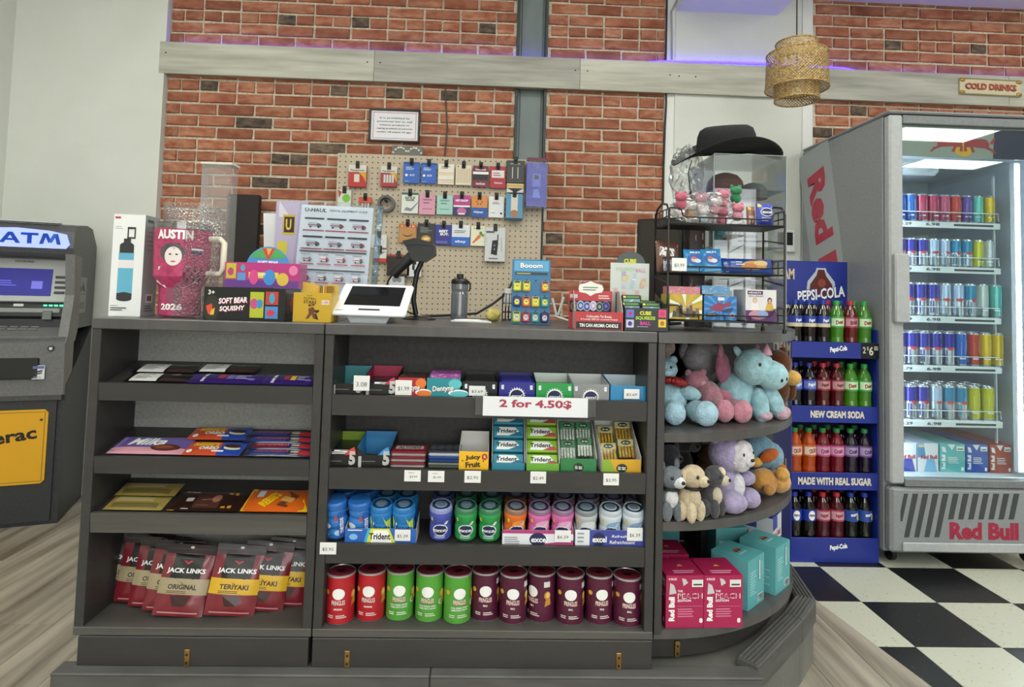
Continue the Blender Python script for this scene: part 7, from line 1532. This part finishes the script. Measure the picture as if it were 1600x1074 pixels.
red_seq = noisy('red_sequins', '5c0c10', 'a82020', (160, 160, 160), .25, .8, metal=.3)
MB().ell((-.018, .006, .118), (.030, .012, .015), red_seq, 18, 10, eul(0, 14, 0)).build('bow_tie', bb_)
MB().ell((-.045, .008, .122), (.020, .010, .012), red_seq, 14, 8, eul(0, -8, 0)).build('bow_tie', bb_)
p = wpt(1152, 664, ZS1)
pb_ = plush('teddy_bear', 'dusty pink teddy bear lying back between the blue toys', (p.x-.012, p.y+.05, zs1), 10, [
    ('body', (-.025, .06, .06), (.042, .05, .055), 'c08a96', eul(-30, -18, 0)), ('head', (-.055, .085, .108), (.036, .032, .030), 'd08c9c'), ('snout', (-.05, .058, .102), (.016, .014, .012), 'e0a8b4'), ('ear', (-.08, .09, .13), (.012, .009, .012), 'c08a96'), ('ear', (-.03, .09, .133), (.012, .009, .012), 'c08a96'),
    ('leg', (-.028, .005, .034), (.026, .05, .030), 'c08a96', eul(0, 0, 2)), ('leg', (.03, .008, .034), (.026, .05, .030), 'c08a96', eul(0, 0, -4)), ('foot_pad', (-.028, -.034, .036), (.030, .02, .033), PKc), ('foot_pad', (.030, -.034, .034), (.032, .02, .034), PKc), ('arm', (.01, .03, .07), (.03, .016, .016), 'bc7488', eul(0, 30, 0))])
plush('plush_elephant', 'large pale grey plush at the back of the upper shelf', (PX(1100, 600, 1.98), 2.0, zs1), 0, [('body', (0, .01, .07), (.075, .05, .07), 'a8a4a8'), ('head', (.0, -.005, .168), (.066, .05, .058), 'b0acb0'), ('ear', (-.058, .01, .19), (.018, .02, .03), 'a09ca0'), ('ear', (.058, .01, .19), (.018, .02, .03), 'a09ca0'), ('arm', (.06, -.03, .07), (.02, .02, .04), '5aa0ac')])
plush('small_plush', 'small beige plush peeking from the back left of the upper shelf', (PX(1042, 600, 1.95), 1.97, zs1), 0, [('body', (.0, 0, .10), (.026, .03, .10), 'a8988c'), ('head', (.0, -.01, .205), (.028, .026, .026), 'b4a498'), ('ear', (.018, 0, .228), (.008, .006, .01), '8a7a70'), ('ear', (-.018, 0, .228), (.008, .006, .01), '8a7a70')])
p = wpt(1192, 662, ZS1)
un = plush('plush_unicorn', 'big pale blue plush unicorn with pink horn and hooves', (p.x-.004, p.y+.055, zs1), 12, [
    ('body', (-.022, .055, .072), (.064, .058, .066), 'a2ccd6', eul(-14, 6, 0)), ('head', (.004, .006, .160), (.060, .058, .056), 'aad4de', eul(-18, 22, 0)), ('muzzle', (.046, -.022, .138), (.050, .046, .045), 'aad4de', eul(0, 12, 0)),
    ('leg', (.014, -.012, .044), (.026, .026, .054), 'a2ccd6', eul(-12, 0, 0)), ('leg', (.068, .0, .056), (.028, .028, .060), 'a2ccd6', eul(-6, -26, 0)), ('hoof', (.093, -.010, .020), (.026, .026, .021), 'ccaabb', eul(0, -20, 0)), ('leg', (-.055, .0, .03), (.03, .04, .03), 'a2ccd6'), ('hoof', (.020, -.024, .016), (.025, .023, .016), 'ccaabb'),
    ('ear', (-.044, .02, .205), (.011, .008, .020), 'aad4de', eul(0, -35, 0)), ('ear', (.03, .03, .214), (.010, .008, .014), 'c890a8', eul(0, 20, 0)), ('eye', (-.012, -.046, .172), (.006, .004, .007), 'eye'), ('nostril', (.048, -.067, .128), (.0045, .003, .006), 'eye'), ('nostril', (.068, -.062, .132), (.0045, .003, .006), 'eye'), ('wing', (-.076, .05, .150), (.026, .012, .050), 'a86880', eul(0, -8, 0)), ('wing_tip', (-.086, .05, .200), (.009, .008, .026), 'b87890')])
MB().lathe([(.017, 0), (.014, .012), (.008, .026), (0, .036)], noisy('pink_satin', 'b87a94', 'd8a0b4', (90, 90, 30), .35), 14, (.028, -.022, .200)).build('horn', un)
plush('brown_bear_plush', 'brown plush bear with yellow snout behind the unicorn', (PX(1216, 640, 2.06), 2.08, zs1), 12, [('body', (0, 0, .065), (.045, .045, .068), '5c3418'), ('head', (.0, -.01, .150), (.046, .044, .048), '64381a'), ('snout', (.034, -.038, .105), (.032, .028, .026), 'dcae5c'), ('ear', (.03, 0, .192), (.014, .010, .015), '64381a'), ('ear', (-.03, 0, .192), (.014, .010, .015), '64381a'), ('arm', (.045, -.02, .06), (.018, .018, .036), '5c3418')])
zs2 = ZS2+.001
LV = 'a89cc0'
p = wpt(1152, 806, ZS2)
plush('lavender_cat_plush', 'lavender hooded plush cat with white face and belly', (p.x+.006, p.y+.05, zs2), 18, [
    ('body', (-.004, .02, .065), (.046, .042, .058), LV), ('belly', (.008, -.012, .066), (.024, .014, .036), 'd8d4dc'), ('hood', (-.006, .014, .158), (.058, .050, .056), LV), ('face', (.012, -.022, .156), (.040, .024, .046), 'd6d2d8'), ('muzzle', (.024, -.042, .142), (.016, .010, .013), 'e0dce0'), ('nose', (.024, -.054, .150), (.0065, .004, .005), 'eye'), ('eye', (.002, -.043, .164), (.004, .003, .006), 'eye'), ('eye', (.038, -.038, .166), (.004, .003, .006), 'eye'),
    ('ear', (-.048, .014, .204), (.026, .014, .020), LV, eul(0, 35, 0)), ('ear', (.04, .014, .210), (.02, .014, .018), LV, eul(0, -30, 0)), ('leg', (-.022, -.022, .030), (.042, .044, .031), LV, eul(0, 0, 12)), ('leg', (.056, -.004, .028), (.032, .038, .028), LV, eul(0, 0, -35)), ('arm', (.046, -.008, .086), (.024, .020, .020), LV, eul(0, -10, 0))])
def pup(label, x, y, body, face, collar, rz, ears, h=1., patch=None):
    p = wpt(x, y, ZS2)
    L = [('body', (0, .01, .045), (.026, .028, .042), body), ('chest', (.0, -.010, .055), (.017, .014, .024), face), ('head', (.004, -.002, .103), (.030, .028, .027), body), ('muzzle', (.012, -.024, .096), (.016, .016, .014), face), ('nose', (.015, -.039, .099), (.0055, .004, .0045), 'eye'), ('eye', (-.008, -.027, .108), (.0045, .003, .0045), 'eye'), ('eye', (.022, -.022, .110), (.0045, .003, .0045), 'eye'),
         ('leg', (-.014, -.014, .024), (.012, .013, .025), face if body == 'c8b698' else body), ('leg', (.016, -.014, .024), (.012, .013, .025), face if body == 'c8b698' else body), ('haunch', (.026, .012, .024), (.014, .022, .024), body), ('haunch', (-.026, .012, .024), (.014, .022, .024), body)]
    if ears == 'up': L += [('ear', (-.018, .006, .130), (.007, .006, .014), body), ('ear', (.022, .006, .132), (.007, .006, .014), body)]
    else: L += [('ear', (-.026, .004, .100), (.008, .012, .022), body, eul(0, 12, 0)), ('ear', (.032, .006, .100), (.008, .012, .020), body, eul(0, -12, 0))]
    if patch: L.append(('blaze', (.008, -.018, .116), (.010, .013, .014), patch))
    t = plush('plush_puppy', label, (p.x, p.y+.025, zs2), rz, L, h)
    if collar: MB().tube([(.003*h+.022*h*math.cos(a*.5236), .0+.024*h*math.sin(a*.5236), .078*h) for a in range(12)], .0035, K_, 6, True).build('collar', t)
    return t
pup('grey and white plush husky puppy with black collar', 1050, 818, '6c747c', 'd8dadc', True, 12, 'up', 1.1); pup('cream plush labrador puppy with black collar', 1084, 819, 'c8b698', 'd2c2a4', True, 30, 'down', 1.14); pup('dark grey plush puppy with cream stripe on its face', 1119, 812, '4c4c50', 'cfc4ac', False, 38, 'down', 1.05, 'd8ccb0')
for lab, x, col, Yy, h_ in (('dark grey plush dog in the back corner of the middle shelf', 1064, '3c3a3a', 1.93, 1.15), ('charcoal plush dog at the far left back of the middle shelf', 1042, '55565a', 1.87, .95)):
    t = plush('plush_puppy', lab, (PX(x, 790, Yy), Yy, zs2), 10, [('body', (0, .01, .06), (.036, .034, .06), col), ('head', (.004, -.006, .132), (.034, .032, .030), col), ('muzzle', (.02, -.03, .122), (.018, .016, .014), '77736c'), ('ear', (-.026, .0, .15), (.010, .008, .016), col), ('ear', (.03, .0, .15), (.010, .008, .016), col), ('nose', (.024, -.046, .126), (.005, .004, .004), 'eye')], h_)
plush('brown_round_plush', 'round brown plush behind the dark grey puppy', (PX(1112, 770, 1.95), 1.96, zs2), 0, [('body', (0, 0, .05), (.05, .045, .05), '7a5a34'), ('head', (.0, -.012, .105), (.046, .04, .034), '86643c'), ('ear', (-.035, 0, .13), (.01, .008, .01), '6c4e2c'), ('ear', (.035, 0, .13), (.01, .008, .01), '6c4e2c')])
p = wpt(1212, 782, ZS2)
plush('tan_plush', 'tan plush lying on its side at the shelf edge', (p.x-.01, p.y+.04, zs2), 30, [('body', (0, .01, .042), (.05, .04, .038), 'c8924c', eul(0, 10, 0)), ('head', (.045, -.012, .040), (.036, .034, .034), 'd0a05c'), ('arm', (-.03, -.03, .03), (.022, .016, .016), 'b8823e'), ('foot', (.03, -.035, .07), (.026, .018, .02), 'd8a44c', eul(0, 30, 0))])
plush('duck_plush', 'fluffy blue plush duck with orange feet', (p.x+.0, p.y+.145, zs2), 20, [('body', (.01, .0, .105), (.062, .05, .058), '7aa4bc'), ('head', (.06, -.01, .09), (.04, .036, .045), '82acc4'), ('foot', (.005, -.055, .108), (.038, .018, .020), 'b85a20', eul(0, -16, 0)), ('foot', (.075, -.035, .05), (.02, .02, .022), 'c0642a'), ('beak', (-.045, -.045, .088), (.028, .018, .016), 'd8a44c'), ('support', (.0, .02, .035), (.045, .04, .036), '6a94ac')])
